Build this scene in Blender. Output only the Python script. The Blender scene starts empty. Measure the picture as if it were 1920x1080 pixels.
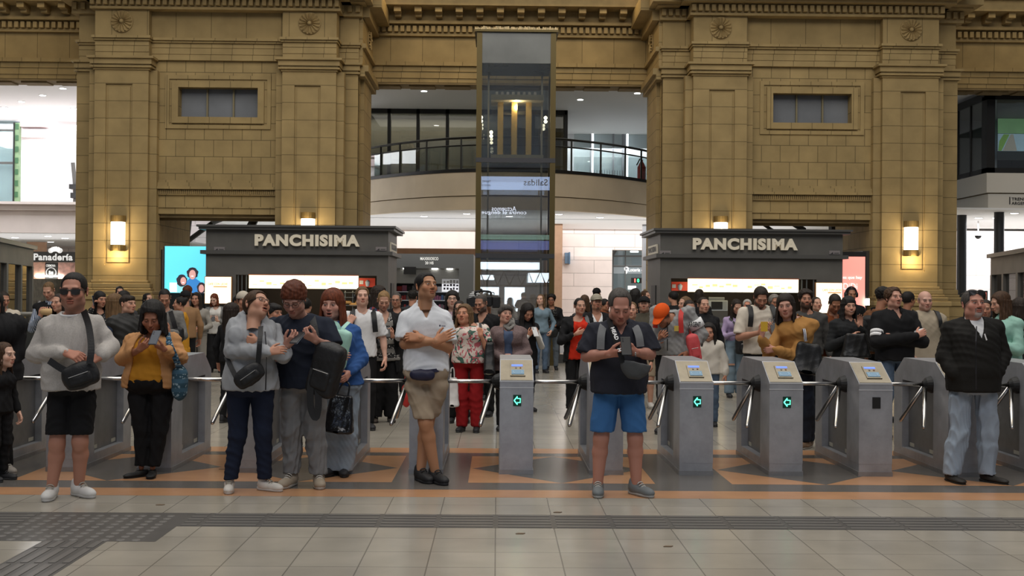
import bpy, bmesh, math, random
import numpy as np
from mathutils import Vector, Matrix
random.seed(7)
C = bpy.context.scene.collection
scn = bpy.context.scene
# ---------------------------------------------------------------- camera
FPX = 2180.0
YAW, PITCH, ROLL = math.radians(0.72), math.radians(0.28), 0.008
CAMH = 1.6
CM = (Matrix.Rotation(-YAW, 3, 'Z') @ Matrix.Rotation(math.pi/2 + PITCH, 3, 'X') @ Matrix.Rotation(ROLL, 3, 'Z'))
cd = bpy.data.cameras.new('camera'); cam = bpy.data.objects.new('camera', cd); C.objects.link(cam)
cam.matrix_world = Matrix.Translation((0, 0, CAMH)) @ CM.to_4x4()
cd.sensor_width = 36.0; cd.lens = 36.0*FPX/1920.0; cd.clip_end = 300; cd.clip_start = .05
scn.camera = cam
# ---------------------------------------------------------------- world, lights, exposure
w = bpy.data.worlds.new('world'); scn.world = w; w.use_nodes = True
w.node_tree.nodes['Background'].inputs[0].default_value = (.78, .86, 1, 1)
w.node_tree.nodes['Background'].inputs[1].default_value = .13
scn.view_settings.view_transform = 'Standard'; scn.view_settings.look = 'None'
scn.view_settings.exposure = 0.0; scn.view_settings.gamma = 1.0
scn.view_settings.use_curve_mapping = False

def area(name, loc, sx, sy, power, col=(1, 1, 1), rot=(0, 0, 0)):
    l = bpy.data.lights.new(name, 'AREA'); l.shape = 'RECTANGLE'; l.size = sx; l.size_y = sy
    l.energy = power; l.color = col
    o = bpy.data.objects.new(name, l); o.location = loc; o.rotation_euler = rot; C.objects.link(o); return o
# hall daylight through the vault and its lamps
area('hall_vault_light', (0, 13.5, 15), 26, 17, 2700, (1, .96, .9))
area('hall_front_light', (0, -7, 17.5), 22, 5, 1500, (.98, .97, 1), (math.radians(48), 0, 0))
area('platform_light', (0, 2, 19), 24, 8, 900, (1, .84, .56), (math.radians(80), 0, 0))
# bright shopping gallery behind the piers
area('gallery_light_middle', (1.5, 39, 3.88), 16, 8.5, 900, (1, .98, .96))
area('gallery_light_left', (-14.5, 37.2, 7.2), 10, 9.5, 1500, (.97, .98, 1))
area('gallery_light_left_low', (-15.5, 41, 3.36), 8, 6, 520, (1, .97, .95))
area('gallery_light_right', (19, 36.5, 3.9), 9, 7, 900, (.97, .98, 1))
area('mezzanine_light', (.5, 34.2, 7.2), 9, 2.5, 45, (1, .95, .85))
area('gallery_ceiling_fill', (0.5, 38.0, 2.95), 20, 7.5, 250, (1, .98, .96), (math.pi, 0, 0))  # added fill hanging in mid-air, aimed up to brighten the gallery ceiling
area('gallery_ceiling_fill_left', (-14.5, 38.5, 2.75), 7, 4.5, 60, (1, .97, .95), (math.pi, 0, 0))  # added upward fill for the low left ceiling, no fixture there
area('gallery_ceiling_fill_right', (16.5, 36, 2.6), 7, 5, 60, (1, .97, .95), (math.pi, 0, 0))  # added upward fill for the right ceiling, no fixture there
area('office_fill', (-2.6, 36.8, 7.2), 5, .8, 60, (1, .95, .82))  # added fill that lifts the dark office interior
area('control_room_light', (17, 33.6, 7.0), 5, 2, 70, (.9, .95, 1))
area('mezzanine_room_light', (3.9, 40, 6.8), 3.4, 3, 110, (.96, .98, 1))
area('cornice_light_middle', (.1, 29.1, 9.35), 8.0, .5, 90, (1, .72, .34), (math.radians(-25), 0, 0))
area('cornice_light_left', (-14, 29.1, 9.35), 6, .5, 42, (1, .74, .36), (math.radians(-25), 0, 0))
area('cornice_light_right', (14.5, 29.1, 9.35), 6, .5, 42, (1, .74, .36), (math.radians(-25), 0, 0))

# ---------------------------------------------------------------- picture <-> world
CMN = np.array(CM)
def ray(px, py):
    return CMN @ np.array([(px-960)/FPX, (540-py)/FPX, -1.0])
def P(px, py, Y):
    d = ray(px, py); t = Y/d[1]
    return np.array([d[0]*t, Y, CAMH + d[2]*t])
def fx(px, Y, py=550): return float(P(px, py, Y)[0])
def fz(py, Y, px=960): return float(P(px, py, Y)[2])
def gY(px, py):
    d = ray(px, py); t = -CAMH/d[2]; return float(d[1]*t)

# ---------------------------------------------------------------- materials
MATS = {}
def new_mat(name):
    m = bpy.data.materials.new(name); m.use_nodes = True
    return m, m.node_tree, m.node_tree.nodes['Principled BSDF']
def lin(c):
    if isinstance(c, str):
        c = c.lstrip('#'); c = [int(c[i:i+2], 16)/255 for i in (0, 2, 4)]
        return tuple(((v+.055)/1.055)**2.4 if v > .04045 else v/12.92 for v in c)
    return tuple(c)
def mat(name, col, rough=.6, metal=0, emit=0, noise=0, nscale=8, bump=0, bscale=120, spec=.4, alpha=1, trans=0, ior=1.45, stretch=None, emcol=None):
    if name in MATS: return MATS[name]
    m, nt, b = new_mat(name); col = lin(col)
    b.inputs['Base Color'].default_value = (*col, 1); b.inputs['Roughness'].default_value = rough
    b.inputs['Metallic'].default_value = metal; b.inputs['Specular IOR Level'].default_value = spec
    b.inputs['Alpha'].default_value = alpha; b.inputs['Transmission Weight'].default_value = trans; b.inputs['IOR'].default_value = ior
    if emit:
        b.inputs['Emission Color'].default_value = (*(lin(emcol) if emcol else col), 1); b.inputs['Emission Strength'].default_value = emit
    N = nt.nodes; L = nt.links
    if noise or bump:
        tc = N.new('ShaderNodeTexCoord'); src = tc.outputs['Object']
        if stretch:
            mp = N.new('ShaderNodeMapping'); mp.inputs['Scale'].default_value = stretch; L.new(src, mp.inputs[0]); src = mp.outputs[0]
    if noise:
        n = N.new('ShaderNodeTexNoise'); n.inputs['Scale'].default_value = nscale; n.inputs['Detail'].default_value = 5; L.new(src, n.inputs['Vector'])
        r = N.new('ShaderNodeMapRange'); r.inputs[1].default_value = .25; r.inputs[2].default_value = .75; r.inputs[3].default_value = 1-noise; r.inputs[4].default_value = 1+noise
        L.new(n.outputs[0], r.inputs[0])
        mx = N.new('ShaderNodeMix'); mx.data_type = 'RGBA'; mx.blend_type = 'MULTIPLY'; mx.inputs[0].default_value = 1
        mx.inputs[6].default_value = (*col, 1); L.new(r.outputs[0], mx.inputs[7]); L.new(mx.outputs[2], b.inputs['Base Color'])
    if bump:
        n = N.new('ShaderNodeTexNoise'); n.inputs['Scale'].default_value = bscale; n.inputs['Detail'].default_value = 3; L.new(src, n.inputs['Vector'])
        bp = N.new('ShaderNodeBump'); bp.inputs['Strength'].default_value = bump; bp.inputs['Distance'].default_value = .01
        L.new(n.outputs[0], bp.inputs['Height']); L.new(bp.outputs[0], b.inputs['Normal'])
    MATS[name] = m; return m

def stone(name, col, bw, rh, mortar=.009, off=.5, dark=.45, zoff=0.0, noise=.14, rough=.75, squash=True):
    """ashlar stone, joints laid in the wall's own plane"""
    if name in MATS: return MATS[name]
    m, nt, b = new_mat(name); N = nt.nodes; L = nt.links; col = lin(col)
    g = N.new('ShaderNodeNewGeometry'); s = N.new('ShaderNodeSeparateXYZ'); L.new(g.outputs['Position'], s.inputs[0])
    ad = N.new('ShaderNodeMath'); L.new(s.outputs[0], ad.inputs[0]); L.new(s.outputs[1], ad.inputs[1])
    az = N.new('ShaderNodeMath'); L.new(s.outputs[2], az.inputs[0]); az.inputs[1].default_value = zoff
    cb = N.new('ShaderNodeCombineXYZ'); L.new(ad.outputs[0], cb.inputs[0]); L.new(az.outputs[0], cb.inputs[1])
    br = N.new('ShaderNodeTexBrick'); br.inputs['Scale'].default_value = 1; br.inputs['Brick Width'].default_value = bw; br.inputs['Row Height'].default_value = rh
    br.inputs['Mortar Size'].default_value = mortar; br.inputs['Mortar Smooth'].default_value = .2; br.offset = off
    br.inputs['Color1'].default_value = (*col, 1); br.inputs['Color2'].default_value = (*[c*.9 for c in col], 1); br.inputs['Mortar'].default_value = (*[c*dark for c in col], 1)
    L.new(cb.outputs[0], br.inputs['Vector'])
    n = N.new('ShaderNodeTexNoise'); n.inputs['Scale'].default_value = 2.2; n.inputs['Detail'].default_value = 7; L.new(g.outputs['Position'], n.inputs['Vector'])
    r = N.new('ShaderNodeMapRange'); r.inputs[1].default_value = .3; r.inputs[2].default_value = .7; r.inputs[3].default_value = 1-noise; r.inputs[4].default_value = 1+noise; L.new(n.outputs[0], r.inputs[0])
    mx = N.new('ShaderNodeMix'); mx.data_type = 'RGBA'; mx.blend_type = 'MULTIPLY'; mx.inputs[0].default_value = 1
    L.new(br.outputs['Color'], mx.inputs[6]); L.new(r.outputs[0], mx.inputs[7]); L.new(mx.outputs[2], b.inputs['Base Color'])
    bp = N.new('ShaderNodeBump'); bp.inputs['Strength'].default_value = .5; bp.inputs['Distance'].default_value = .01; bp.invert = True
    L.new(br.outputs['Fac'], bp.inputs['Height']); L.new(bp.outputs[0], b.inputs['Normal'])
    b.inputs['Roughness'].default_value = rough; b.inputs['Specular IOR Level'].default_value = .25
    MATS[name] = m; return m

def metal_mat(name, col, rough=.35, metal=.9):
    """brushed stainless steel with cloudy wear"""
    if name in MATS: return MATS[name]
    m, nt, b = new_mat(name); N = nt.nodes; L = nt.links; col = lin(col)
    g = N.new('ShaderNodeNewGeometry'); n = N.new('ShaderNodeTexNoise'); n.inputs['Scale'].default_value = 5; n.inputs['Detail'].default_value = 8; n.inputs['Roughness'].default_value = .65
    L.new(g.outputs['Position'], n.inputs['Vector'])
    r = N.new('ShaderNodeMapRange'); r.inputs[1].default_value = .3; r.inputs[2].default_value = .7; r.inputs[3].default_value = .8; r.inputs[4].default_value = 1.15; L.new(n.outputs[0], r.inputs[0])
    mx = N.new('ShaderNodeMix'); mx.data_type = 'RGBA'; mx.blend_type = 'MULTIPLY'; mx.inputs[0].default_value = 1
    mx.inputs[6].default_value = (*col, 1); L.new(r.outputs[0], mx.inputs[7]); L.new(mx.outputs[2], b.inputs['Base Color'])
    b.inputs['Metallic'].default_value = metal; b.inputs['Roughness'].default_value = rough
    MATS[name] = m; return m

# ---------------------------------------------------------------- mesh collector
class MB:
    def __init__(s): s.v = []; s.f = []; s.m = []
    def add(s, v, f, mi=0):
        o = len(s.v); s.v += [tuple(map(float, p)) for p in v]; s.f += [tuple(i+o for i in q) for q in f]; s.m += [mi]*len(f); return s
    def box(s, a, b, mi=0):
        x0, y0, z0 = [min(p, q) for p, q in zip(a, b)]; x1, y1, z1 = [max(p, q) for p, q in zip(a, b)]
        return s.add([(x0,y0,z0),(x1,y0,z0),(x1,y1,z0),(x0,y1,z0),(x0,y0,z1),(x1,y0,z1),(x1,y1,z1),(x0,y1,z1)],
                     [(0,3,2,1),(4,5,6,7),(0,1,5,4),(1,2,6,5),(2,3,7,6),(3,0,4,7)], mi)
    def prism(s, pts, d, mi=0):
        """closed outline pts swept by the vector d"""
        n = len(pts); d = np.array(d, float); p = [np.array(q, float) for q in pts]
        nn = sum((np.cross(p[i]-p[0], p[(i+1) % n]-p[0]) for i in range(n)), np.zeros(3))
        if np.dot(nn, d) > 0: p = p[::-1]
        v = p + [q+d for q in p]
        f = [tuple(range(n)), tuple(range(2*n-1, n-1, -1))] + [(i, n+i, n+(i+1) % n, (i+1) % n) for i in range(n)]
        return s.add(v, [tuple(q) for q in f], mi)
    def tube(s, pts, r, n=10, mi=0, cap=True):
        pts = [np.array(p, float) for p in pts]; rs = r if hasattr(r, '__len__') else [r]*len(pts)
        v = []; f = []; up = np.array([0, 0, 1.0])
        for i, p in enumerate(pts):
            t = pts[min(i+1, len(pts)-1)]-pts[max(i-1, 0)]; t /= np.linalg.norm(t)+1e-9
            a = np.cross(t, up)
            if np.linalg.norm(a) < .05: a = np.cross(t, np.array([1.0, 0, 0]))
            a /= np.linalg.norm(a); b = np.cross(t, a)
            for k in range(n):
                q = 2*math.pi*k/n; v.append(p+rs[i]*(math.cos(q)*a+math.sin(q)*b))
        for i in range(len(pts)-1):
            for k in range(n):
                k2 = (k+1) % n; f.append((i*n+k, i*n+k2, (i+1)*n+k2, (i+1)*n+k))
        if cap: f += [tuple(range(n-1, -1, -1)), tuple(range((len(pts)-1)*n, len(pts)*n))]
        return s.add(v, f, mi)
    def ribbon(s, pts, wd, th, nrm, mi=0):
        """flat strap: width wd across, thickness th, nrm = outward direction(s)"""
        pts = [np.array(p, float) for p in pts]; v = []; f = []
        for i, p in enumerate(pts):
            t = pts[min(i+1, len(pts)-1)]-pts[max(i-1, 0)]; t /= np.linalg.norm(t)+1e-9
            nn = np.array(nrm[i] if isinstance(nrm, list) else nrm, float); a = np.cross(t, nn); a /= np.linalg.norm(a)+1e-9
            o = np.cross(a, t)
            v += [p-a*wd/2-o*th/2, p+a*wd/2-o*th/2, p+a*wd/2+o*th/2, p-a*wd/2+o*th/2]
        for i in range(len(pts)-1):
            for k in range(4):
                k2 = (k+1) % 4; f.append((i*4+k, i*4+k2, i*4+4+k2, i*4+4+k))
        n = len(pts)-1; f += [(3, 2, 1, 0), (n*4, n*4+1, n*4+2, n*4+3)]
        return s.add(v, f, mi)
    def lathe(s, prof, c, n=24, mi=0, ax='z'):
        v = []; f = []; c = np.array(c, float)
        for r, h in prof:
            for k in range(n):
                q = 2*math.pi*k/n
                d = (r*math.cos(q), r*math.sin(q), h) if ax == 'z' else ((r*math.cos(q), h, r*math.sin(q)) if ax == 'y' else (h, r*math.cos(q), r*math.sin(q)))
                v.append(c+np.array(d))
        for i in range(len(prof)-1):
            for k in range(n):
                k2 = (k+1) % n; f.append((i*n+k, i*n+k2, (i+1)*n+k2, (i+1)*n+k))
        f += [tuple(range(n-1, -1, -1)), tuple(range((len(prof)-1)*n, len(prof)*n))]
        return s.add(v, f, mi)
    def build(s, name, mats, parent=None, smooth=False, bevel=0, fix=True):
        me = bpy.data.meshes.new(name); me.from_pydata(s.v, [], s.f)
        for m in (mats if isinstance(mats, (list, tuple)) else [mats]): me.materials.append(m)
        me.polygons.foreach_set('material_index', s.m)
        if fix:
            bm = bmesh.new(); bm.from_mesh(me); bmesh.ops.recalc_face_normals(bm, faces=bm.faces); bm.to_mesh(me); bm.free()
        if smooth: me.polygons.foreach_set('use_smooth', [True]*len(me.polygons))
        o = bpy.data.objects.new(name, me); C.objects.link(o)
        if parent is not None: setpar(o, parent)
        if bevel:
            md = o.modifiers.new('bevel', 'BEVEL'); md.width = bevel; md.segments = 2; md.limit_method = 'ANGLE'
        return o
def setpar(o, p):
    o.parent = p
    off = p
    loc = Vector((0, 0, 0))
    while off is not None: loc += off.location; off = off.parent
    o.location = o.location - loc
def tag(o, label=None, cat=None, group=None, kind=None):
    if label: o['label'] = label
    if cat: o['category'] = cat
    if group: o['group'] = group
    if kind: o['kind'] = kind
    return o
def empty(name, loc, label=None, cat=None, group=None, kind=None):
    o = bpy.data.objects.new(name, None); C.objects.link(o); o.location = tuple(map(float, loc)); o.empty_display_size = .1
    return tag(o, label, cat, group, kind)
def text_mesh(txt, size, depth=.004, bold=0.0, mirror=False, narrow=1.0, align='CENTER'):
    cu = bpy.data.curves.new('t', 'FONT'); cu.body = txt; cu.size = size; cu.extrude = depth; cu.offset = bold; cu.space_character = 1+2.6*bold; cu.align_x = align; cu.align_y = 'CENTER'; cu.resolution_u = 4
    o = bpy.data.objects.new('t', cu); C.objects.link(o); bpy.context.view_layer.update()
    me = bpy.data.meshes.new_from_object(o.evaluated_get(bpy.context.evaluated_depsgraph_get()))
    bpy.data.objects.remove(o); bpy.data.curves.remove(cu)
    v = np.array([q.co[:] for q in me.vertices]).reshape(-1, 3); v[:, 0] *= narrow
    if mirror: v[:, 0] *= -1
    return v, [tuple(p.vertices) for p in me.polygons]
def text(name, txt, c, width, m, parent=None, height=None, depth=.004, bold=0.0, xdir=(1, 0, 0), up=(0, 0, 1)):
    """lettering fitted to a width, in the plane of xdir and up"""
    v, f = text_mesh(txt, 1.0, 0.0, bold); v = v-(v.max(0)+v.min(0))/2
    sx = width/(v[:, 0].max()-v[:, 0].min()); sy = (height/(v[:, 1].max()-v[:, 1].min())) if height else sx
    xd = np.array(xdir, float); ud = np.array(up, float); nd = np.cross(xd, ud)
    base = [np.array(c)+p[0]*sx*xd+p[1]*sy*ud for p in v]
    b = MB(); n = len(base); b.v = [tuple(p+nd*depth) for p in base]
    b.f = list(f); b.m = [0]*len(f)
    # side walls along boundary edges
    cnt = {}
    for q in f:
        for i in range(len(q)):
            e = (q[i], q[(i+1) % len(q)]); cnt[tuple(sorted(e))] = cnt.get(tuple(sorted(e)), []) + [e]
    b.v += [tuple(p) for p in base]
    for k, e in cnt.items():
        if len(e) == 1:
            i, j = e[0]; b.f.append((j, i, i+n, j+n)); b.m.append(0)
    return b.build(name, m, parent)
# ================================================================ SETTING
STN = stone('ashlar_stone', (.335, .243, .108), .455, .405, zoff=.03)
STP = stone('pilaster_stone', (.33, .238, .106), 9.0, .415, mortar=.008, off=0, zoff=.12)
STF = stone('frieze_stone', (.335, .243, .108), .84, 5.0, mortar=.008, off=0)
STA = stone('architrave_stone', (.335, .243, .108), .5, 5.0, mortar=.008, off=0)
STC = mat('carved_stone', (.33, .238, .106), .8, noise=.18, nscale=4)
STD = mat('carved_stone_shaded', (.20, .145, .07), .85, noise=.2, nscale=4)  # darker copy of the carved stone: shade of soffits and recesses as colour
KD = mat('kiosk_panel', (.10, .096, .088), .5, noise=.12, nscale=3, spec=.35)
KL = mat('kiosk_trim', (.07, .068, .064), .45)
BLK = mat('black_paint', (.012, .012, .012), .5)
BRZ = mat('bronze_frame', (.095, .07, .026), .4, metal=.6)
WHT = mat('white_plaster', (.83, .81, .82), .8, noise=.03, nscale=2)
CEIL = mat('white_ceiling', (.82, .83, .85), .85)
PINK = stone('pale_pink_stone', (.80, .715, .68), 1.45, .47, mortar=.012, off=.5, dark=.62, noise=.05)
PINKP = mat('pale_pink_plaster', (.76, .67, .63), .8, noise=.05, nscale=2)
TAN = mat('tan_wall', (.36, .22, .14), .7, noise=.08)
CREAM = mat('cream_band', (.62, .52, .38), .6, noise=.08, nscale=1.5)
LAMPW = mat('downlight_glow', (1, .97, .9), .5, emit=14)
CHR = mat('chrome_bar', (.62, .60, .57), .22, metal=1)

def glass_mat(name, tint, fac=.1, rough=.0, gcol=(1, 1, 1)):
    if name in MATS: return MATS[name]
    m = bpy.data.materials.new(name); m.use_nodes = True; nt = m.node_tree; nt.nodes.clear(); N = nt.nodes; L = nt.links
    o = N.new('ShaderNodeOutputMaterial'); mx = N.new('ShaderNodeMixShader'); t = N.new('ShaderNodeBsdfTransparent'); g = N.new('ShaderNodeBsdfGlossy')
    t.inputs[0].default_value = (*tint, 1); g.inputs['Roughness'].default_value = rough; g.inputs['Color'].default_value = (*gcol, 1)
    fr = N.new('ShaderNodeLayerWeight'); fr.inputs[0].default_value = .5; pw = N.new('ShaderNodeMath'); pw.operation = 'POWER'; pw.inputs[1].default_value = 5; L.new(fr.outputs['Facing'], pw.inputs[0]); ad = N.new('ShaderNodeMath'); ad.inputs[1].default_value = fac+.035; ad.use_clamp = True
    L.new(pw.outputs[0], ad.inputs[0]); L.new(ad.outputs[0], mx.inputs[0]); L.new(t.outputs[0], mx.inputs[1]); L.new(g.outputs[0], mx.inputs[2]); L.new(mx.outputs[0], o.inputs[0])
    MATS[name] = m; return m
GL = glass_mat('shop_glass', (.86, .9, .9), .03)
GLD = glass_mat('smoked_glass', (.62, .62, .58), .05)

# ---- floor
FLM = stone('floor_tiles', (.35, .32, .265), .4, .4, mortar=.0045, off=0, dark=.5, noise=.10, rough=.21)
# the tile pattern lies in X and Y here, not up the wall
_n = FLM.node_tree
for nd in list(_n.nodes):
    if nd.type == 'COMBXYZ':
        sep = [q for q in _n.nodes if q.type == 'SEPXYZ'][0]
        _n.links.new(sep.outputs[0], nd.inputs[0]); _n.links.new(sep.outputs[1], nd.inputs[1])
    if nd.type == 'BUMP': nd.inputs['Strength'].default_value = .25
    if nd.type == 'BSDF_PRINCIPLED': nd.inputs['Specular IOR Level'].default_value = .5
OCH = mat('ochre_tile', (.46, .245, .125), .24, noise=.12, nscale=3, spec=.5)
GRY = mat('grey_tile', (.12, .11, .10), .24, noise=.14, nscale=3, spec=.5)
TAC = mat('tactile_tile', (.085, .08, .074), .42, noise=.15, nscale=4)
TACL = mat('tactile_rib', (.13, .122, .112), .42)
fl = MB().box((-32, .6, -.3), (32, 62, 0)).build('floor', FLM); tag(fl, kind='structure')
def slab(x0, y0, x1, y1, mi, b, z=.0006): b.add([(x0, y0, z), (x1, y0, z), (x1, y1, z), (x0, y1, z)], [(0, 1, 2, 3)], mi)
b = MB()
slab(-16, 9.13, 16, 9.48, 0, b); slab(-16, 9.48, 16, 11.66, 1, b); slab(-16, 11.66, 16, 12.02, 0, b)
GX = lambda px: (px-932)*9.83/FPX
for c0, c1 in ((29, 383), (383, 737), (880, 1231), (1376, 1730), (1730, 2084), (-470, -116)):
    x0, x1 = GX(c0), GX(c1); y0, y1 = 9.83, 11.43; cx, cy = (x0+x1)/2, (y0+y1)/2
    slab(x0, y0, x1, y1, 0, b, .0010)
    b.add([(cx, y0, .0014), (x1-.02, cy, .0014), (cx, y1, .0014), (x0+.02, cy, .0014)], [(0, 1, 2, 3)], 1)
o = b.build('trim_1', [OCH, GRY], fl, fix=False); tag(o, 'ochre and dark grey floor tile border with diamonds', kind='structure')
# ribbed guidance path and its dotted crossing
b = MB(); ty0, ty1 = 7.94, 8.42
XL = -3.95+1.27
def ribs(x0, x1, y0, y1, along_x=True, n=5):
    slab(x0, y0, x1, y1, 0, b, .001)
    if along_x:
        k0 = math.ceil(x0/.405)
        xs = [x0]+[k*.405 for k in range(k0, int(x1/.405)+1)]+[x1]
        for a, c in zip(xs[:-1], xs[1:]):
            if c-a < .08: continue
            for i in range(n):
                yy = y0+(i+.5)*(y1-y0)/n; b.box((a+.018, yy-.021, .001), (c-.018, yy+.021, .004), 1)
    else:
        ys = np.arange(y0, y1, .405)
        for a in ys:
            for i in range(n):
                xx = x0+(i+.5)*(x1-x0)/n; b.box((xx-.021, a+.018, .001), (xx+.021, min(a+.387, y1), .004), 1)
gx0 = fx(350, 8.2, 980); ribs(gx0, 15, ty0, ty1)
dl = fx(-60, 7.45, 1012); slab(dl, 7.45, gx0, ty1, 0, b, .001)
for i in range(int((gx0-dl)/.1)):
    for j in range(9):
        x = dl+.05+i*.1; y = 7.5+j*.1
        if y < ty1-.03: b.lathe([(.03, .001), (.022, .0045)], (x, y, 0), 8, 1)
ribs(fx(80, 7.45, 1012), fx(200, 7.45, 1012), 4.0, 7.45, False)
ribs(-16, dl, ty0, ty1)
o = b.build('trim_2', [TAC, TACL], fl, fix=False); tag(o, 'dark grey ribbed and dotted guidance path', kind='structure')

# ---- piers of the hall wall
def zs(py, Y, px): return fz(py, Y, px)
def rosette(c, r, parent, nrm='y'):
    b = MB()
    pr = [(r, 0), (r, -.03), (r*.93, -.045), (r*.88, -.03)]
    b.lathe([(r, .0), (r, -.03), (r*.95, -.04)], (0, 0, 0), 32, 0, 'y')
    for k in range(16):
        q = 2*math.pi*k/16; d = np.array([math.cos(q), 0, math.sin(q)]); t = np.array([-math.sin(q), 0, math.cos(q)])
        pts = []; n = 5
        ring = []
        for i, (rr, w_) in enumerate(((.22, .02), (.4, .055), (.62, .085), (.8, .1), (.93, .07))):
            ring.append((d*r*rr, t*r*w_*1.7))
        v = []; f = []
        for p, wv in ring: v += [p-wv+np.array([0, -.035, 0]), p+np.array([0, -.085, 0]), p+wv+np.array([0, -.035, 0])]
        for i in range(n-1): f += [(3*i, 3*i+1, 3*i+4, 3*i+3), (3*i+1, 3*i+2, 3*i+5, 3*i+4)]
        b.add(v, f, 0)
    b.lathe([(r*.2, -.03), (r*.2, -.07), (r*.13, -.1), (.01, -.11)], (0, 0, 0), 16, 0, 'y')
    if nrm == 'x': b.v = [(-p[1], p[0], p[2]) for p in b.v]
    if nrm == '-x': b.v = [(p[1], p[0], p[2]) for p in b.v]
    b.v = [(p[0]+c[0], p[1]+c[1], p[2]+c[2]) for p in b.v]
    return b.build('rosette', STC, parent)
def frame(b, x0, x1, z0, z1, wd, y, dep, mi=0):
    b.box((x0, y-dep, z0), (x1, y+.01, z0+wd), mi); b.box((x0, y-dep, z1-wd), (x1, y+.01, z1), mi)
    b.box((x0, y-dep, z0+wd), (x0+wd, y+.01, z1-wd), mi); b.box((x1-wd, y-dep, z0+wd), (x1, y+.01, z1-wd), mi)
YW, YP_, YS, YB = 28.0, 27.68, 28.35, 31.25
ZL = dict(dent0=8.36, dent1=8.52, fr0=7.64, ar0=7.13, cap0=6.86, cap1=7.13, base1=1.86, op=3.45)
def shaft(b, x0, x1, px0, px1, y, root):
    # pilaster with a sunk panel
    zt, zb = ZL['cap0']-.0, 1.86
    b.box((x0, y+.05, 0), (x1, YB, zt)); b.box((x0, y, 1.5), (px0, y+.06, zt)); b.box((px1, y, 1.5), (x1, y+.06, zt))
    b.box((px0, y, zt-.35), (px1, y+.06, zt)); b.box((px0, y, 1.5), (px1, y+.06, 2.2))
    b.box((px0+.06, y+.02, 2.27), (px1-.06, y+.06, zt-.42))
def capital(x0, x1, y, parent, yb=YW):
    b = MB(); z0, z1 = ZL['cap0'], ZL['cap1']
    for k, (dz0, dz1, e) in enumerate(((-.02, .03, .03), (.03, .07, .09), (.07, .11, .05), (.11, .24, .09), (.24, .29, .15), (.27, .30, .11))):
        b.box((x0-e, y-e, z0+dz0), (x1+e, yb+.2, z0+dz1))
    return b.build('capital', STP, parent)
def base(x0, x1, y, parent, yb=YW):
    b = MB()
    for z0, z1, e in ((0, 1.38, .22), (1.38, 1.5, .26), (1.5, 1.6, .2), (1.6, 1.66, .14), (1.66, 1.78, .11), (1.78, 1.85, .05)):
        b.box((x0-e, y-e, z0), (x1+e, yb+.2, z1))
    return b.build('pilaster_base', STP, parent, bevel=.02)
def dentils(b, x0, x1, y, z0, z1, step=.155, wd=.095, dep=.13):
    n = int((x1-x0)/step)
    for i in range(n): xx = x0+(i+.5)*(x1-x0)/n; b.box((xx-wd/2, y-dep, z0), (xx+wd/2, y+.01, z1))
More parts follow.
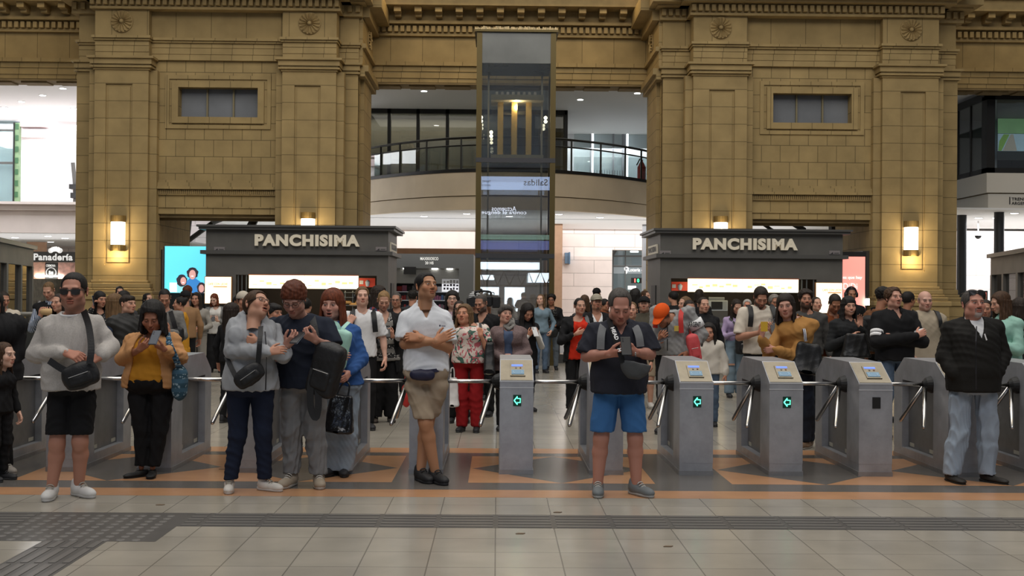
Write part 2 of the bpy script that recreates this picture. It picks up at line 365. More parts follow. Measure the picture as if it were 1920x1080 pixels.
def pier(name, xs, side):
    (s0, s1), (a0, a1, ap0, ap1), (c0, c1, cp0, cp1), (r0, r1), ret, (o0, o1) = xs
    X = lambda p, Y=YP_: fx(p, Y, 300)
    root = empty(name, (X((a0+c1)/2), YW, 0), kind='structure')
    def part(n, b, m, bevel=0, par=root): return b.build(n, m, par, bevel=bevel)
    # blocks left and right of the doorway, and over it
    xo0, xo1 = X(o0, YW), X(o1, YW); xe0, xe1 = X(s0, YS), X(r1, YS)
    wx0, wx1 = [X(p, YW) for p in xs_win[side][:2]]; wz0, wz1 = xs_win[side][2:]
    b = MB(); b.box((xe0, YS, 0), (xo0, YB, 9.4)); b.box((xo1, YS, 0), (xe1, YB, 9.4))
    b.box((xo0-.01, YW+.35, ZL['op']), (xo1+.01, 29.3, 9.4))
    xl, xr = X(a0+20), X(c1-20)
    b.box((xl, YW, 0), (xo0, YW+.36, ZL['op'])); b.box((xo1, YW, 0), (xr, YW+.36, ZL['op']))
    b.box((xl, YW, ZL['op']), (wx0, YW+.36, 9.4)); b.box((wx1, YW, ZL['op']), (xr, YW+.36, 9.4))
    b.box((wx0, YW, ZL['op']), (wx1, YW+.36, wz0)); b.box((wx0, YW, wz1), (wx1, YW+.36, 9.4))
    part('wall_field', b, STN)
    b = MB(); shaft(b, X(a0), X(a1), X(ap0), X(ap1), YP_, root); part('pilaster', b, STP)
    b = MB(); shaft(b, X(c0), X(c1), X(cp0), X(cp1), YP_, root); part('pilaster', b, STP)
    for q0, q1 in ((a0, a1), (c0, c1)):
        capital(X(q0), X(q1), YP_, root); base(X(q0), X(q1), YP_, root)
        b = MB(); x0, x1 = X(q0)-.17, X(q1)+.17
        b.box((X(q0)-.17+.0, YP_+.14, 0), (X(q1)+.17, YW+.1, ZL['cap0'])); part('pilaster_backing', b, STP)
    # corner strips (farther back) and the inner return with its own pilaster and rosette
    for (q0, q1) in ((s0, s1), (r0, r1)):
        b = MB(); b.box((X(q0, YS), YS-.12, 0), (X(q1, YS), YS+.1, ZL['cap0'])); part('corner_strip', b, STP)
        capital(X(q0, YS)+.04, X(q1, YS)-.04, YS-.1, root, YS)
        base(X(q0, YS)+.1, X(q1, YS)-.1, YS-.1, root, YS)
    sx = xe1 if ret > 0 else xe0
    b = MB(); b.box((sx-.02*ret, 28.75, 0), (sx+.09*ret, 30.35, ZL['cap0']))
    b.box((sx-.02*ret, 28.65, 1.4), (sx+.16*ret, 30.45, 1.75)); b.box((sx-.02*ret, 28.6, 0), (sx+.2*ret, 30.5, 1.4))
    for z0, z1, e in ((ZL['cap0'], ZL['cap0']+.12, .16), (ZL['cap0']+.12, 7.13, .24), (7.13, 7.55, .1), (7.55, 7.66, .18), (7.66, 8.3, .1), (8.3, 8.55, .26), (8.55, 8.9, .55)):
        b.box((sx-.02*ret, 28.3, z0), (sx+e*ret, 30.9, z1))
    part('return_pilaster', b, STP)
    rosette((sx+.1*ret, 29.5, 7.98), .24, root, '-x' if ret < 0 else 'x')
    # entablature
    b = MB()
    for (q0, q1, y) in ((s0, s1, YS-.14), (a0, a1, YP_-.03), (c0, c1, YP_-.03), (r0, r1, YS-.14), (a1-8, c0+8, YW-.12)):
        x0, x1 = X(q0, y), X(q1, y)
        b.box((x0, y+.03, 7.13), (x1, YW+.6, 7.27), 0); b.box((x0, y+.015, 7.27), (x1, YW+.6, 7.42), 0); b.box((x0, y, 7.42), (x1, YW+.6, 7.53), 0)
        b.box((x0-.03, y-.05, 7.53), (x1+.03, YW+.6, 7.58), 0); b.box((x0-.06, y-.1, 7.58), (x1+.06, YW+.6, 7.64), 0)
    part('architrave', b, STA)
    b = MB()
    for (q0, q1, y) in ((s0, s1, YS-.12), (a0, a1, YP_), (c0, c1, YP_), (r0, r1, YS-.12), (a1-8, c0+8, YW-.1)):
        b.box((X(q0, y), y, 7.64), (X(q1, y), YW+.6, 8.3))
    part('frieze', b, STF)
    b = MB(); b2 = MB(); x0, x1 = X(a0)-.1, X(c1)+.1
    b.box((x0, YP_-.1, 8.27), (x1, YW+.6, 8.33)); b.box((x0+.02, YP_-.06, 8.33), (x1-.02, YW+.6, 8.56)); dentils(b2, x0, x1, YP_-.06, 8.36, 8.51)
    for (q0, q1) in ((s0, s1), (r0, r1)):
        b.box((X(q0, YS)-.1, YS-.24, 8.27), (X(q1, YS)+.1, YW+.7, 8.56)); dentils(b2, X(q0, YS)-.1, X(q1, YS)+.1, YS-.22, 8.36, 8.51)
        b.box((X(q0, YS)-.35, YS-.8, 8.58), (X(q1, YS)+.35, YW+.7, 9.4)); b.box((X(q0, YS)-.2, YS-.55, 8.54), (X(q1, YS)+.2, YW+.7, 8.6))
    b.box((x0-.2, YP_-.35, 8.54), (x1+.2, YW+.6, 8.62)); b.box((x0-.3, YP_-.55, 8.62), (x1+.3, YW+.6, 8.72)); b.box((x0-.5, YP_-.95, 8.72), (x1+.5, YW+.6, 9.4))
    part('cornice', b, STC); part('dentil_course', b2, STC)
    for q0, q1 in ((a0, a1), (c0, c1)): rosette(((X(q0)+X(q1))/2, YP_, 7.985), .262, root)
    # window in the field
    wn = empty('window_%d' % (1 if side < 0 else 2), ((wx0+wx1)/2, YW, wz0), kind='structure')
    wn.parent = root; wn.location = wn.location-root.location
    b = MB(); frame(b, wx0-.31, wx1+.31, wz0-.26, wz1+.28, .09, YW, .035); frame(b, wx0-.15, wx1+.15, wz0-.13, wz1+.14, .15, YW, .06)
    for k in range(9):
        pass
    b.build('window_surround', STA, wn)
    b = MB(); b.box((wx0, YW+.26, wz0), (wx1, YW+.3, wz1)); b.build('window_pane', mat('frosted_pane', (.16, .17, .185), .3, noise=.15, nscale=1.5), wn)
    b = MB(); b.box((wx0, YW+.2, wz0), (wx1, YW+.27, wz0+.04))
    for k in (1, 2): xx = wx0+(wx1-wx0)*k/3; b.box((xx-.02, YW+.2, wz0), (xx+.02, YW+.27, wz1))
    b.build('window_mullion', mat('window_bar', (.2, .17, .1), .5, metal=.4), wn)
    # string course with beads over the doorway
    b = MB(); b2 = MB(); x0, x1 = X(a1+2, YW), X(c0-2, YW)
    for z0, z1, e in ((4.2, 4.26, .03), (4.1, 4.2, .1), (4.04, 4.1, .14), (3.9, 3.93, .05), (3.6, 3.63, .03)): b.box((x0, YW-e, z0), (x1, YW+.02, z1))
    n = 66
    for i in range(n): xx = x0+(i+.5)*(x1-x0)/n; b2.lathe([(.012, -.05), (.017, 0), (.012, .05)], (xx, YW-.06, 3.975), 6)
    b.box((x0, YW-.05, 3.93), (x1, YW+.02, 4.04)); part('string_course', b, STA); part('bead_course', b2, STC); part('bead_shade_strip', MB().box((x0, YW-.055, 3.935), (x1, YW, 4.035)), STD)  # last box: dark strip behind the beads, painted shade for contrast
    # doorway head: stepped, its shade put into the darker stone colour
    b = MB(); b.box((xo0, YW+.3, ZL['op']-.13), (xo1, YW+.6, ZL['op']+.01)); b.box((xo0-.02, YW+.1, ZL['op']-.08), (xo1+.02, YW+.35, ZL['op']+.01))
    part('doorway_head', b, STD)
    return root
xs_win = {-1: (334, 483, 5.76, 6.5), 1: (1448, 1595, 5.76, 6.5)}
pier('wall_left', ((146, 178), (176, 277, 197, 247), (528, 629, 551, 600), (628, 671), 1, (290, 521)), -1)
pier('wall_right', ((1241, 1300), (1299, 1400, 1329, 1377), (1654, 1759, 1688, 1735), (1755, 1791), -1, (1412, 1640)), 1)

# ---- entablature over the three bays
def bay(name, x0, x1):
    root = empty(name, ((x0+x1)/2, 30.6, 7.1), kind='structure'); y = 30.6
    b = MB(); b.box((x0, y, 7.13), (x1, 31.3, 7.25)); b.box((x0, y-.03, 7.25), (x1, 31.3, 7.42)); b.box((x0, y-.06, 7.42), (x1, 31.3, 7.56)); b.box((x0, y-.14, 7.56), (x1, 31.3, 7.66))
    b.build('architrave', STA, root)
    b = MB(); b.box((x0, y-.02, 7.66), (x1, 31.3, 8.36)); b.build('frieze', STF, root)
    b = MB(); b.box((x0, y-.14, 8.34), (x1, 31.3, 8.42)); b.box((x0, y-.1, 8.42), (x1, 31.3, 8.62)); b.box((x0, y-.32, 8.62), (x1, 31.3, 8.7)); b.box((x0, y-.25, 8.7), (x1, 31.3, 8.98)); b.box((x0, y-.85, 8.98), (x1, 31.3, 9.28)); b.box((x0, y-1.0, 9.28), (x1, 31.3, 9.6))
    b.build('cornice', STC, root)
    b = MB(); dentils(b, x0, x1, y-.1, 8.43, 8.58, .16, .1, .14); b.build('dentil_course', STC, root)
    b = MB(); n = max(2, round((x1-x0)/.52))
    for i in range(n): xx = x0+(i+.5)*(x1-x0)/n; b.box((xx-.09, y-.72, 8.84), (xx+.09, y-.24, 8.98)); b.box((xx-.08, y-.5, 8.76), (xx+.08, y-.24, 8.85))
    b.build('modillion_course', STC, root)
    # coffered soffit
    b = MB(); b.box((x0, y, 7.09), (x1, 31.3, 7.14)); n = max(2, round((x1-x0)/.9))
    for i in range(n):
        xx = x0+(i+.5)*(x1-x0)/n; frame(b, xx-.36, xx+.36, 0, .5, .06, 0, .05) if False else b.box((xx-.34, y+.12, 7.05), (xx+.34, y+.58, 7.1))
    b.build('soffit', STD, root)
XI0, XI1 = fx(671, YS, 300), fx(1241, YS, 300)
bay('trim_3', XI0, XI1); bay('trim_4', -22, fx(146, YS, 300)+.3); bay('trim_5', fx(1790, YS, 300)-.3, 22)

# ---- sconces
GLOW = mat('sconce_glass', (1, .93, .78), .4, emit=5)
SMET = mat('sconce_metal', (.22, .15, .055), .45, metal=.4)
def sconce(px, py, label):
    x, z = fx(px, 27.5, py), fz(py, 27.5, px); y = YP_+.02
    r = empty('wall_sconce', (x, y, z), label, 'wall lamp', 'wall sconces on the pilasters')
    def half(h0, h1, rr, n, m):
        pts = [(x+rr*math.cos(q), y-.02-rr*1.05*math.sin(q), z+h0) for q in np.linspace(0, math.pi, 11)]
        return MB().prism(pts, (0, 0, h1-h0)).build(n, m, r)
    half(-.27, .27, .165, 'glass_shade', GLOW); half(.27, .42, .175, 'top_cap', SMET); half(-.42, -.27, .175, 'bottom_cap', SMET)
    MB().box((x-.12, y-.03, z-.4), (x+.12, y+.06, z+.4)).build('back_plate', SMET, r)
    l = bpy.data.lights.new('sconce_light', 'POINT'); l.energy = 22; l.color = (1, .78, .45); l.shadow_soft_size = .05
    o = bpy.data.objects.new('sconce_light', l); C.objects.link(o); o.location = (x, y-.24, z-.52)
    l = bpy.data.lights.new('sconce_light', 'POINT'); l.energy = 15; l.color = (1, .78, .45); l.shadow_soft_size = .12
    o = bpy.data.objects.new('sconce_light', l); C.objects.link(o); o.location = (x, y-.33, z+.1)
sconce(217, 437, 'lit half round wall lamp on the leftmost stone pilaster')
sconce(575, 431, 'lit wall lamp on the pilaster above the left dark snack kiosk')
sconce(1354, 438, 'lit wall lamp on the pilaster above the right dark snack kiosk')
sconce(1713, 447, 'lit half round wall lamp on the rightmost stone pilaster')

# ---- gallery behind: ceilings, slabs, back walls
def struct(name, b, m, bevel=0):
    o = b.build(name, m, bevel=bevel); tag(o, kind='structure'); return o
ML, MR = XI0-1.5, XI1+1.5
struct('ceiling', MB().box((-9.5, 31.25, 7.3), (10.5, 42, 7.5)), mat('mezzanine_ceiling', (.5, .5, .48), .85))
struct('ceiling_left', MB().box((-26, 31.25, 7.3), (-9.5, 45, 7.5)), CEIL)
struct('wall_back', MB().box((-26, 47, 0), (26, 47.3, 8)), PINK)
# mezzanine with its bowed parapet
def bow(x, c, sag): # front line of the mezzanine: nearest in the middle
    xm, hw = (XI0+XI1)/2, (XI1-XI0)/2
    return c+sag*((x-xm)/hw)**2
NB = 40
bx = [XI0-1.6+(XI1-XI0+3.2)*i/NB for i in range(NB+1)]
def bow_band(z0, z1, off, th, m, name, par=None, c=32.1, sag=2.2):
    return bow_solid(z0, z1, off, th, c, sag).build(name, m, par)
def bow_solid(z0, z1, off, th, c, sag):
    b = MB(); n = NB+1; ys = [bow(x, c, sag)+off for x in bx]
    v = [(x, y, z0) for x, y in zip(bx, ys)]+[(x, y, z1) for x, y in zip(bx, ys)]+[(x, y+th, z0) for x, y in zip(bx, ys)]+[(x, y+th, z1) for x, y in zip(bx, ys)]; f = [(0, n, 3*n, 2*n), (n-1, 3*n-1, 4*n-1, 2*n-1)]
    for i in range(NB): f += [(i, i+1, n+i+1, n+i), (2*n+i, 3*n+i, 3*n+i+1, 2*n+i+1), (n+i, n+i+1, 3*n+i+1, 3*n+i), (i, 2*n+i, 2*n+i+1, i+1)]
    b.add(v, f); return b
mz = empty('mezzanine', (0, 33, 3.94), kind='structure')
bow_band(4.32, 4.97, 0, .3, CREAM, 'parapet_band', mz); bow_band(3.94, 4.30, .05, .3, CREAM, 'parapet_band', mz); bow_band(4.29, 4.33, .1, .25, STD, 'parapet_groove', mz)
bow_band(4.97, 5.06, -.03, .2, BLK, 'parapet_cap', mz)
MB().box((XI0-3, 36.0, 3.97), (XI1+3, 45, 4.2)).build('slab', CEIL, mz)
b = MB()
for i in range(NB): b.prism([(bx[i], bow(bx[i], 32.2, 2.2), 3.955), (bx[i+1], bow(bx[i+1], 32.2, 2.2), 3.955), (bx[i+1], 36.5, 3.955), (bx[i], 36.5, 3.955)], (0, 0, .05))
b.build('slab_soffit', CEIL, mz)
# railing
rl = empty('balcony_railing', (0, 32.2, 5.06), 'black bowed balcony railing along the mezzanine edge', 'railing')
RB = mat('railing_black', (.02, .019, .016), .4, metal=.5)
MB().tube([(x, bow(x, 32.15, 2.2), 5.93) for x in bx], .035, 8).build('top_rail', RB, rl)
MB().tube([(x, bow(x, 32.15, 2.2), 5.72) for x in bx], .022, 8).build('lower_rail', RB, rl)
for px in (705, 746, 800, 866, 1070, 1128, 1180, 1216):
    x = fx(px, 33, 290); MB().box((x-.025, bow(x, 32.12, 2.2), 5.04), (x+.025, bow(x, 32.12, 2.2)+.05, 5.93)).build('post', RB, rl)
bow_solid(5.08, 5.70, .05, .012, 32.12, 2.2).build('glass_panel', GL, rl)
# glazed office front on the mezzanine
DKG = mat('office_dark', (.26, .25, .22), .35, noise=.1, nscale=1)
ow = empty('window_3', (fx(800, 36), 36.1, 4.2), kind='structure')
xa, xb = XI0-1, fx(1062, 36.1, 250)
MB().box((xa, 37.4, 4.2), (xb, 37.5, 7.3)).build('office_back', DKG, ow)
MB().box((xa, 36.1, 4.2), (xb, 36.13, 7.3)).build('pane', GLD, ow)
b = MB(); b.box((xa, 36.0, 7.16), (xb, 36.2, 7.3))
for px in (730, 784, 839, 1000, 1061): x = fx(px, 36.1, 250); b.box((x-.05, 36.0, 4.2), (x+.05, 36.2, 7.3))
b.build('mullion', BLK, ow)
MB().box((xb-.1, 36.1, 4.2), (xb, 41.5, 7.3)).build('office_side', DKG, ow)
# room beyond with glass doors, exit sign
RMW = mat('room_wall', (.75, .75, .77), .7)
struct('wall_mezzanine', MB().box((xb, 41.4, 4.2), (12, 41.6, 7.3)), RMW)
dr = empty('door_1', (fx(1145, 41, 290), 41.2, 4.2), kind='structure')
b = MB(); dz1 = fz(243, 41.2, 1145)
b.box((xb, 41.15, dz1), (fx(1228, 41), 41.35, dz1+.12))
for px in (1108, 1150, 1168, 1172): x = fx(px, 41.2, 290); b.box((x-.03, 41.2, 4.2), (x+.03, 41.3, dz1))
b.build('door_frame', mat('door_steel', (.3, .31, .33), .3, metal=.7), dr)
b = MB()
for px in (1111, 1176): x = fx(px, 41.2, 290); b.box((x-.035, 41.16, 4.2), (x+.035, 41.2, dz1))
b.build('light_strip', mat('door_light', (.92, .96, 1), .5, emit=2.2), dr)
MB().box((fx(1075, 41), 41.22, 4.2), (fx(1222, 41), 41.25, dz1)).build('door_pane', GL, dr)
b = MB()
for px in np.linspace(1110, 1172, 14): x = fx(px, 41.1, 290); b.box((x-.006, 41.1, 4.3), (x+.006, 41.13, 6.0))
b.build('barcode_film', BLK, dr)
ex = empty('exit_sign', (fx(1143, 38, 211), 38, fz(211, 38)), 'small green lit exit sign under the mezzanine ceiling', 'exit sign')
x, z = fx(1143, 38, 211), fz(211, 38, 1143)
MB().box((x-.15, 38, z-.07), (x+.15, 38.05, z+.07)).build('sign_face', mat('exit_green', (.03, .5, .16), .4, emit=1.2), ex)
text('lettering', 'EXIT', (x, 37.995, z), .22, mat('exit_white', (.02, .12, .05), .4), ex)
MB().box((x-.01, 38.0, z+.07), (x+.01, 38.04, 7.3)).build('hanger', BLK, ex)
fe = empty('red_extinguisher', (fx(1203, 35.2, 320), 35.2, 5.0), 'red fire extinguisher behind the right end of the balcony railing', 'fire extinguisher')
x, z = fx(1203, 35.2, 320), 4.97
MB().lathe([(.12, 0), (.13, .05), (.13, .5), (.07, .62), (.04, .66), (.04, .72)], (x, 35.2, z), 16).build('cylinder', mat('extinguisher_red', (.25, .03, .02), .4), fe)
MB().tube([(x, 35.2, z+.7), (x-.06, 35.15, z+.74), (x-.16, 35.12, z+.55)], .02).build('hose', BLK, fe)

def downlight(px, py, zc, label, grp, r=.11):
    d = ray(px, py); t = (zc-CAMH)/d[2]; x, y = d[0]*t, d[1]*t
    o = empty('downlight', (x, y, zc), label, 'ceiling light', grp)
    MB().lathe([(r, 0), (r, -.012), (r*.8, -.016)], (x, y, zc), 20).build('ring', CEIL, o)
    MB().lathe([(r*.78, -.01), (r*.78, -.02)], (x, y, zc), 20).build('lens', LAMPW, o)
for px, py in ((795, 170), (1088, 186), (1195, 174)):
    downlight(px, py, 7.3, 'round recessed downlight in the mezzanine ceiling above the balcony', 'downlights of the mezzanine ceiling')
for px, py in ((40, 190), (80, 178), (118, 165), (8, 201), (100, 214), (138, 203)):
    downlight(px, py, 7.3, 'round recessed downlight in the bright upper ceiling at far left', 'downlights of the far left upper ceiling')
for px, py in ((720, 415), (795, 405), (875, 400), (880, 410), (805, 414), (818, 427), (878, 418), (733, 422), (1048, 401), (1125, 407), (1112, 417), (955, 405), (957, 416), (955, 427)):
    downlight(px, py, 3.955, 'round recessed downlight in the white ceiling below the mezzanine', 'downlights of the lower gallery ceiling', .13)

# gallery, ground floor
struct('ceiling_gallery', MB().box((ML-2, 36.4, 3.93), (MR+1, 47, 3.96)), CEIL)
struct('ceiling_passage', MB().box((-9.4, 29.5, 3.93), (ML-2, 47, 3.97)).box((MR+1, 29.5, 3.93), (10.5, 47, 3.97)), CEIL)
# left part: dropped beam and a tan recess over the kiosk shop
struct('wall_gallery_left', MB().box((ML-4, 43, 3.25), (fx(890, 43), 43.2, 3.95)), PINKP)
struct('trim_6', MB().box((ML-4, 46, 2.3), (fx(890, 43)+.2, 46.1, 3.6)), TAN)
struct('trim_7', MB().box((fx(1034, 40, 470), 38.5, 0), (fx(1053, 39, 470), 46.9, 3.95)), TAN)
wg = struct('wall_gallery_right', MB().box((fx(1053, 40, 470), 41.5, 0), (fx(1148, 41.5, 470), 42.2, 3.95)).box((fx(1148, 41.5, 470), 41.5, 3.2), (MR+2, 42.2, 3.95)), PINK)

# maxikiosco shop
MK = mat('shop_frame_grey', (.13, .135, .135), .5)
def shop():
    Y = 36.0; x0, x1 = fx(728, Y, 500), fx(888, Y, 500); zt = fz(476, Y, 810)
    r = empty('convenience_shop', ((x0+x1)/2, Y, 0), 'grey fronted convenience shop with rolled shutter behind the left kiosk', 'shop')
    z1 = fz(503, Y, 810)
    MB().box((x0, Y, z1), (x1, Y+3, zt)).box((x0, Y, 0), (x0+.12, Y+3, z1)).box((x1-.45, Y, 0), (x1, Y+3, z1)).box((x0, Y+2.8, 0), (x1, Y+3, zt)).build('shell', MK, r)
    c = ((x0+x1)/2, Y-.01, fz(483, Y, 810)); LT = mat('shop_letters', (.85, .85, .82), .5, emit=.35)
    text('lettering', 'MAXIKIOSCO', (fx(805, Y, 485), Y-.01, fz(485, Y, 805)), .56, LT, r, .095, bold=.03)
    text('lettering', '20 HS', (fx(805, Y, 493), Y-.01, fz(493, Y, 805)), .26, LT, r, .09, bold=.03)
    b = MB(); zs0 = fz(532, Y, 810)
    n = 14
    for i in range(n): z = z1-.0-(z1-zs0)*i/n; b.box((x0+.12, Y+.12+(i % 2)*.0, z-(z1-zs0)/n*.75), (x1-.45, Y+.18, z))
    b.build('rolled_shutter', mat('shutter_steel', (.25, .25, .24), .45, metal=.5), r)
    for px in (761, 843, 815): 
        x = fx(px, Y, 507); MB().box((x-.09, Y+.05, z1-.03), (x+.09, Y+.11, z1)).build('shop_lamp', LAMPW, r)
    MB().box((x0+.12, Y+1.6, 0), (x1-.45, Y+1.66, zs0)).build('display_back', mat('display_dark', (.05, .05, .055), .6), r)
    b = MB()
    for z in (1.05, 1.35, 1.62): b.box((x0+.14, Y+1.2, z), (x1-.5, Y+1.6, z+.025))
    b.build('shelf', mat('shelf_white', (.7, .72, .75), .5, emit=.12), r)
    x = fx(846, Y, 535); MB().box((x-.33, Y+.9, fz(548, Y)), (x+.3, Y+.95, fz(524, Y))).build('lit_panel', mat('lit_panel', (.95, .95, 1), .5, emit=.8), r)
    b = MB(); rr = random.Random(3)
    for i in range(18):
        px = fx(846, Y)-.28+(i % 6)*.1; pz = fz(544, Y)+(i//6)*.11; b.box((px, Y+.885, pz), (px+.05+rr.random()*.03, Y+.9, pz+.05+rr.random()*.03))
    b.build('panel_picture', mat('panel_print', (.12, .1, .14), .6), r)
    MB().box((fx(757, Y), Y-.12, fz(516, Y)), (fx(780, Y), Y-.02, fz(502, Y))).build('hanging_screen', BLK, r)
    return x0, x1, Y
sx0, sx1, SY = shop()
pk = [mat('pack_%s' % n, c, .5) for n, c in (('white', (.75, .75, .78)), ('pink', (.5, .18, .3)), ('grey', (.2, .2, .22)), ('blue', (.1, .2, .42)), ('red', (.5, .06, .06)), ('black', (.03, .03, .035)))]
rr = random.Random(5)
for z, n, h in ((1.075, 26, .17), (1.375, 26, .17), (1.645, 12, .22)):
    for i in range(n):
        wd = (sx1-sx0-.7)/n; x = sx0+.16+i*wd
        o = MB().box((x+.006, SY+1.28, z), (x+wd-.006, SY+1.42, z+h*(.7+.3*rr.random()))).build('goods_box', rr.choice(pk))
        tag(o, 'small packaged goods on the shelves of the grey convenience shop', 'package', 'packages in the convenience shop')

# lottery shop behind an arch on the right
def lottery():
    Y = 42.3; x0, x1 = fx(1148, Y, 480), fx(1226, Y, 480)
    r = empty('lottery_shop', ((x0+x1)/2, Y, 0), 'pale blue glass fronted lottery shop under the arched window at right of the lift', 'shop')
    BG = mat('lottery_panel', (.36, .42, .46), .4); b = MB()
    zc = fz(486, Y, 1180)
    b.box((x0, Y, fz(513, Y, 1180)), (x1, Y+.1, fz(497, Y, 1180))); b.build('fascia', BG, r); MB().box((x0, Y+2.4, 0), (x1+2, Y+2.5, 3.9)).build('back_wall', BG, r)
    LT = mat('lottery_white', (.95, .95, .95), .5, emit=.6)
    text('lettering', 'Lotería de', (fx(1194, Y, 506), Y-.02, fz(506, Y, 1194)), .62, LT, r, .13, bold=.02)
    b = MB(); x, z = fx(1174, Y), fz(504, Y, 1174); b.lathe([(.085, 0), (.085, -.02)], (x, Y-.01, z), 16, 0, 'y'); b.prism([(x-.07, Y-.02, z-.05), (x+.07, Y-.02, z-.05), (x, Y-.02, z-.2)], (0, .02, 0)); b.build('pin_logo', LT, r)
    MB().lathe([(.035, -.021), (.035, -.03)], (x, Y-.01, z), 12, 0, 'y').build('pin_hole', BG, r)
    x0d, x1d, z0d, z1d = fx(1183, Y), fx(1203, Y), fz(531, Y, 1190), fz(521, Y, 1190)
    MB().box((x0d, Y-.06, z0d), (x1d, Y, z1d)).build('number_display', BLK, r)
    text('red_digit', '1', (fx(1190, Y), Y-.065, (z0d+z1d)/2), .045, mat('led_red', (1, .1, .08), .5, emit=3), r, .13, bold=.02)
    text('green_digit', '0', (fx(1196, Y), Y-.065, (z0d+z1d)/2), .075, mat('led_green', (.05, 1, .3), .5, emit=3), r, .13, bold=.02)
    b = MB(); b.box((x0, Y-.05, fz(498, Y)), (x1, Y, fz(496, Y))); b.box((x0, Y-.05, fz(480, Y)), (x1, Y, fz(477, Y)))
    for px in (1172, 1149): x = fx(px, Y); b.box((x-.02, Y-.03, 0), (x+.02, Y+.02, fz(455, Y)))
    pts = [(fx(1147, Y), Y-.05, fz(478, Y)), (fx(1155, Y), Y-.05, fz(466, Y)), (fx(1170, Y), Y-.05, fz(457, Y)), (fx(1190, Y), Y-.05, fz(451, Y)), (fx(1215, Y), Y-.05, fz(448, Y))]
    b.tube(pts, .05); b.build('frame', MK, r)
    MB().box((x0, Y+.02, 0), (x1, Y+.04, fz(450, Y))).build('pane', GL, r)
    MB().lathe([(.16, -.02), (.16, .02), (.1, .1)], (fx(1196, Y), Y+1.2, fz(470, Y, 1196)), 16).build('pendant_lamp', mat('pendant_white', (1, 1, 1), .5, emit=2.5), r)
    x = fx(1184, Y); MB().box((x-.14, Y-.07, fz(541, Y)), (x+.16, Y-.04, fz(534, Y))).build('white_plate', LT, r)
lottery()
x = fx(1209, 38.5, 500)
struct('column', MB().lathe([(.1, 0), (.1, 3.94)], (x, 38.5, 0), 20), mat('column_grey', (.32, .33, .35), .4, metal=.3))
o = MB().box((fx(1063, 41.4)-.09, 41.3, fz(494, 41.4, 1063)), (fx(1063, 41.4)+.05, 41.5, fz(474, 41.4, 1063))).box((fx(1063, 41.4)+.05, 41.25, fz(495, 41.4, 1063)), (fx(1063, 41.4)+.1, 41.5, fz(473, 41.4, 1063))).build('wall_sign', mat('blue_grey_sign', (.12, .2, .3), .5))
tag(o, 'small blue grey sign sticking out from the pale pink stone wall', 'sign')
# low black barrier with white panels behind the crowd at the lift's right
br = empty('crowd_barrier', (fx(1070, 27, 600), 27, 0), 'black railed barrier with white panels in front of the pale stone wall', 'barrier')
x0, x1 = fx(1046, 27, 600), fx(1150, 27, 600)
MB().box((x0, 27, 1.02), (x1, 27.06, 1.08)).box((x0, 27, .9), (x1, 27.05, .94)).box((x0, 27, .2), (x0+.05, 27.05, 1.05)).build('rail', BLK, br)
MB().box((x0, 27.05, .22), (x1, 27.09, .9)).build('white_panel', WHT, br); MB().box((x0, 27, 0), (x1, 27.1, .2)).build('base', KL, br)

# far left bay
xw = fx(145, 38, 300)
struct('wall_far_left', MB().box((fx(36, 39.5, 300), 39.5, 4.2), (xw+2, 39.8, 7.3)), WHT)
struct('trim_8', MB().box((-26, 36, 3.36), (xw+2.5, 36.3, 4.05)).box((-26, 35.85, 4.05), (xw+2.5, 36.3, 4.3)).box((-26, 35.7, 4.22), (xw+2.5, 36.3, 4.3)).box((-26, 36.3, 4.1), (xw+2.5, 39.5, 4.25)), PINKP)
struct('ceiling_left_low', MB().box((-26, 36.2, 3.36), (xw+2.5, 47, 3.42)), CEIL)
struct('trim_9', MB().box((fx(36, 39.3, 240), 39.2, fz(238, 39.3, 60)), (fx(88, 39.3, 240), 39.5, fz(233, 39.3, 60))).box((fx(36, 39.3, 240), 39.3, fz(257, 39.3, 60)), (fx(84, 39.3, 240), 39.5, fz(242, 39.3, 60))), mat('pink_moulding', (.8, .66, .66), .8))
wl = empty('window_4', (fx(15, 39, 300), 39.3, 4.3), kind='structure')
MB().box((-26, 39.6, 4.25), (fx(28, 39.4, 300), 39.8, 7.3)).build('room_back', mat('pale_blue_room', (.42, .5, .52), .5, noise=.15, nscale=.8), wl)
MB().box((-26, 39.4, 4.25), (fx(28, 39.4, 300), 39.43, 7.3)).build('pane', GL, wl)
b = MB(); b.box((-26, 39.3, fz(246, 39.4, 15)), (fx(28, 39.4), 39.4, fz(243, 39.4, 15))); b.box((-26, 39.3, fz(308, 39.4, 15)), (fx(28, 39.4), 39.4, fz(304, 39.4, 15))); b.build('window_bar', KL, wl)
gs = empty('green_sign_strip', (fx(33, 39, 300), 39.2, 4.4), 'tall narrow green patterned sign at the far left upper window', 'sign')
gx0, gx1 = fx(28, 39.2, 300), fx(37, 39.2, 300)
MB().box((gx0, 39.15, 4.4), (gx1, 39.3, 7.2)).build('panel', mat('green_panel', (.14, .22, .12), .5, noise=.3, nscale=6), gs)
b = MB()
for i in range(7): z = 4.7+i*.38; b.box((gx0+.03, 39.13, z), (gx1-.03, 39.15, z+.18))
b.build('pattern', mat('green_dark', (.03, .09, .04), .5), gs)
MB().box((gx0-.03, 39.1, 4.4), (gx0+.01, 39.3, 7.2)).build('edge', BLK, gs)
sp = empty('camera_bracket', (fx(140, 38, 350), 39.35, 4.3), 'dark cctv bracket at the edge of the far left white wall', 'bracket')
x = fx(141, 39.42, 340); MB().tube([(x, 39.42, fz(379, 39.42, 141)), (x, 39.42, fz(350, 39.42, 141)), (x-.06, 39.35, fz(305, 39.42, 141))], .07).build('arm', KL, sp)
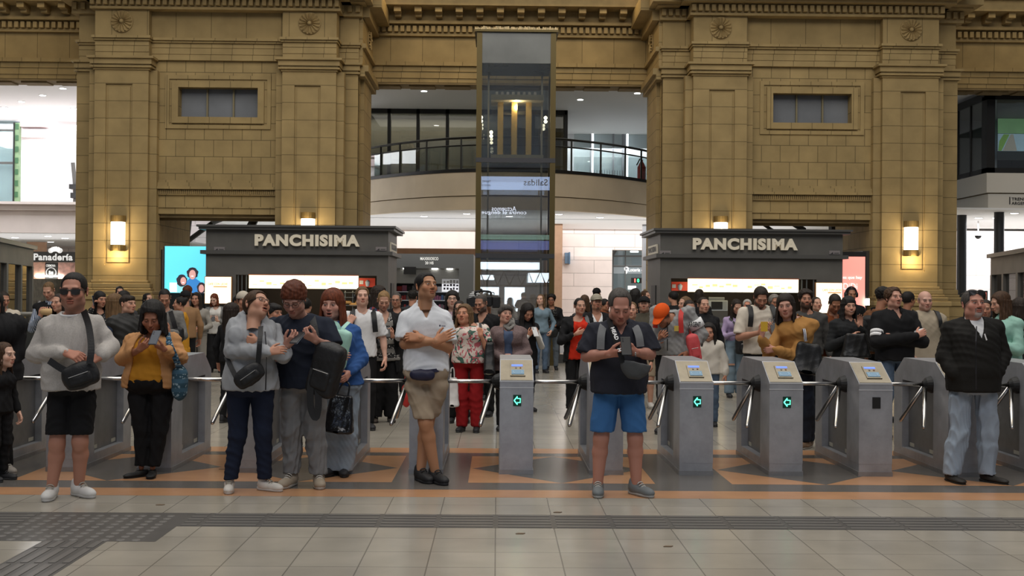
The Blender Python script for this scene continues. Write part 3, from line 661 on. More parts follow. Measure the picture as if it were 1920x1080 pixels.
MB().box((x-.15, 39.25, fz(355, 39.42, 141)), (x+.1, 39.55, fz(346, 39.42, 141))).box((x-.1, 39.25, fz(372, 39.42, 141)), (x+.1, 39.55, fz(362, 39.42, 141))).build('housing', BLK, sp)
for px, py in ((28, 445), (90, 442), (122, 446), (95, 453)):
    downlight(px, py, 3.36, 'round recessed downlight in the low white ceiling above the bakery', 'downlights above the bakery', .13)
struct('wall_bakery', MB().box((fx(50, 43, 460), 43, 2.6), (fx(84, 43, 460), 43.2, 3.36)), TAN)
def bakery():
    Y = 34.0; x0, x1 = fx(55, Y, 480), fx(147, Y, 480); zt, zb = fz(472, Y, 100), fz(491, Y, 100)
    r = empty('bakery_stall', ((x0+x1)/2, Y, 0), 'bakery stall with dark sign and bread pictures at far left', 'shop')
    MB().box((x0, Y, zb), (x1, Y+.15, zt)).build('fascia', KL, r)
    LT = mat('bakery_letters', (.9, .9, .88), .5, emit=.45)
    text('lettering', 'Panadería', (fx(100, Y, 482), Y-.01, fz(482, Y, 100)), fx(137, Y)-fx(64, Y), LT, r, .2, bold=.03)
    b = MB(); xx, zz = fx(103, Y), fz(470, Y, 103)
    for k in range(5): q = -1.0+k*.5; b.lathe([(.075, -.02), (.075, .02)], (xx+q*.13, Y, zz+.05*(1-q*q)), 10, 0, 'y')
    b.build('croissant_logo', LT, r)
    z0, z1 = fz(523, Y, 100), fz(492, Y, 100)
    for (p0, p1, n, c) in ((61, 83, 'bread_picture', (.62, .36, .27)), (108, 140, 'bread_picture', (.66, .38, .32))):
        MB().box((fx(p0, Y), Y+.02, z0), (fx(p1, Y), Y+.06, z1)).build(n, mat('bread_%d' % p0, c, .5, emit=.06, noise=.55, nscale=5), r)
    MB().box((fx(84, Y), Y+.02, z0), (fx(107, Y), Y+.06, z1)).build('price_board', KL, r)
    text('lettering', 'CREMONA', (fx(95, Y, 499), Y+.01, fz(498, Y, 95)), .27, LT, r, .07, bold=.02)
    b = MB(); cx, cz = fx(95, Y), fz(511, Y, 95)
    for k in range(24):
        q = 2*math.pi*k/24; q2 = q+.2; b.prism([(cx+a*math.cos(t), Y+.01, cz+a*math.sin(t)) for a, t in ((.13, q), (.15, q), (.15, q2), (.13, q2))], (0, .01, 0))
    b.box((cx-.06, Y+.005, cz-.05), (cx-.02, Y+.015, cz+.05)); b.box((cx+.0, Y+.005, cz-.05), (cx+.06, Y+.015, cz+.03)); b.build('badge_ring', LT, r)
    MB().box((fx(66, Y), Y-.05, fz(526, Y)), (fx(118, Y), Y+.05, fz(523.5, Y))).build('strip_light', LAMPW, r)
    MB().box((x0, Y+2.2, 0), (x1, Y+2.3, zb)).box((x0, Y, 0), (x0+.08, Y+2.3, zb)).build('back_wall', mat('stall_dark', (.09, .08, .06), .6, noise=.5, nscale=7), r)
    MB().box((x0, Y+.1, 0), (x1, Y+.7, 1.1)).build('counter', mat('stall_counter', (.25, .25, .27), .4), r)
    rr = random.Random(8); ms = [mat('jar_%d' % i, c, .4) for i, c in enumerate(((.35, .24, .1), (.06, .05, .04), (.55, .5, .42), (.3, .3, .3)))]
    for i in range(12):
        x = x0+.15+i*(x1-x0-.3)/12; h = .16+.12*rr.random()
        o = MB().lathe([(.05, 0), (.055, h*.7), (.03, h*.85), (.03, h)], (x, Y+.4, 1.1), 12).build('counter_jar', rr.choice(ms))
        tag(o, 'jar or bottle on the counter of the far left bakery stall', 'jar', 'jars on the bakery counter')
bakery()

# dark glazed booths cut by the frame's left and right edges
def booth(side):
    if side < 0:
        A = P(0, 545, 18.0); B = P(62, 545, 21.0); zt = 2.38; lab = 'dark glazed booth at the left edge of the frame'
        C1, D = A+np.array([-2.5, 0, 0]), B+np.array([-2.5, 0, 0])
    else:
        A = P(1920, 560, 18.0); B = P(1857, 560, 20.6); zt = 2.36; lab = 'dark glazed booth at the right edge of the frame'
        C1, D = A+np.array([2.5, 0, 0]), B+np.array([2.5, 0, 0])
    A, B, C1, D = [np.array([q[0], q[1], 0]) for q in (A, B, C1, D)]
    r = empty('glazed_booth', (A+B+C1+D)/4, lab, 'booth')
    A2 = A+(A-B)*.12; C2 = C1+(A-B)*.12
    up = lambda q, z: (q[0], q[1], z)
    MB().prism([up(A2, zt-.36), up(B, zt-.36), up(D, zt-.36), up(C2, zt-.36)], (0, 0, .36)).build('fascia', mat('booth_panel', (.13, .125, .115), .55, noise=.2, nscale=2), r)
    t = (B-A)/np.linalg.norm(B-A); e = .07
    off = np.array([-t[1], t[0], 0])*(.06 if side < 0 else -.06)*-1
    b = MB()
    MB().prism([up(A2+off, zt-.06), up(B+off+t*.05, zt-.06), up(D+t*.05, zt-.06), up(C2, zt-.06)], (0, 0, .07)).build('roof_edge', KL, r)
    for f_ in (-.08, .2, .62, .99):
        q = A+(B-A)*f_; b.prism([up(q-t*e, 0), up(q+t*e, 0), up(q+t*e+(D-B)*.04, 0), up(q-t*e+(D-B)*.04, 0)], (0, 0, zt-.36))
    b.prism([up(A2, 0), up(B, 0), up(B+(D-B)*.04, 0), up(A2+(D-B)*.04, 0)], (0, 0, .45)); b.build('frame', mat('booth_panel', (.1, .1, .1), .5), r)
    q0, q1 = A2+(D-B)*.02, B+(D-B)*.02
    MB().prism([up(q0, .45), up(q1, .45), up(q1+(D-B)*.005, .45), up(q0+(D-B)*.005, .45)], (0, 0, zt-.8)).build('pane', glass_mat('booth_glass', (.3, .3, .29), .12), r)
    MB().prism([up(D-(D-B)*.3, 0), up(D, 0), up(C2, 0), up(C2-(D-B)*.3, 0)], (0, 0, zt-.36)).build('back_wall', mat('booth_in', (.2, .19, .17), .6, noise=.3, nscale=2), r)
booth(-1); booth(1)
hr = empty('steel_handrail', (fx(40, 17.5, 600), 17.5, 0), 'steel handrail with two bars beside the left edge booth', 'handrail')
x0, x1 = fx(-20, 17.5, 600), fx(70, 17.5, 600); RS = mat('rail_steel', (.3, .29, .26), .35, metal=.8)
MB().tube([(x0, 17.5, fz(589, 17.5, 40)), (x1, 17.5, fz(589, 17.5, 40))], .035).build('top_rail', RS, hr); MB().tube([(x0, 17.5, fz(607, 17.5, 40)), (x1, 17.5, fz(607, 17.5, 40))], .022).build('lower_rail', RS, hr)
for px in (-8, 38, 69): x = fx(px, 17.5, 600); MB().tube([(x, 17.5, 0), (x, 17.5, fz(589, 17.5, 40))], .03).build('post', RS, hr)
MB().box((x0, 17.52, .1), (x1, 17.56, fz(610, 17.5, 40))).build('panel', mat('rail_panel', (.06, .063, .06), .4), hr)

# far right bay: control room on a white fascia, columns, pale stone wall
cx0, cy = fx(1850, 31.5, 350), 31.5
cr = empty('control_room', (cx0+2, 33, 3.0), kind='structure')
zf1, zf0 = fz(324, cy, 1850), fz(392, cy, 1850); zm = fz(362, cy, 1850)
MB().box((cx0, cy, zm+.015), (cx0+9, 41, zf1)).build('fascia', mat('fascia_white', (.6, .58, .53), .6), cr); MB().box((cx0+.06, cy+.05, zf0), (cx0+9, 41, zm-.015)).build('fascia', MATS['fascia_white'], cr)
MB().box((cx0+.1, cy+.1, zm-.02), (cx0+9, 40.9, zm+.02)).build('fascia_joint', STD, cr)
struct('ceiling_right', MB().box((cx0-6, 31.3, zf0-.03), (22, 44, zf0+.02)), CEIL)
b = MB(); zc1 = 7.1
b.box((cx0, cy, zf1), (fx(1864, cy), cy+.35, zc1)); b.box((cx0, cy, zf1), (cx0+9, cy+.12, zf1+.14)); b.box((cx0, cy, zf1), (cx0+.1, 41, zf1+.14)); b.box((cx0, cy, zc1-.1), (cx0+9, cy+.2, zc1+.1)); b.box((cx0, cy, zc1-.1), (cx0+.15, 41, zc1+.1))
for y in (32.6, 33.5, 34.5, 35.6, 36.8): b.box((cx0, y, zf1), (cx0+.06, y+.06, zc1))
b.build('frame', BLK, cr)
MB().box((cx0+.02, cy+.3, zf1), (cx0+.04, 41, zc1)).box((cx0+.3, cy+.05, zf1), (cx0+9, cy+.07, zc1)).build('pane', GLD, cr)
MB().box((cx0+.3, 36, zf1), (cx0+9, 36.2, zc1)).box((cx0+.2, cy+.2, zc1), (cx0+9, 41, zc1+.1)).build('room_back', mat('control_dark', (.11, .115, .12), .6), cr)
struct('ceiling_right_top', MB().box((cx0-6, 31.25, 7.3), (22, 44, 7.5)), CEIL)
LTD = mat('sign_charcoal', (.03, .03, .03), .5)
o = MB().box((fx(1893.5, cy)-.012, cy+.03, fz(383, cy, 1893)), (fx(1893.5, cy)+.012, cy+.05, fz(369, cy, 1893))).build('sign_bar', LTD, cr)
xT = fx(1897, cy); 
for s, py in (('TRENES', 373), ('ARGENTINOS', 381)):
    wd = len(s)*.075; text('lettering', s, (xT+wd/2, cy+.045, fz(py, cy, 1905)), wd, LTD, cr, .085, bold=.03)
sc = empty('wall_screen', (fx(1905, 35.5), 35.6, 5), 'lit screen wall showing tracks inside the upper right control room', 'screen')
x0, x1 = fx(1872, 35.5, 250), fx(1980, 35.5, 250)
SG = mat('screen_green', (.12, .26, .13), .5, emit=1, noise=.5, nscale=2.5); SB = mat('screen_blue', (.22, .34, .45), .5, emit=1, noise=.4, nscale=2)
MB().box((x0, 35.5, fz(250, 35.5, 1900)), (x1, 35.55, fz(213, 35.5, 1900))).build('upper_screen', SG, sc)
MB().box((x0, 35.5, fz(283, 35.5, 1900)), (x1, 35.55, fz(251, 35.5, 1900))).build('lower_screen', SB, sc)
b = MB(); z0, z1 = fz(283, 35.5, 1900), fz(252, 35.5, 1900)
b.prism([(fx(1878, 35.5), 35.49, z0), (fx(1905, 35.5), 35.49, z0), (fx(1898, 35.5), 35.49, z1), (fx(1893, 35.5), 35.49, z1)], (0, .01, 0)); b.build('track_picture', mat('track_grey', (.4, .4, .38), .5, emit=.4), sc)
b = MB(); b.prism([(fx(1870, 35.5), 35.49, z0), (fx(1876, 35.5), 35.49, z0), (fx(1891, 35.5), 35.49, z1), (fx(1880, 35.5), 35.49, z1), (fx(1872, 35.5), 35.49, z0+.3)], (0, .01, 0)); b.build('verge_picture', mat('verge_green', (.2, .42, .1), .5, emit=.4), sc)
ds = empty('desk_operator_chairs', (fx(1890, 33.5), 33.5, zf1), 'dark desk with monitors behind the glass of the upper right control room', 'desk')
MB().box((fx(1868, 33.5, 300), 33.3, zf1), (fx(1990, 33.5, 300), 33.9, zf1+.25)).build('desk_top', KL, ds)
b = MB()
for px in (1884, 1911, 1935): x = fx(px, 33.6, 290); b.box((x-.2, 33.6, zf1+.25), (x+.2, 33.65, zf1+.6)); b.box((x-.03, 33.55, zf1+.2), (x+.03, 33.6, zf1+.4))
b.build('monitor', BLK, ds)
for px, Y, y0 in ((1803, 33.5, 412), (1873, 32.2, 394)):
    x = fx(px, Y, 480); o = MB().lathe([(.135, 0), (.135, zf0)], (x, Y, 0), 24).build('column', mat('dark_column', (.035, .037, .04), .4)); tag(o, kind='structure')
struct('wall_far_right', MB().box((fx(1770, 40, 480), 40, 0), (24, 40.3, 3.9)), PINK)
for px, py in ((1868, 408), (1902, 399), (1835, 408)):
    downlight(px, py, zf0-.03, 'round recessed downlight under the far right white fascia', 'downlights under the right fascia', .13)
cv = empty('cctv_dome', (fx(1834, 36, 445), 36, 3), 'small white dome camera under the right gallery ceiling', 'camera')
x, z = fx(1834, 36, 442), fz(442, 36, 1834)
MB().lathe([(.09, .12), (.12, .06), (.12, 0)], (x, 36, z), 16).build('housing', WHT, cv); MB().lathe([(.1, 0), (.085, -.06), (.03, -.1)], (x, 36, z), 16).build('dome', BLK, cv); MB().tube([(x, 36, z+.1), (x, 36, zf0)], .02).build('stem', WHT, cv)
rs = empty('red_advert_screen', (fx(1858, 30, 545), 30, 0), 'small black framed red screen behind the man in a black jacket', 'screen')
x0, x1 = fx(1815, 29, 545), fx(1852, 29, 545)
MB().box((x0, 29, 0), (x1, 29.12, fz(545, 29, 1830))).build('frame', BLK, rs); MB().box((x0+.06, 28.98, .8), (x1-.04, 29.0, fz(548, 29, 1830))).build('panel', mat('red_screen', (.75, .2, .16), .5, emit=.6), rs)

# daylit platform gate on the camera's side, mirrored in the lower glass of the lift
pg = empty('window_5', (0, -20, 0), kind='structure')
SKYP = mat('daylight_pane', (.8, .9, 1), .5, emit=5.5); b = MB(); b2 = MB()
for x0_, x1_, z0_, z1_ in ((-1.6, .1, .5, 2.0), (.45, 1.7, .5, 2.0), (-2.4, 2.6, 3.1, 3.55), (-2.2, -.2, 2.45, 2.75), (1.9, 3.2, 2.3, 2.9)): b.box((x0_, -20, z0_), (x1_, -19.95, z1_))
b.build('daylight_pane', SKYP, pg)
for i in range(9): x_ = -3+.75*i; b2.tube([(x_, -19.8, 2.1), (x_+.4, -19.8, 3.0), (x_+.75, -19.8, 2.1)], .05, 6)
for z_ in (2.1, 3.0): b2.box((-4, -19.85, z_-.04), (4, -19.8, z_+.04))
b2.build('truss', KL, pg)
# ================================================================ KIOSKS, LIFT, TURNSTILES
MENU = mat('menu_lightbox', (1, .9, .62), .5, emit=2.6, noise=.12, nscale=2.2, emcol=(1, .86, .55))
LETW = mat('cream_letters', (.62, .56, .44), .5, emit=.12)
PLQ = mat('grey_plaque', (.2, .18, .18), .5)
def kiosk(pl, pr, side, label, py_top, other):
    Y = 25.0; D = 2.1; pm = (pl+pr)/2
    x0, x1 = fx(pl, Y, 480), fx(pr, Y, 480)
    zt, zb, zo = fz(py_top, Y, pm), fz(py_top+51, Y, pm), fz(py_top+93, Y, pm)
    r = empty('snack_kiosk', ((x0+x1)/2, Y, 0), label, 'kiosk')
    ow0, ow1 = (fx(442, Y), fx(706, Y)) if side < 0 else (fx(1258, Y), fx(1531, Y))
    b = MB(); b.box((x0, Y, zb), (x1, Y+D, zt-.1)); b.box((x0, Y, zo), (x1, Y+.12, zb)); b.box((x0, Y, 0), (ow0, Y+.12, zo)); b.box((ow1, Y, 0), (x1, Y+.12, zo))
    b.box((x0, Y+.12, 0), (x0+.1, Y+D, zb)); b.box((x1-.1, Y+.12, 0), (x1, Y+D, zb)); b.box((x0+.1, Y+D-.1, 0), (x1-.1, Y+D, zb)); b.box((ow0, Y, 0), (ow1, Y+.12, .95))
    b.build('shell', KD, r)
    b = MB(); b.box((x0-.13, Y-.13, zt-.1), (x1+.13, Y+D+.13, zt-.045)); b.box((x0-.17, Y-.17, zt-.045), (x1+.17, Y+D+.17, zt)); b.build('roof_slab', KL, r)
    b = MB(); b.box((x0-.1, Y-.1, zb-.04), (x1+.1, Y+D+.1, zb+.04)); b.build('band_moulding', KL, r)
    MB().box((ow0+.02, Y+.05, .95), (ow1-.02, Y+.6, 1.0)).build('counter_top', mat('counter_steel', (.35, .35, .35), .3, metal=.8), r)
    cpx, cpy = (577, 451) if side < 0 else (1396, 458)
    zc = fz(cpy, Y, cpx); text('sign_letters', 'PANCHISIMA', (fx(cpx, Y, cpy), Y-.03, zc), fx(cpx+98, Y)-fx(cpx-98, Y), LETW, r, fz(cpy-11, Y)-fz(cpy+11, Y), depth=.06, bold=.054)
    for px in ((411, 714) if side < 0 else (1247, 1564)):
        pc = MB().box((fx(px-10, Y), Y-.02, fz(py_top+47, Y, px)), (fx(px+10, Y), Y+.01, fz(py_top+40, Y, px))).build('small_plaque', PLQ, r)
        x = fx(px-6, Y); z = fz(py_top+44.5, Y, px); MB().prism([(x-.03, Y-.024, z-.02), (x+.035, Y-.024, z-.02), (x+.03, Y-.024, z+.02), (x, Y-.024, z-.005)], (0, .004, 0)).build('plaque_emblem', BLK, pc)
        MB().box((fx(px-1, Y), Y-.023, z-.012), (fx(px+8, Y), Y-.02, z+.008)).build('plaque_line', KL, pc)
    # side sign
    xs = x1 if side < 0 else x0
    sg = MB().box((xs-.03, Y+.35, zt-.52), (xs+.03, Y+D-.3, zt-.32)).build('side_sign', LETW, r)
    text('side_letters', 'PANCHISIMA', (xs+(.034 if side < 0 else -.034), Y+D/2, zt-.42), D-.8, KL, sg, .12, bold=.03, xdir=(0, 1 if side < 0 else -1, 0))
    MB().box((xs-.02, Y+.6, 0), (xs+.02, Y+1.3, zo-.15)).build('side_door', BLK, r)
    # inside: dark back wall, lit menus
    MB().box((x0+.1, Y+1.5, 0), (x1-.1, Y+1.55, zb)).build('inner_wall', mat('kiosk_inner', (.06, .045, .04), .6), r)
    ms = ((467, 568.5), (570.5, 671)) if side < 0 else ((1290.5, 1391.5), (1394, 1496.5))
    for a, c in ms:
        z0, z1 = fz(py_top+118, Y, pm), fz(py_top+93.5, Y, pm)
        mo = MB().box((fx(a, Y), Y-.02, z0), (fx(c, Y), Y+.08, z1)).build('menu_lightbox', MENU, r)
        rr = random.Random(int(a)); b = MB()
        for i in range(7):
            x = fx(a, Y)+.08+i*.145; z = z0+.05+rr.random()*.1; b.box((x, Y-.024, z), (x+.08+.04*rr.random(), Y-.018, z+.015+.05*rr.random()))
        b.build('menu_print', mat('menu_print', (.9, .55, .25), .5, emit=1.2), mo)
    mo = MB().box((fx(ms[0][0]-1, Y), Y-.03, fz(py_top+93.5, Y, pm)), (fx(ms[1][1]+1, Y), Y+.1, fz(py_top+92, Y, pm))).build('menu_frame', mat('orange_strip', (.5, .13, .04), .5), r)
    pa, pc = (673, 703) if side < 0 else (1259, 1289)
    rp = MB().box((fx(pa, Y+.3), Y+.3, fz(py_top+115, Y, pa)), (fx(pc, Y+.3), Y+.33, fz(py_top+98, Y, pa))).build('red_poster', mat('red_poster', (.55, .06, .03), .5, emit=.25), r)
    xm = fx((pa+pc)/2+1, Y+.29); z0 = fz(py_top+114, Y, pa)
    MB().lathe([(.03, 0), (.045, .05), (.055, .1), (.02, .14)], (xm, Y+.29, z0), 12).build('poster_cup', mat('poster_cup', (.6, .68, .75), .5), rp)
    MB().box((fx(pa+1, Y+.29), Y+.285, z0+.05), (fx(pa+8, Y+.29), Y+.3, z0+.13)).build('poster_note', mat('poster_note', (.75, .7, .68), .5), rp)
    # window posts
    b = MB()
    for px in ((445, 452, 460) if side < 0 else (1503, 1512, 1525)): b.box((fx(px, Y), Y+.02, 1.0), (fx(px+2, Y), Y+.06, zo))
    b.build('window_post', mat('post_grey', (.12, .13, .13), .4, metal=.5), r)
    # lit coffee poster beside the opening
    pa, pc, y0, y1 = (384.5, 433, 524, 573) if side < 0 else (1530.5, 1579, 526, 582)
    cf = empty('lit_poster', (fx((pa+pc)/2, Y), Y-.08, 0), 'cream lit coffee poster at the %s corner of the %s dark kiosk' % (('left', 'left') if side < 0 else ('right', 'right')), 'poster')
    MB().box((fx(pa-1, Y-.1), Y-.11, fz(y1+1, Y)), (fx(pc+1, Y-.1), Y-.01, fz(y0-1, Y))).build('frame', mat('copper_edge', (.3, .14, .06), .5), cf)
    MB().box((fx(pa, Y-.12), Y-.125, fz(y1, Y)), (fx(pc, Y-.12), Y-.1, fz(y0, Y))).build('panel', mat('poster_lit', (1, .88, .62), .5, emit=1.6), cf)
    xm = fx((pa+pc)/2+2, Y); text('lettering', 'CAFE CON LECHE', (xm, Y-.13, fz(y0+13, Y)), .42, mat('poster_orange', (.8, .38, .1), .5, emit=.4), cf, .05, bold=.02)
    MB().box((xm-.09, Y-.13, fz(y0+19, Y)), (xm+.2, Y-.126, fz(y0+17, Y))).build('small_line', MATS['poster_orange'], cf)
kiosk(386, 728, -1, 'left dark snack kiosk under the left stone pier', 423, 0)
kiosk(1238, 1580, 1, 'right dark snack kiosk under the right stone pier', 430, 0)
# goods on the kiosk counters
mw = empty('microwave_oven', (fx(1345, 25.4), 25.5, 1.5), 'white microwave oven inside the right snack kiosk', 'microwave')
x0, x1, z0, z1 = fx(1327, 25.5), fx(1364, 25.5), fz(583, 25.5, 1345), fz(563, 25.5, 1345)
MWM = mat('microwave_grey', (.42, .45, .47), .4)
MB().box((x0, 25.45, z0), (x1, 25.8, z1)).build('body', MWM, mw, bevel=.01); MB().box((x0+.07, 25.43, z0+.04), (x1-.12, 25.46, z1-.03)).build('door_window', BLK, mw); MB().box((x1-.1, 25.44, z0+.03), (x1-.02, 25.46, z1-.02)).build('key_panel', mat('mw_keys', (.25, .27, .28), .5), mw)
MB().box((x0-.0, 25.45, 1.0), (x1, 25.8, z0)).build('stand', KL, mw)
o = MB().box((x0+.02, 25.5, z1+.002), (x1-.06, 25.8, z1+.07)).build('steel_tray', mat('tray_steel', (.3, .31, .31), .35, metal=.7), None, bevel=.01); tag(o, 'steel tray lying on top of the white microwave oven', 'tray')
br = mat('bread_crust', (.55, .3, .1), .6, noise=.2)
for i, px in enumerate((652, 663, 674)):
    x, z = fx(px, 25.3), fz(568+i % 2*4, 25.3, px); b = MB()
    b.tube([(x-.09, 25.3, z), (x-.05, 25.3, z+.012), (x+.05, 25.3, z+.012), (x+.09, 25.3, z)], [.015, .035, .035, .015], 12)
    tag(b.build('bread_roll', br, None, smooth=True), 'long bread roll on the counter rack of the left snack kiosk', 'bread', 'bread rolls on the left kiosk rack')
rk = empty('counter_rack', (fx(662, 25.4), 25.3, 1.0), 'steel wire rack with bread on the counter of the left snack kiosk', 'rack')
b = MB()
for px in (648, 662, 679): b.box((fx(px, 25.4)-.01, 25.33, 1.0), (fx(px, 25.4)+.01, 25.36, fz(545, 25.4, px)))
for py in (573, 558, 549): b.box((fx(647, 25.4), 25.22, fz(py, 25.4, 662)), (fx(680, 25.4), 25.4, fz(py, 25.4, 662)+.012))
b.build('frame', mat('tray_steel', (.3, .31, .31), .35), rk)
# big advert screens in the doorways
def ad(px0, px1, y0, y1, Y, name, label, col, em):
    r = empty('advert_screen', (fx((px0+px1)/2, Y), Y, 0), label, 'advert screen')
    MB().box((fx(px0-3, Y), Y, 0), (fx(px1+3, Y), Y+.18, fz(y0-4, Y, (px0+px1)/2))).build('housing', BLK, r)
    s = MB().box((fx(px0, Y), Y-.03, fz(y1, Y)), (fx(px1, Y), Y+.01, fz(y0, Y))).build('screen', mat(name, col, .4, emit=em), r); return r
r = ad(309, 392, 467, 554, 26.6, 'cyan_screen', 'cyan advert screen with a smiling group left of the left dark kiosk', (.13, .68, .86), .95); Y = 26.55
def disc(b, px, py, rx, rz, mi=0, y=0): b.lathe([(1, 0), (1, -.006)], (0, 0, 0), 20, mi, 'y'); n = 40; b.v[-n:] = [(fx(px, Y)+p[0]*rx*(1+.10*(mi == 0)*math.sin(7*math.atan2(p[2], p[0]))), Y-.01+p[1]-y, fz(py, Y, px)+p[2]*rz) for p in b.v[-n:]]
S2 = [mat('ad_%s' % n, c, .5, emit=.8) for n, c in (('hair', (.035, .03, .04)), ('face', (.72, .38, .34)), ('blue', (.05, .24, .6)), ('mint', (.3, .75, .8)), ('white', (.85, .9, .95)))]
b = MB()
b.prism([(fx(330, Y), Y-.012, fz(554, Y)), (fx(352, Y), Y-.012, fz(554, Y)), (fx(350, Y), Y-.012, fz(533, Y)), (fx(340, Y), Y-.012, fz(532, Y)), (fx(333, Y), Y-.012, fz(540, Y))], (0, .003, 0), 3)
b.prism([(fx(348, Y), Y-.015, fz(554, Y)), (fx(377, Y), Y-.015, fz(554, Y)), (fx(376, Y), Y-.015, fz(533, Y)), (fx(366, Y), Y-.015, fz(526, Y)), (fx(356, Y), Y-.015, fz(526, Y)), (fx(349, Y), Y-.015, fz(534, Y))], (0, .003, 0), 2)
b.prism([(fx(371, Y), Y-.018, fz(554, Y)), (fx(387, Y), Y-.018, fz(554, Y)), (fx(384, Y), Y-.018, fz(546, Y)), (fx(374, Y), Y-.018, fz(546, Y))], (0, .003, 0), 4)
b.box((fx(318, Y), Y-.014, fz(553, Y)), (fx(332, Y), Y-.012, fz(535, Y)), 4)
for px, py, a, c, mi, y in ((361, 512, .13, .13, 0, .006), (361, 515, .075, .11, 1, .012), (361, 518, .03, .014, 4, .02), (341, 526, .12, .14, 0, .003), (344, 527, .065, .09, 1, .009), (344, 530, .026, .012, 4, .02), (378, 540, .1, .13, 0, .009), (378, 541, .06, .09, 1, .015)): disc(b, px, py, a, c, mi, y)
b.build('group_picture', S2, r)
r = ad(1574, 1621, 476, 576, 26.6, 'pink_screen', 'salmon pink advert screen right of the right dark kiosk', (.95, .32, .26), .95)
AW = mat('advert_white', (1, .92, .92), .5, emit=1)
text('lettering', 'es que hay', (fx(1598, Y), Y-.01, fz(521, Y, 1598)), fx(1616, Y)-fx(1580, Y), AW, r, .09, bold=.01)
text('large_lettering', 'DiDi', (fx(1594, Y), Y-.01, fz(537, Y, 1595)), fx(1607, Y)-fx(1581, Y), AW, r, .14)
o = MB().box((fx(1623, 26.6), 26.5, 1.4), (fx(1628, 26.6), 26.6, fz(560, 26.6, 1625))).build('light_tube', LAMPW); tag(o, 'short bright vertical light strip beside the salmon pink screen', 'light')
# dark door leaves and a glass canopy in the left doorway, posts in the right one
struct('door_2', MB().box((fx(286, 28.6), 28.6, 0), (fx(304, 28.6), 30.9, fz(468, 28.6, 295))), mat('door_dark', (.05, .042, .035), .5))
struct('door_3', MB().box((fx(1621, 27.9), 28.05, 0), (fx(1638, 27.9), 30.5, fz(470, 28, 1628))), mat('door_dark', (.05, .042, .035), .5))
cnp = empty('glass_canopy', (fx(390, 32), 32, 3), 'sloping dark framed glass canopy seen through the left doorway', 'canopy')
a, c = P(338, 462, 31.6), P(412, 408, 33.5)
MB().tube([a, c], .07, 8).tube([P(395, 420, 31.6), P(425, 408, 33.2)], .06, 8).tube([P(352, 411, 32), P(345, 470, 32)], .12, 6).tube([P(480, 406, 32), P(470, 425, 32)], .12, 6).tube([P(345, 470, 32), P(345, 470, 32)*np.array([1, 1, 0])], .06, 6).build('frame', BLK, cnp)
MB().add([a+np.array([0, .05, 0]), c+np.array([0, .05, 0]), c+np.array([2, .05, 0]), a+np.array([2, .05, 0])], [(0, 1, 2, 3)]).build('pane', GL, cnp)
cnp = empty('glass_canopy', (fx(1480, 32), 32, 3), 'sloping dark framed glass canopy seen above the right dark kiosk', 'canopy')
MB().tube([P(1428, 418, 31.6), P(1460, 440, 31.8)], .05, 8).tube([P(1480, 416, 31.6), P(1502, 430, 31.8)], .06, 8).tube([P(1487, 416, 31.6), P(1509, 430, 31.8)], .05, 8).tube([P(1565, 412, 32), P(1565, 475, 32)], .17, 8).tube([P(1565, 475, 32), P(1565, 475, 32)*np.array([1, 1, 0])], .1, 6).tube([P(1584, 470, 31.6), P(1584, 440, 31.6)], .03, 6).build('frame', BLK, cnp)

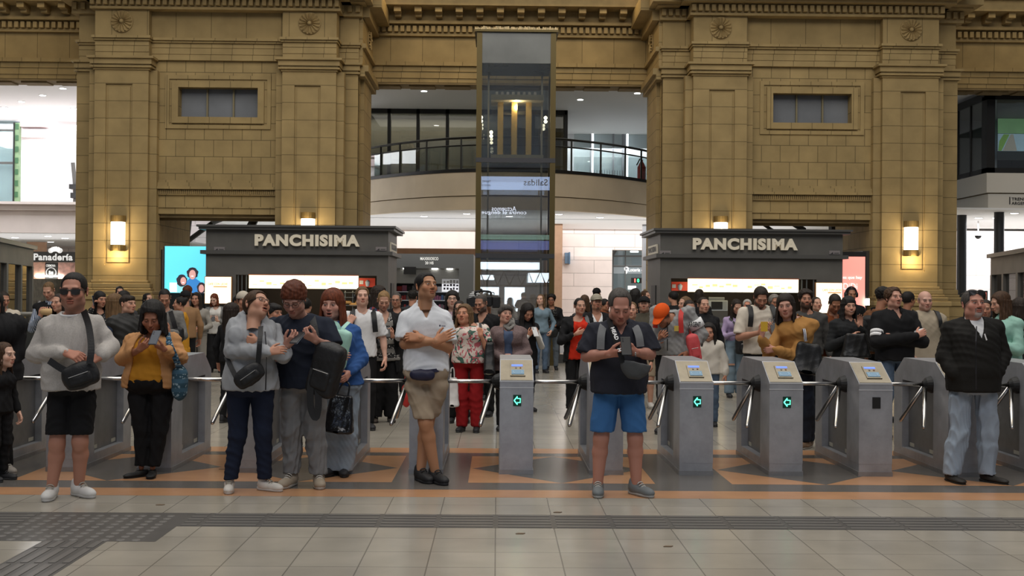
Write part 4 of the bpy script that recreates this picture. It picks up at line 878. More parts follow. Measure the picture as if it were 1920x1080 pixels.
# ---- glass lift shaft
def lift():
    Y0, Y1 = 26.0, 27.5; x0, x1 = fx(892.5, Y0, 300), fx(1041, Y0, 300); zt = fz(57, Y0, 966)
    r = empty('glass_lift', ((x0+x1)/2, Y0, 0), 'tall bronze framed glass lift shaft between the two stone piers', 'lift')
    for x in (x0, x1):
        for y in (Y0, Y1):
            w_ = .12 if y == Y0 else .1; s = 1 if x == x0 else -1
            MB().box((x, y-.05, 0), (x+s*w_, y+.05, zt)).build('corner_post', BRZ, r)
    zb = [fz(p, Y0, 966) for p in (300, 479, 588)]
    LD = mat('lift_beam', (.05, .05, .055), .4, metal=.3)
    for i, z in enumerate(zb[:2]):
        MB().box((x0, Y0-.06, z-.06), (x1, Y0+.02, z+.04)).build('cross_beam', LD, r); MB().box((x0, Y1-.02, z-.06), (x1, Y1+.06, z+.04)).build('cross_beam', LD, r)
    gl = glass_mat('lift_glass', (.80, .82, .82), .085); 
    z_ = [0.95]+[zb[1]+.04, zb[0]+.04]; z2 = [zb[1]-.06, zb[0]-.06, fz(119, Y0, 966)]
    for a, c in zip(z_, z2):
        MB().box((x0+.11, Y0-.01, a), (x1-.11, Y0, c)).build('front_pane', gl, r)
        MB().box((x0+.04, Y0+.06, a), (x0+.05, Y1-.06, c)).build('side_pane', gl, r); MB().box((x1-.05, Y0+.06, a), (x1-.04, Y1-.06, c)).build('side_pane', gl, r)
        MB().box((x0+.11, Y1, a), (x1-.11, Y1+.01, c)).build('back_pane', gl, r)
    MB().box((x0+.1, Y0-.03, fz(119, Y0, 966)), (x1-.1, Y1, zt-.04)).build('head_panel', mat('lift_head_panel', (.13, .135, .122), .25, noise=.25, nscale=1.2, spec=.6), r)
    MB().box((x0-.05, Y0-.1, zt-.05), (x1+.05, Y1+.1, zt)).build('roof_cap', BRZ, r)
    b = MB(); rr = random.Random(4)
    for i in range(60): x = x0-.04+(x1-x0+.08)*i/60; b.box((x, Y0-.08, zt), (x+.012, Y0-.06, zt+.03+.05*rr.random()))
    b.build('pigeon_spike_row', mat('spike_brass', (.75, .6, .35), .4, metal=.5), r)
    MB().box((x0, Y0-.04, 0), (x1, Y1+.05, .95)).build('base_panel', mat('lift_base', (.25, .26, .27), .35, metal=.4), r)
    MB().box((x0+.1, Y0-.02, .95), (x1-.1, Y0+.04, 1.02)).build('base_frame', LD, r)
    # car guide rails, lift car with brass uprights
    for px in (915, 1016): x = fx(px, Y0+.5, 300); MB().box((x-.02, Y0+.7, .95), (x+.02, Y0+.76, fz(125, Y0, 966))).build('guide_rail', mat('guide_steel', (.25, .22, .16), .35, metal=.8), r)
    cz0, cz1 = fz(296, Y0+.6, 966), fz(190, Y0+.6, 966); cx0, cx1 = fx(918, Y0+.6), fx(1016, Y0+.6)
    car = MB().box((cx0, Y0+.4, cz0-.05), (cx1, Y1-.2, cz0+.05)).box((cx0, Y0+.4, cz1), (cx1, Y1-.2, cz1+.12)).build('lift_car', mat('car_dark', (.2, .18, .13), .4), r)
    BR = mat('car_brass', (.55, .36, .12), .25, metal=.9)
    for px in (938, 964, 991): x = fx(px, Y0+.8, 250); MB().box((x-.065, Y0+.75, cz0+.05), (x+.065, Y0+.85, cz1)).build('car_upright', BR, car)
    l = bpy.data.lights.new('lift_car_light', 'POINT'); l.energy = 30; l.color = (1, .82, .5); l.shadow_soft_size = .03; lo_ = bpy.data.objects.new('lift_car_light', l); C.objects.link(lo_); lo_.location = ((cx0+cx1)/2, Y0+.55, cz1-.08)
    LB = mat('car_lamp', (1, .9, .65), .4, emit=9)
    for px, py in ((902, 220), (902, 227), (964, 219), (964, 226), (1023, 221), (1023, 228), (921, 248), (921, 255)):
        x, z = fx(px, Y0+.9, py), fz(py, Y0+.9, px); MB().lathe([(.03, -.02), (.04, 0), (.03, .02)], (x, Y0+.9, z), 12, 0, 'y').build('small_lamp', LB, car)
    b = MB()
    for i in range(8): x = cx0+.1+(cx1-cx0-.2)*i/8; b.box((x, Y0+.5, cz1+.12), (x+.06, Y0+.9, cz1+.2))
    b.build('car_roof_gear', mat('gear_steel', (.3, .27, .22), .35, metal=.7), car)
lift()
# the lit departure board on the platform side: everybody is watching it, and the lift glass mirrors it
def board():
    Yb = -9.0
    def M(px, py):   # where the mirrored ray through a point of the lift's front glass meets the board
        d = ray(px, py); t = 26.0/d[1]; hit = np.array([d[0]*t, 26.0, CAMH+d[2]*t]); d2 = np.array([d[0], -d[1], d[2]]); t2 = (Yb-26.0)/d2[1]; return hit+d2*t2
    lo, hi = M(900, 470), M(1032, 325); x0, x1 = M(860, 400)[0], M(1075, 400)[0]
    r = empty('departure_board', ((x0+x1)/2, Yb, 0), 'lit departure board mirrored in the glass of the lift shaft', 'departure board')
    dk = mat('board_dark', (.015, .015, .02), .4); MB().box((x0-.2, Yb-.4, lo[2]-.2), (x1+.2, Yb-.1, hi[2]+.3)).build('housing', dk, r)
    def band(p0, p1, n, m): z1, z0 = M(966, p0)[2], M(966, p1)[2]; return MB().box((x0, Yb-.1, z0), (x1, Yb-.05, z1)).build(n, m, r)
    band(331, 356, 'header_band', mat('board_header', (.42, .55, .85), .5, emit=2.6)); band(440, 449, 'notice_band', mat('board_green', (.3, .5, .42), .5, emit=1.1)); band(451, 468, 'footer_band', mat('board_blue', (.16, .2, .5), .5, emit=1.6)); band(357, 438, 'message_area', mat('board_message', (.03, .035, .06), .5, emit=1.2))
    ink = mat('board_ink', (.03, .05, .15), .5); wh = mat('board_white', (.8, .85, 1), .5, emit=4)
    for s, px, py, wpx, hpx, m in (('Las Salidas', 1018, 342, 72, 12, ink), ('TRENES', 912, 340, 16, 4, ink), ('ARGENTINOS', 910, 347, 20, 4, ink), ('Actuemos', 945, 391, 46, 9, wh), ('contra el dengue', 945, 399, 84, 9, wh)):
        c = M(px, py); wd = abs(M(px+wpx/2, py)[0]-M(px-wpx/2, py)[0]); h = abs(M(px, py-hpx/2)[2]-M(px, py+hpx/2)[2])
        text('lettering', s, (c[0], Yb-.045, c[2]), wd, m, r, h, bold=.01, xdir=(-1, 0, 0))
    for x in (x0+.3, x1-.3): MB().box((x-.06, Yb-.3, 0), (x+.06, Yb-.2, lo[2]-.2)).build('mast', dk, r)
board()

# ---- turnstiles
ST = metal_mat('brushed_steel', (.36, .37, .395), .38, .5); ST2 = metal_mat('steel_side', (.30, .30, .305), .35, .6)
STK = metal_mat('steel_core', (.17, .17, .17), .4, .5); STB = metal_mat('kick_steel', (.2, .19, .18), .4, .8)
PAN = metal_mat('reader_steel', (.25, .215, .155), .38, .7)
LCD = mat('lcd_blue', (.1, .18, .75), .4, emit=1.1); RDR = mat('reader_blue', (.15, .26, .36), .4, emit=.12); RDW = mat('reader_mark', (.4, .52, .6), .4, emit=.15)
GRN = mat('arrow_green', (.12, 1, .62), .5, emit=2.4); GRD = mat('arrow_dark', (.004, .035, .025), .4, emit=.0)
TX0 = fx(936, 10.3, 890); TS = .7985
def turnstile(k, label, lit, core=False):
    x0 = TX0+k*TS; W = .298; y0, L = 10.3, 1.42; x1 = x0+W
    r = empty('turnstile', (x0+W/2, y0+L/2, 0), label, 'turnstile', 'turnstiles across the hall')
    prof = [(0, .11), (0, .825), (.31, 1.0), (L-.28, 1.0), (L, .82), (L, .11)]
    b = MB()
    pr = lambda pts, a, c, mi=0: b.prism([(a, y0+y, z) for y, z in pts], (c-a, 0, 0), mi)
    # front and rear pillars, head and a thinner core: the sides are sunk between them
    pr([(0, .11), (0, .78), (.36, .78), (.36, .11)], x0, x1); pr([(L-.24, .11), (L-.24, .78), (L, .78), (L, .11)], x0, x1)
    pr([(0, .825), (.31, 1.0), (L-.28, 1.0), (L, .82), (L, .78), (.0, .78)], x0, x1)
    o = b.build('cabinet', ST, r); 
    MB().box((x0+.065, y0+.3, .1), (x1-.065, y0+L-.2, .8)).build('core_panel', STK, r)
    MB().box((x0-.004, y0-.004, 0), (x1+.004, y0+L+.004, .042)).build('plinth', ST2, r)
    MB().box((x0+.002, y0+.002, .042), (x1-.002, y0+L-.002, .115)).build('kick_plate', ST, r)
    # trims
    b = MB(); b.box((x0-.003, y0-.004, .765), (x1+.003, y0+.01, .772)); b.box((x0-.003, y0-.004, .818), (x1+.003, y0+.012, .83)); b.build('edge_trim', mat('trim_steel', (.55, .56, .58), .4, metal=.3), r)
    # sloping reader panel
    n = np.array([0, -.175, .31]); n = n/np.linalg.norm(n); u = np.array([0, .31, .175]); u /= np.linalg.norm(u); c = np.array([x0+W/2, y0+.155, .9125]); ex_ = np.array([1, 0, 0])
    def plate(nm, cx, cu, wx, wu, h0, h1, m, par):
        q = [c+ex_*(cx+sx*wx/2)+u*(cu+su*wu/2)+n*h0 for sx, su in ((-1, -1), (1, -1), (1, 1), (-1, 1))]
        return MB().prism(q, n*(h1-h0)).build(nm, m, par, fix=True)
    plate('slope_plate', 0, 0, W-.012, .33, 0, .004, PAN, r)
    rp = plate('reader_panel', .01, -.005, .135, .2, .004, .012, PAN, r)
    plate('display', .005, .06, .1, .028, .012, .014, LCD, rp); rd = plate('card_reader', .01, -.05, .112, .072, .012, .016, RDR, rp)
    plate('button', -.005, .022, .014, .014, .012, .017, mat('button_grey', (.2, .2, .2), .4), rp); plate('button', .035, .022, .014, .014, .012, .017, mat('button_red', (.3, .12, .05), .4), rp)
    b = MB()
    for s in (-1, 1):
        pts = [c+ex_*(.01+s*(.012+.028*math.cos(q)))+u*(-.05+.024*math.sin(q))+n*.0165 for q in np.linspace(-1.1, 1.1, 7)]
        b.tube(pts, .0025, 5)
    b.build('wave_mark', RDW, rd)
    # arrow light or dark square on the front
    ax, az = x0+W/2+.005, .655
    s = MB().box((ax-.036, y0-.006, az-.05), (ax+.036, y0+.002, az+.05)).build('signal_window', GRD if lit else BLK, r)
    if lit:
        pts = [(-.027, 0), (.002, .036), (.002, .018), (.027, .018), (.027, -.018), (.002, -.018), (.002, -.036), (-.027, 0)]
        MB().tube([(ax+p[0], y0-.009, az+p[1]) for p in pts], .0052, 6).build('green_arrow', GRN, s)
    # small notices at the foot of the sides
    for sx, xx in ((-1, x0+.0645), (1, x1-.0645)):
        for yy in (.5, L-.4): MB().box((xx-.001, y0+yy, .13), (xx+.001, y0+yy+.12, .165)).build('foot_notice', mat('notice_cream', (.42, .4, .33), .5), r)
    # tripod arms on the left side
    h = np.array([x0+.0, y0+.43, .80])
    tr = MB().lathe([(.075, .07), (.08, .0), (.06, -.05), (.03, -.075)], (h[0], h[1], h[2]-.01), 18, 0, 'x').build('tripod_hub', BLK, r)
    for d, Ln in (((-1, 0, .0), .43), ((-.25, .612, -.75), .5), ((-.25, -.612, -.75), .5)):
        d = np.array(d); d = d/np.linalg.norm(d); s = h+np.array([-.05, 0, -.01])
        MB().tube([s, s+d*Ln*.97, s+d*Ln], [.0185, .0185, .012], 14).build('tripod_arm', CHR, tr, smooth=True)
names = {-5: 'turnstile at the left edge of the frame with only its sunk side showing', -4: 'turnstile right behind the bare legged man in sunglasses', -3: 'turnstile behind the woman in the mustard top', -2: 'turnstile behind the woman in the grey hoodie',
 -1: 'turnstile that the man in the white polo shirt leans on', 0: 'turnstile with lit green arrow standing clear in the middle', 1: 'turnstile behind the man in blue shorts', 2: 'turnstile with lit green arrow in front of the orange cap man',
 3: 'turnstile with lit green arrow in front of the tan jacket woman', 4: 'turnstile with an unlit black square at right', 5: 'turnstile behind the man in a black jacket', 6: 'turnstile cut by the right edge of the frame'}
for k in range(-6, 7):
    lab = {-6: names[-5], -5: names[-4], -4: names[-3], -3: names[-2], -2: 'turnstile behind the red haired woman in a blue sweatshirt'}.get(k, names.get(k))
    turnstile(k, lab, k in (0, 1, 2, 3))
# ================================================================ PEOPLE: implicit surfaces meshed with surface nets
F = np.float32
def grid(lo, hi, vs):
    lo = np.array(lo, float); n = np.maximum(3, np.ceil((np.array(hi)-lo)/vs).astype(int)+1)
    ax = [(lo[i]+vs*np.arange(n[i])).astype(F) for i in range(3)]
    return lo, vs, np.meshgrid(*ax, indexing='ij', sparse=False)
def nets(V, lo, vs):
    S = V < 0; c = np.zeros(tuple(s-1 for s in V.shape), np.int8)
    cor = [(a, b, d) for a in (0, 1) for b in (0, 1) for d in (0, 1)]
    nx, ny, nz = c.shape
    for a, b, d in cor: c += S[a:a+nx, b:b+ny, d:d+nz]
    act = (c > 0) & (c < 8); I = np.argwhere(act); n = len(I)
    if n == 0: return np.zeros((0, 3)), []
    idx = -np.ones(c.shape, np.int64); idx[act] = np.arange(n)
    pos = np.zeros((n, 3)); cnt = np.zeros(n)
    for p in cor:
        for k in range(3):
            if p[k]: continue
            q = list(p); q[k] = 1
            va = V[I[:, 0]+p[0], I[:, 1]+p[1], I[:, 2]+p[2]]; vb = V[I[:, 0]+q[0], I[:, 1]+q[1], I[:, 2]+q[2]]
            m = (va < 0) != (vb < 0); t = np.where(m, va/np.where(m, va-vb, 1), 0)
            for j in range(3): pos[:, j] += np.where(m, p[j]+(t if j == k else 0), 0)
            cnt += m
    pos = (pos/cnt[:, None]+I)*vs+lo
    Q = []
    for k in range(3):
        sl0 = [slice(None)]*3; sl1 = [slice(None)]*3; sl0[k] = slice(0, -1); sl1[k] = slice(1, None)
        A, B_ = S[tuple(sl0)], S[tuple(sl1)]; E = np.argwhere(A != B_); u, v = [(1, 2), (2, 0), (0, 1)][k]
        ok = (E[:, u] > 0) & (E[:, v] > 0) & (E[:, u] < V.shape[u]-1) & (E[:, v] < V.shape[v]-1); E = E[ok]
        fl = A[tuple(E.T)]
        def at(du, dv): q = E.copy(); q[:, u] -= du; q[:, v] -= dv; return idx[tuple(q.T)]
        a, b, c_, d = at(1, 1), at(0, 1), at(0, 0), at(1, 0)
        q1 = np.stack([a, b, c_, d], 1); q2 = q1[:, ::-1]; Q.append(np.where(fl[:, None], q1, q2))
    return pos, np.concatenate(Q)
def smin(a, b, k):
    h = np.clip(.5+.5*(b-a)/k, 0, 1); return b+(a-b)*h-k*h*(1-h)
def smax(a, b, k): return -smin(-a, -b, k)
def cone(G, a, b, ra, rb):
    a = np.array(a, float); b = np.array(b, float); ba = b-a; L = float(ba@ba)+1e-9
    x, y, z = G[0]-F(a[0]), G[1]-F(a[1]), G[2]-F(a[2])
    t = np.clip((x*F(ba[0])+y*F(ba[1])+z*F(ba[2]))/F(L), 0, 1)
    return np.sqrt((x-t*F(ba[0]))**2+(y-t*F(ba[1]))**2+(z-t*F(ba[2]))**2)-(F(ra)+t*F(rb-ra))
def ell(G, c, r, R=None):
    x, y, z = G[0]-F(c[0]), G[1]-F(c[1]), G[2]-F(c[2])
    if R is not None:
        R = np.array(R); x, y, z = [F(R[0, i])*x+F(R[1, i])*y+F(R[2, i])*z for i in range(3)]
    k0 = np.sqrt((x/F(r[0]))**2+(y/F(r[1]))**2+(z/F(r[2]))**2); k1 = np.sqrt((x/F(r[0]**2))**2+(y/F(r[1]**2))**2+(z/F(r[2]**2))**2)+F(1e-6)
    return k0*(k0-1)/k1
def rbox(G, c, h, r, R=None):
    x, y, z = G[0]-F(c[0]), G[1]-F(c[1]), G[2]-F(c[2])
    if R is not None:
        R = np.array(R); x, y, z = [F(R[0, i])*x+F(R[1, i])*y+F(R[2, i])*z for i in range(3)]
    qx, qy, qz = np.abs(x)-F(h[0]-r), np.abs(y)-F(h[1]-r), np.abs(z)-F(h[2]-r)
    return np.sqrt(np.maximum(qx, 0)**2+np.maximum(qy, 0)**2+np.maximum(qz, 0)**2)+np.minimum(np.maximum(qx, np.maximum(qy, qz)), 0)-F(r)
def rotz(a): c, s = math.cos(a), math.sin(a); return np.array([[c, -s, 0], [s, c, 0], [0, 0, 1]])
def rotx(a): c, s = math.cos(a), math.sin(a); return np.array([[1, 0, 0], [0, c, -s], [0, s, c]])
def roty(a): c, s = math.cos(a), math.sin(a); return np.array([[c, 0, s], [0, 1, 0], [-s, 0, c]])
def mesh_obj(name, v, f, m, parent, col=None, wr=0, seed=0, base=None):
    """mesh from arrays, in world metres; wr = depth of cloth folds"""
    v = np.asarray(v, float)
    if len(v) == 0: return None
    org = np.array(parent_loc(parent)) if parent is not None else (v.mean(0) if base is None else np.array(base))
    me = bpy.data.meshes.new(name); lv = v-org
    f = np.asarray(f)
    me.vertices.add(len(lv)); me.vertices.foreach_set('co', lv.astype(F).ravel())
    if f.ndim == 2:
        n = len(f); k = f.shape[1]; me.loops.add(n*k); me.loops.foreach_set('vertex_index', f.ravel().astype(np.int32))
        me.polygons.add(n); me.polygons.foreach_set('loop_start', np.arange(n, dtype=np.int32)*k); me.polygons.foreach_set('loop_total', np.full(n, k, np.int32))
    me.update(calc_edges=True)
    if wr:
        nn = np.zeros(len(lv)*3, F); me.vertices.foreach_get('normal', nn); nn = nn.reshape(-1, 3)
        r = np.random.RandomState(seed); d = np.zeros(len(lv))
        for i in range(5):
            a = r.normal(size=3)*np.array([40, 40, 30])*(1+.3*i); ph = r.uniform(0, 6.28, 3); bq = r.normal(size=3)*7
            q_ = lv@a+ph[0]+1.9*np.sin(lv@bq+ph[1]); d += (1.15-2.2*np.abs(np.sin(q_*.5))**.8)*np.clip(.55+.7*np.sin(lv@(bq*.8)+ph[2]), 0, 1)/(1+.2*i)
        lv = lv+nn*(d*wr*.62)[:, None]; me.vertices.foreach_set('co', lv.astype(F).ravel()); me.update()
    me.polygons.foreach_set('use_smooth', np.ones(len(me.polygons), bool))
    if col is not None:
        at = me.color_attributes.new('Col', 'FLOAT_COLOR', 'POINT'); c4 = np.ones((len(lv), 4), F); c4[:, :3] = col; at.data.foreach_set('color', c4.ravel())
    for q in (m if isinstance(m, (list, tuple)) else [m]): me.materials.append(q)
    o = bpy.data.objects.new(name, me); C.objects.link(o)
    if parent is not None: o.parent = parent
    else: o.location = org
    return o
def parent_loc(p):
    l = Vector((0, 0, 0))
    while p is not None: l += p.location; p = p.parent
    return l
# ---- skin, hair, cloth
def skin_mat():
    m, nt, b = new_mat('skin'); a = nt.nodes.new('ShaderNodeAttribute'); a.attribute_name = 'Col'; nt.links.new(a.outputs['Color'], b.inputs['Base Color'])
    b.inputs['Roughness'].default_value = .5; b.inputs['Specular IOR Level'].default_value = .35; return m
SKIN = skin_mat()
def hair_mat(name, col):
    k = 'hair_'+name
    if k in MATS: return MATS[k]
    m, nt, b = new_mat(k); N = nt.nodes; L = nt.links; col = lin(col); tc = N.new('ShaderNodeTexCoord'); mp = N.new('ShaderNodeMapping'); mp.inputs['Scale'].default_value = (90, 90, 9)
    n = N.new('ShaderNodeTexNoise'); n.inputs['Scale'].default_value = 1; n.inputs['Detail'].default_value = 3; L.new(tc.outputs['Object'], mp.inputs[0]); L.new(mp.outputs[0], n.inputs['Vector'])
    r = N.new('ShaderNodeMapRange'); r.inputs[1].default_value = .3; r.inputs[2].default_value = .7; r.inputs[3].default_value = .55; r.inputs[4].default_value = 1.45; L.new(n.outputs[0], r.inputs[0])
    mx = N.new('ShaderNodeMix'); mx.data_type = 'RGBA'; mx.blend_type = 'MULTIPLY'; mx.inputs[0].default_value = 1; mx.inputs[6].default_value = (*col, 1); L.new(r.outputs[0], mx.inputs[7]); L.new(mx.outputs[2], b.inputs['Base Color'])
    bp = N.new('ShaderNodeBump'); bp.inputs['Strength'].default_value = .8; bp.inputs['Distance'].default_value = .004; L.new(n.outputs[0], bp.inputs['Height']); L.new(bp.outputs[0], b.inputs['Normal'])
    b.inputs['Roughness'].default_value = .6; b.inputs['Specular IOR Level'].default_value = .22; MATS[k] = m; return m
HAIR = dict(black=(.012, .010, .009), dark=(.022, .015, .011), brown=(.055, .028, .014), lbrown=(.13, .075, .035), red=(.13, .032, .012), auburn=(.09, .024, .01), blond=(.22, .13, .055), grey=(.17, .15, .13), dgrey=(.06, .053, .047), white=(.4, .38, .35))
def cloth(name, col, rough=.85, kind='plain', c2=None, c3=None, scale=1):
    k = 'cloth_'+name
    if k in MATS: return MATS[k]
    col = lin(col)
    m = mat(k, col, rough, noise=.07, nscale=14, bump=.25, bscale=260, spec=.2 if rough > .6 else .45)
    if kind == 'plain': return m
    nt = m.node_tree; N = nt.nodes; L = nt.links; b = N['Principled BSDF']; tc = N.new('ShaderNodeTexCoord')
    def ramp(src, stops, mode='CONSTANT'):
        r = N.new('ShaderNodeValToRGB'); r.color_ramp.interpolation = mode; e = r.color_ramp.elements
        while len(e) < len(stops): e.new(.5)
        for q, (p, c) in zip(e, stops): q.position = p; q.color = (*c, 1)
        L.new(src, r.inputs[0]); return r.outputs[0]
    c2 = lin(c2) if c2 else (.5, .5, .5); c3 = lin(c3) if c3 else c2
    if kind == 'stripe' or kind == 'vstripe':
        s = N.new('ShaderNodeSeparateXYZ'); L.new(tc.outputs['Object'], s.inputs[0]); mt = N.new('ShaderNodeMath'); mt.operation = 'MULTIPLY'; mt.inputs[1].default_value = scale; L.new(s.outputs[2 if kind == 'stripe' else 0], mt.inputs[0])
        fr = N.new('ShaderNodeMath'); fr.operation = 'FRACT'; L.new(mt.outputs[0], fr.inputs[0]); out = ramp(fr.outputs[0], [(0, col), (.5, c2)])
    elif kind == 'floral':
        n1 = N.new('ShaderNodeTexNoise'); n1.inputs['Scale'].default_value = 9*scale; n1.inputs['Distortion'].default_value = 1.5; n1.inputs['Detail'].default_value = 1; L.new(tc.outputs['Object'], n1.inputs['Vector'])
        n2 = N.new('ShaderNodeTexNoise'); n2.inputs['Scale'].default_value = 13*scale; n2.inputs['Distortion'].default_value = 2; n2.inputs['Detail'].default_value = 1
        mp = N.new('ShaderNodeMapping'); mp.inputs['Location'].default_value = (3, 7, 1); L.new(tc.outputs['Object'], mp.inputs[0]); L.new(mp.outputs[0], n2.inputs['Vector'])
        f1 = ramp(n1.outputs[0], [(0, (0, 0, 0)), (.56, (1, 1, 1))]); f2 = ramp(n2.outputs[0], [(0, (0, 0, 0)), (.57, (1, 1, 1))])
        a = N.new('ShaderNodeMix'); a.data_type = 'RGBA'; a.inputs[6].default_value = (*col, 1); a.inputs[7].default_value = (*c2, 1); L.new(f1, a.inputs[0])
        a2 = N.new('ShaderNodeMix'); a2.data_type = 'RGBA'; a2.inputs[7].default_value = (*c3, 1); L.new(a.outputs[2], a2.inputs[6]); L.new(f2, a2.inputs[0]); out = a2.outputs[2]
    elif kind == 'dots':
        v = N.new('ShaderNodeTexVoronoi'); v.inputs['Scale'].default_value = 45*scale; L.new(tc.outputs['Object'], v.inputs['Vector']); out = ramp(v.outputs['Distance'], [(0, c2), (.24, col)])
    elif kind == 'knit':
        n1 = N.new('ShaderNodeTexNoise'); n1.inputs['Scale'].default_value = 90*scale; L.new(tc.outputs['Object'], n1.inputs['Vector']); out = ramp(n1.outputs[0], [(.35, col), (.65, c2)], 'LINEAR')
    elif kind == 'bands':
        s = N.new('ShaderNodeSeparateXYZ'); L.new(tc.outputs['Object'], s.inputs[0]); mt = N.new('ShaderNodeMath'); mt.operation = 'MULTIPLY'; mt.inputs[1].default_value = scale; L.new(s.outputs[2], mt.inputs[0])
        fr = N.new('ShaderNodeMath'); fr.operation = 'FRACT'; L.new(mt.outputs[0], fr.inputs[0])
        v = N.new('ShaderNodeTexVoronoi'); v.inputs['Scale'].default_value = 38; L.new(tc.outputs['Object'], v.inputs['Vector']); dd = ramp(v.outputs['Distance'], [(0, c2), (.38, col)])
        w_ = ramp(fr.outputs[0], [(0, (0, 0, 0)), (.2, (1, 1, 1)), (.75, (0, 0, 0))]); a = N.new('ShaderNodeMix'); a.data_type = 'RGBA'; a.inputs[6].default_value = (*c3, 1); L.new(w_, a.inputs[0]); L.new(dd, a.inputs[7]); out = a.outputs[2]
    L.new(out, b.inputs['Base Color']); return m

# ---- the head, in its own frame: face looks along -y, origin midway between crown and chin
HC = {}
def head_verts(vs, fem, wide, mouth, beardr, eyes, child):
    key = (round(vs, 4), fem, round(wide, 2), mouth, beardr, eyes, child)
    if key in HC: return HC[key]
    lo, vs, G = grid((-.105, -.145, -.2), (.105, .125, .135), vs)
    jw = (.86 if fem else 1.0)*wide; ck = .92 if fem else 1
    d = ell(G, (0, .014, .036), (.0745+.004*(wide-1), .097, .08))
    d = smin(d, ell(G, (0, -.02, -.028), (.060*wide, .070, .078)), .035)
    d = smin(d, ell(G, (0, -.034, -.074), (.045*jw, .048, .036)), .03)
    d = smin(d, ell(G, (0, -.070, -.094), (.02*jw, .016, .016)), .025)
    for s in (-1, 1):
        d = smin(d, ell(G, (s*.043*wide, -.062, -.026), (.020*wide, .02, .022)), .028)
        d = smin(d, ell(G, (s*.052*jw, -.008, -.07), (.018, .03, .025)), .025)
    d = smin(d, cone(G, (-.036, -.082, .021), (.036, -.082, .021), .0105 if fem else .013, .0105 if fem else .013), .018)
    for s in (-1, 1):
        d = smax(d, -ell(G, (s*.031, -.104, .001), (.0195, .020, .0125)), .014)
    no = cone(G, (0, -.090, .010), (0, -.111*(.99 if fem else 1), -.028), .0075, .0118*ck)
    no = smin(no, ell(G, (0, -.108, -.031), (.0125*ck, .011, .010)), .006)
    for s in (-1, 1): no = smin(no, ell(G, (s*.0115*ck, -.100, -.034), (.0085, .010, .0075)), .006)
    d = smin(d, no, .010)
    # lips
    op = .011 if mouth == 'open' else 0
    up = ell(G, (0, -.0925, -.0575), (.023, .0125, .0072)); dn = ell(G, (0, -.0900, -.0705-op), (.0195, .0125, .0075))
    d = smin(d, smin(up, dn, .002), .006)
    d = np.maximum(d, -ell(G, (0, -.106, -.0638-op/2), (.021 if mouth != 'open' else .014, .014, .0014+op*.55)))
    if mouth == 'smile':
        for s in (-1, 1): d = smin(d, ell(G, (s*.034, -.075, -.048), (.012, .012, .012)), .02)
    for s in (-1, 1):  # eyeballs, lids
        d = np.minimum(d, ell(G, (s*.031, -.0795, .001), (.0125, .0125, .0115)))
        if eyes != 'open': d = smin(d, np.maximum(ell(G, (s*.031, -.0795, .001), (.0140, .0140, .0135)), (-.002-(G[2])) if eyes == 'down' else -G[2]-9), .004)
        R = rotz(s*.45)@roty(s*.12)
        e = ell(G, (s*.0795*wide**.5, .016, -.004), (.0075, .0185, .031), R); e = smax(e, -ell(G, (s*.0875*wide**.5, .008, -.002), (.007, .011, .019), R), .006)
        d = smin(d, e, .008)
    nr = .047 if fem else .056
    d = smin(d, cone(G, (0, .022, -.06), (0, .040, -.19), nr*wide**.6, nr*1.08*wide**.7), .028)
    v, f = nets(d, lo, vs); HC[key] = (v, f); return v, f
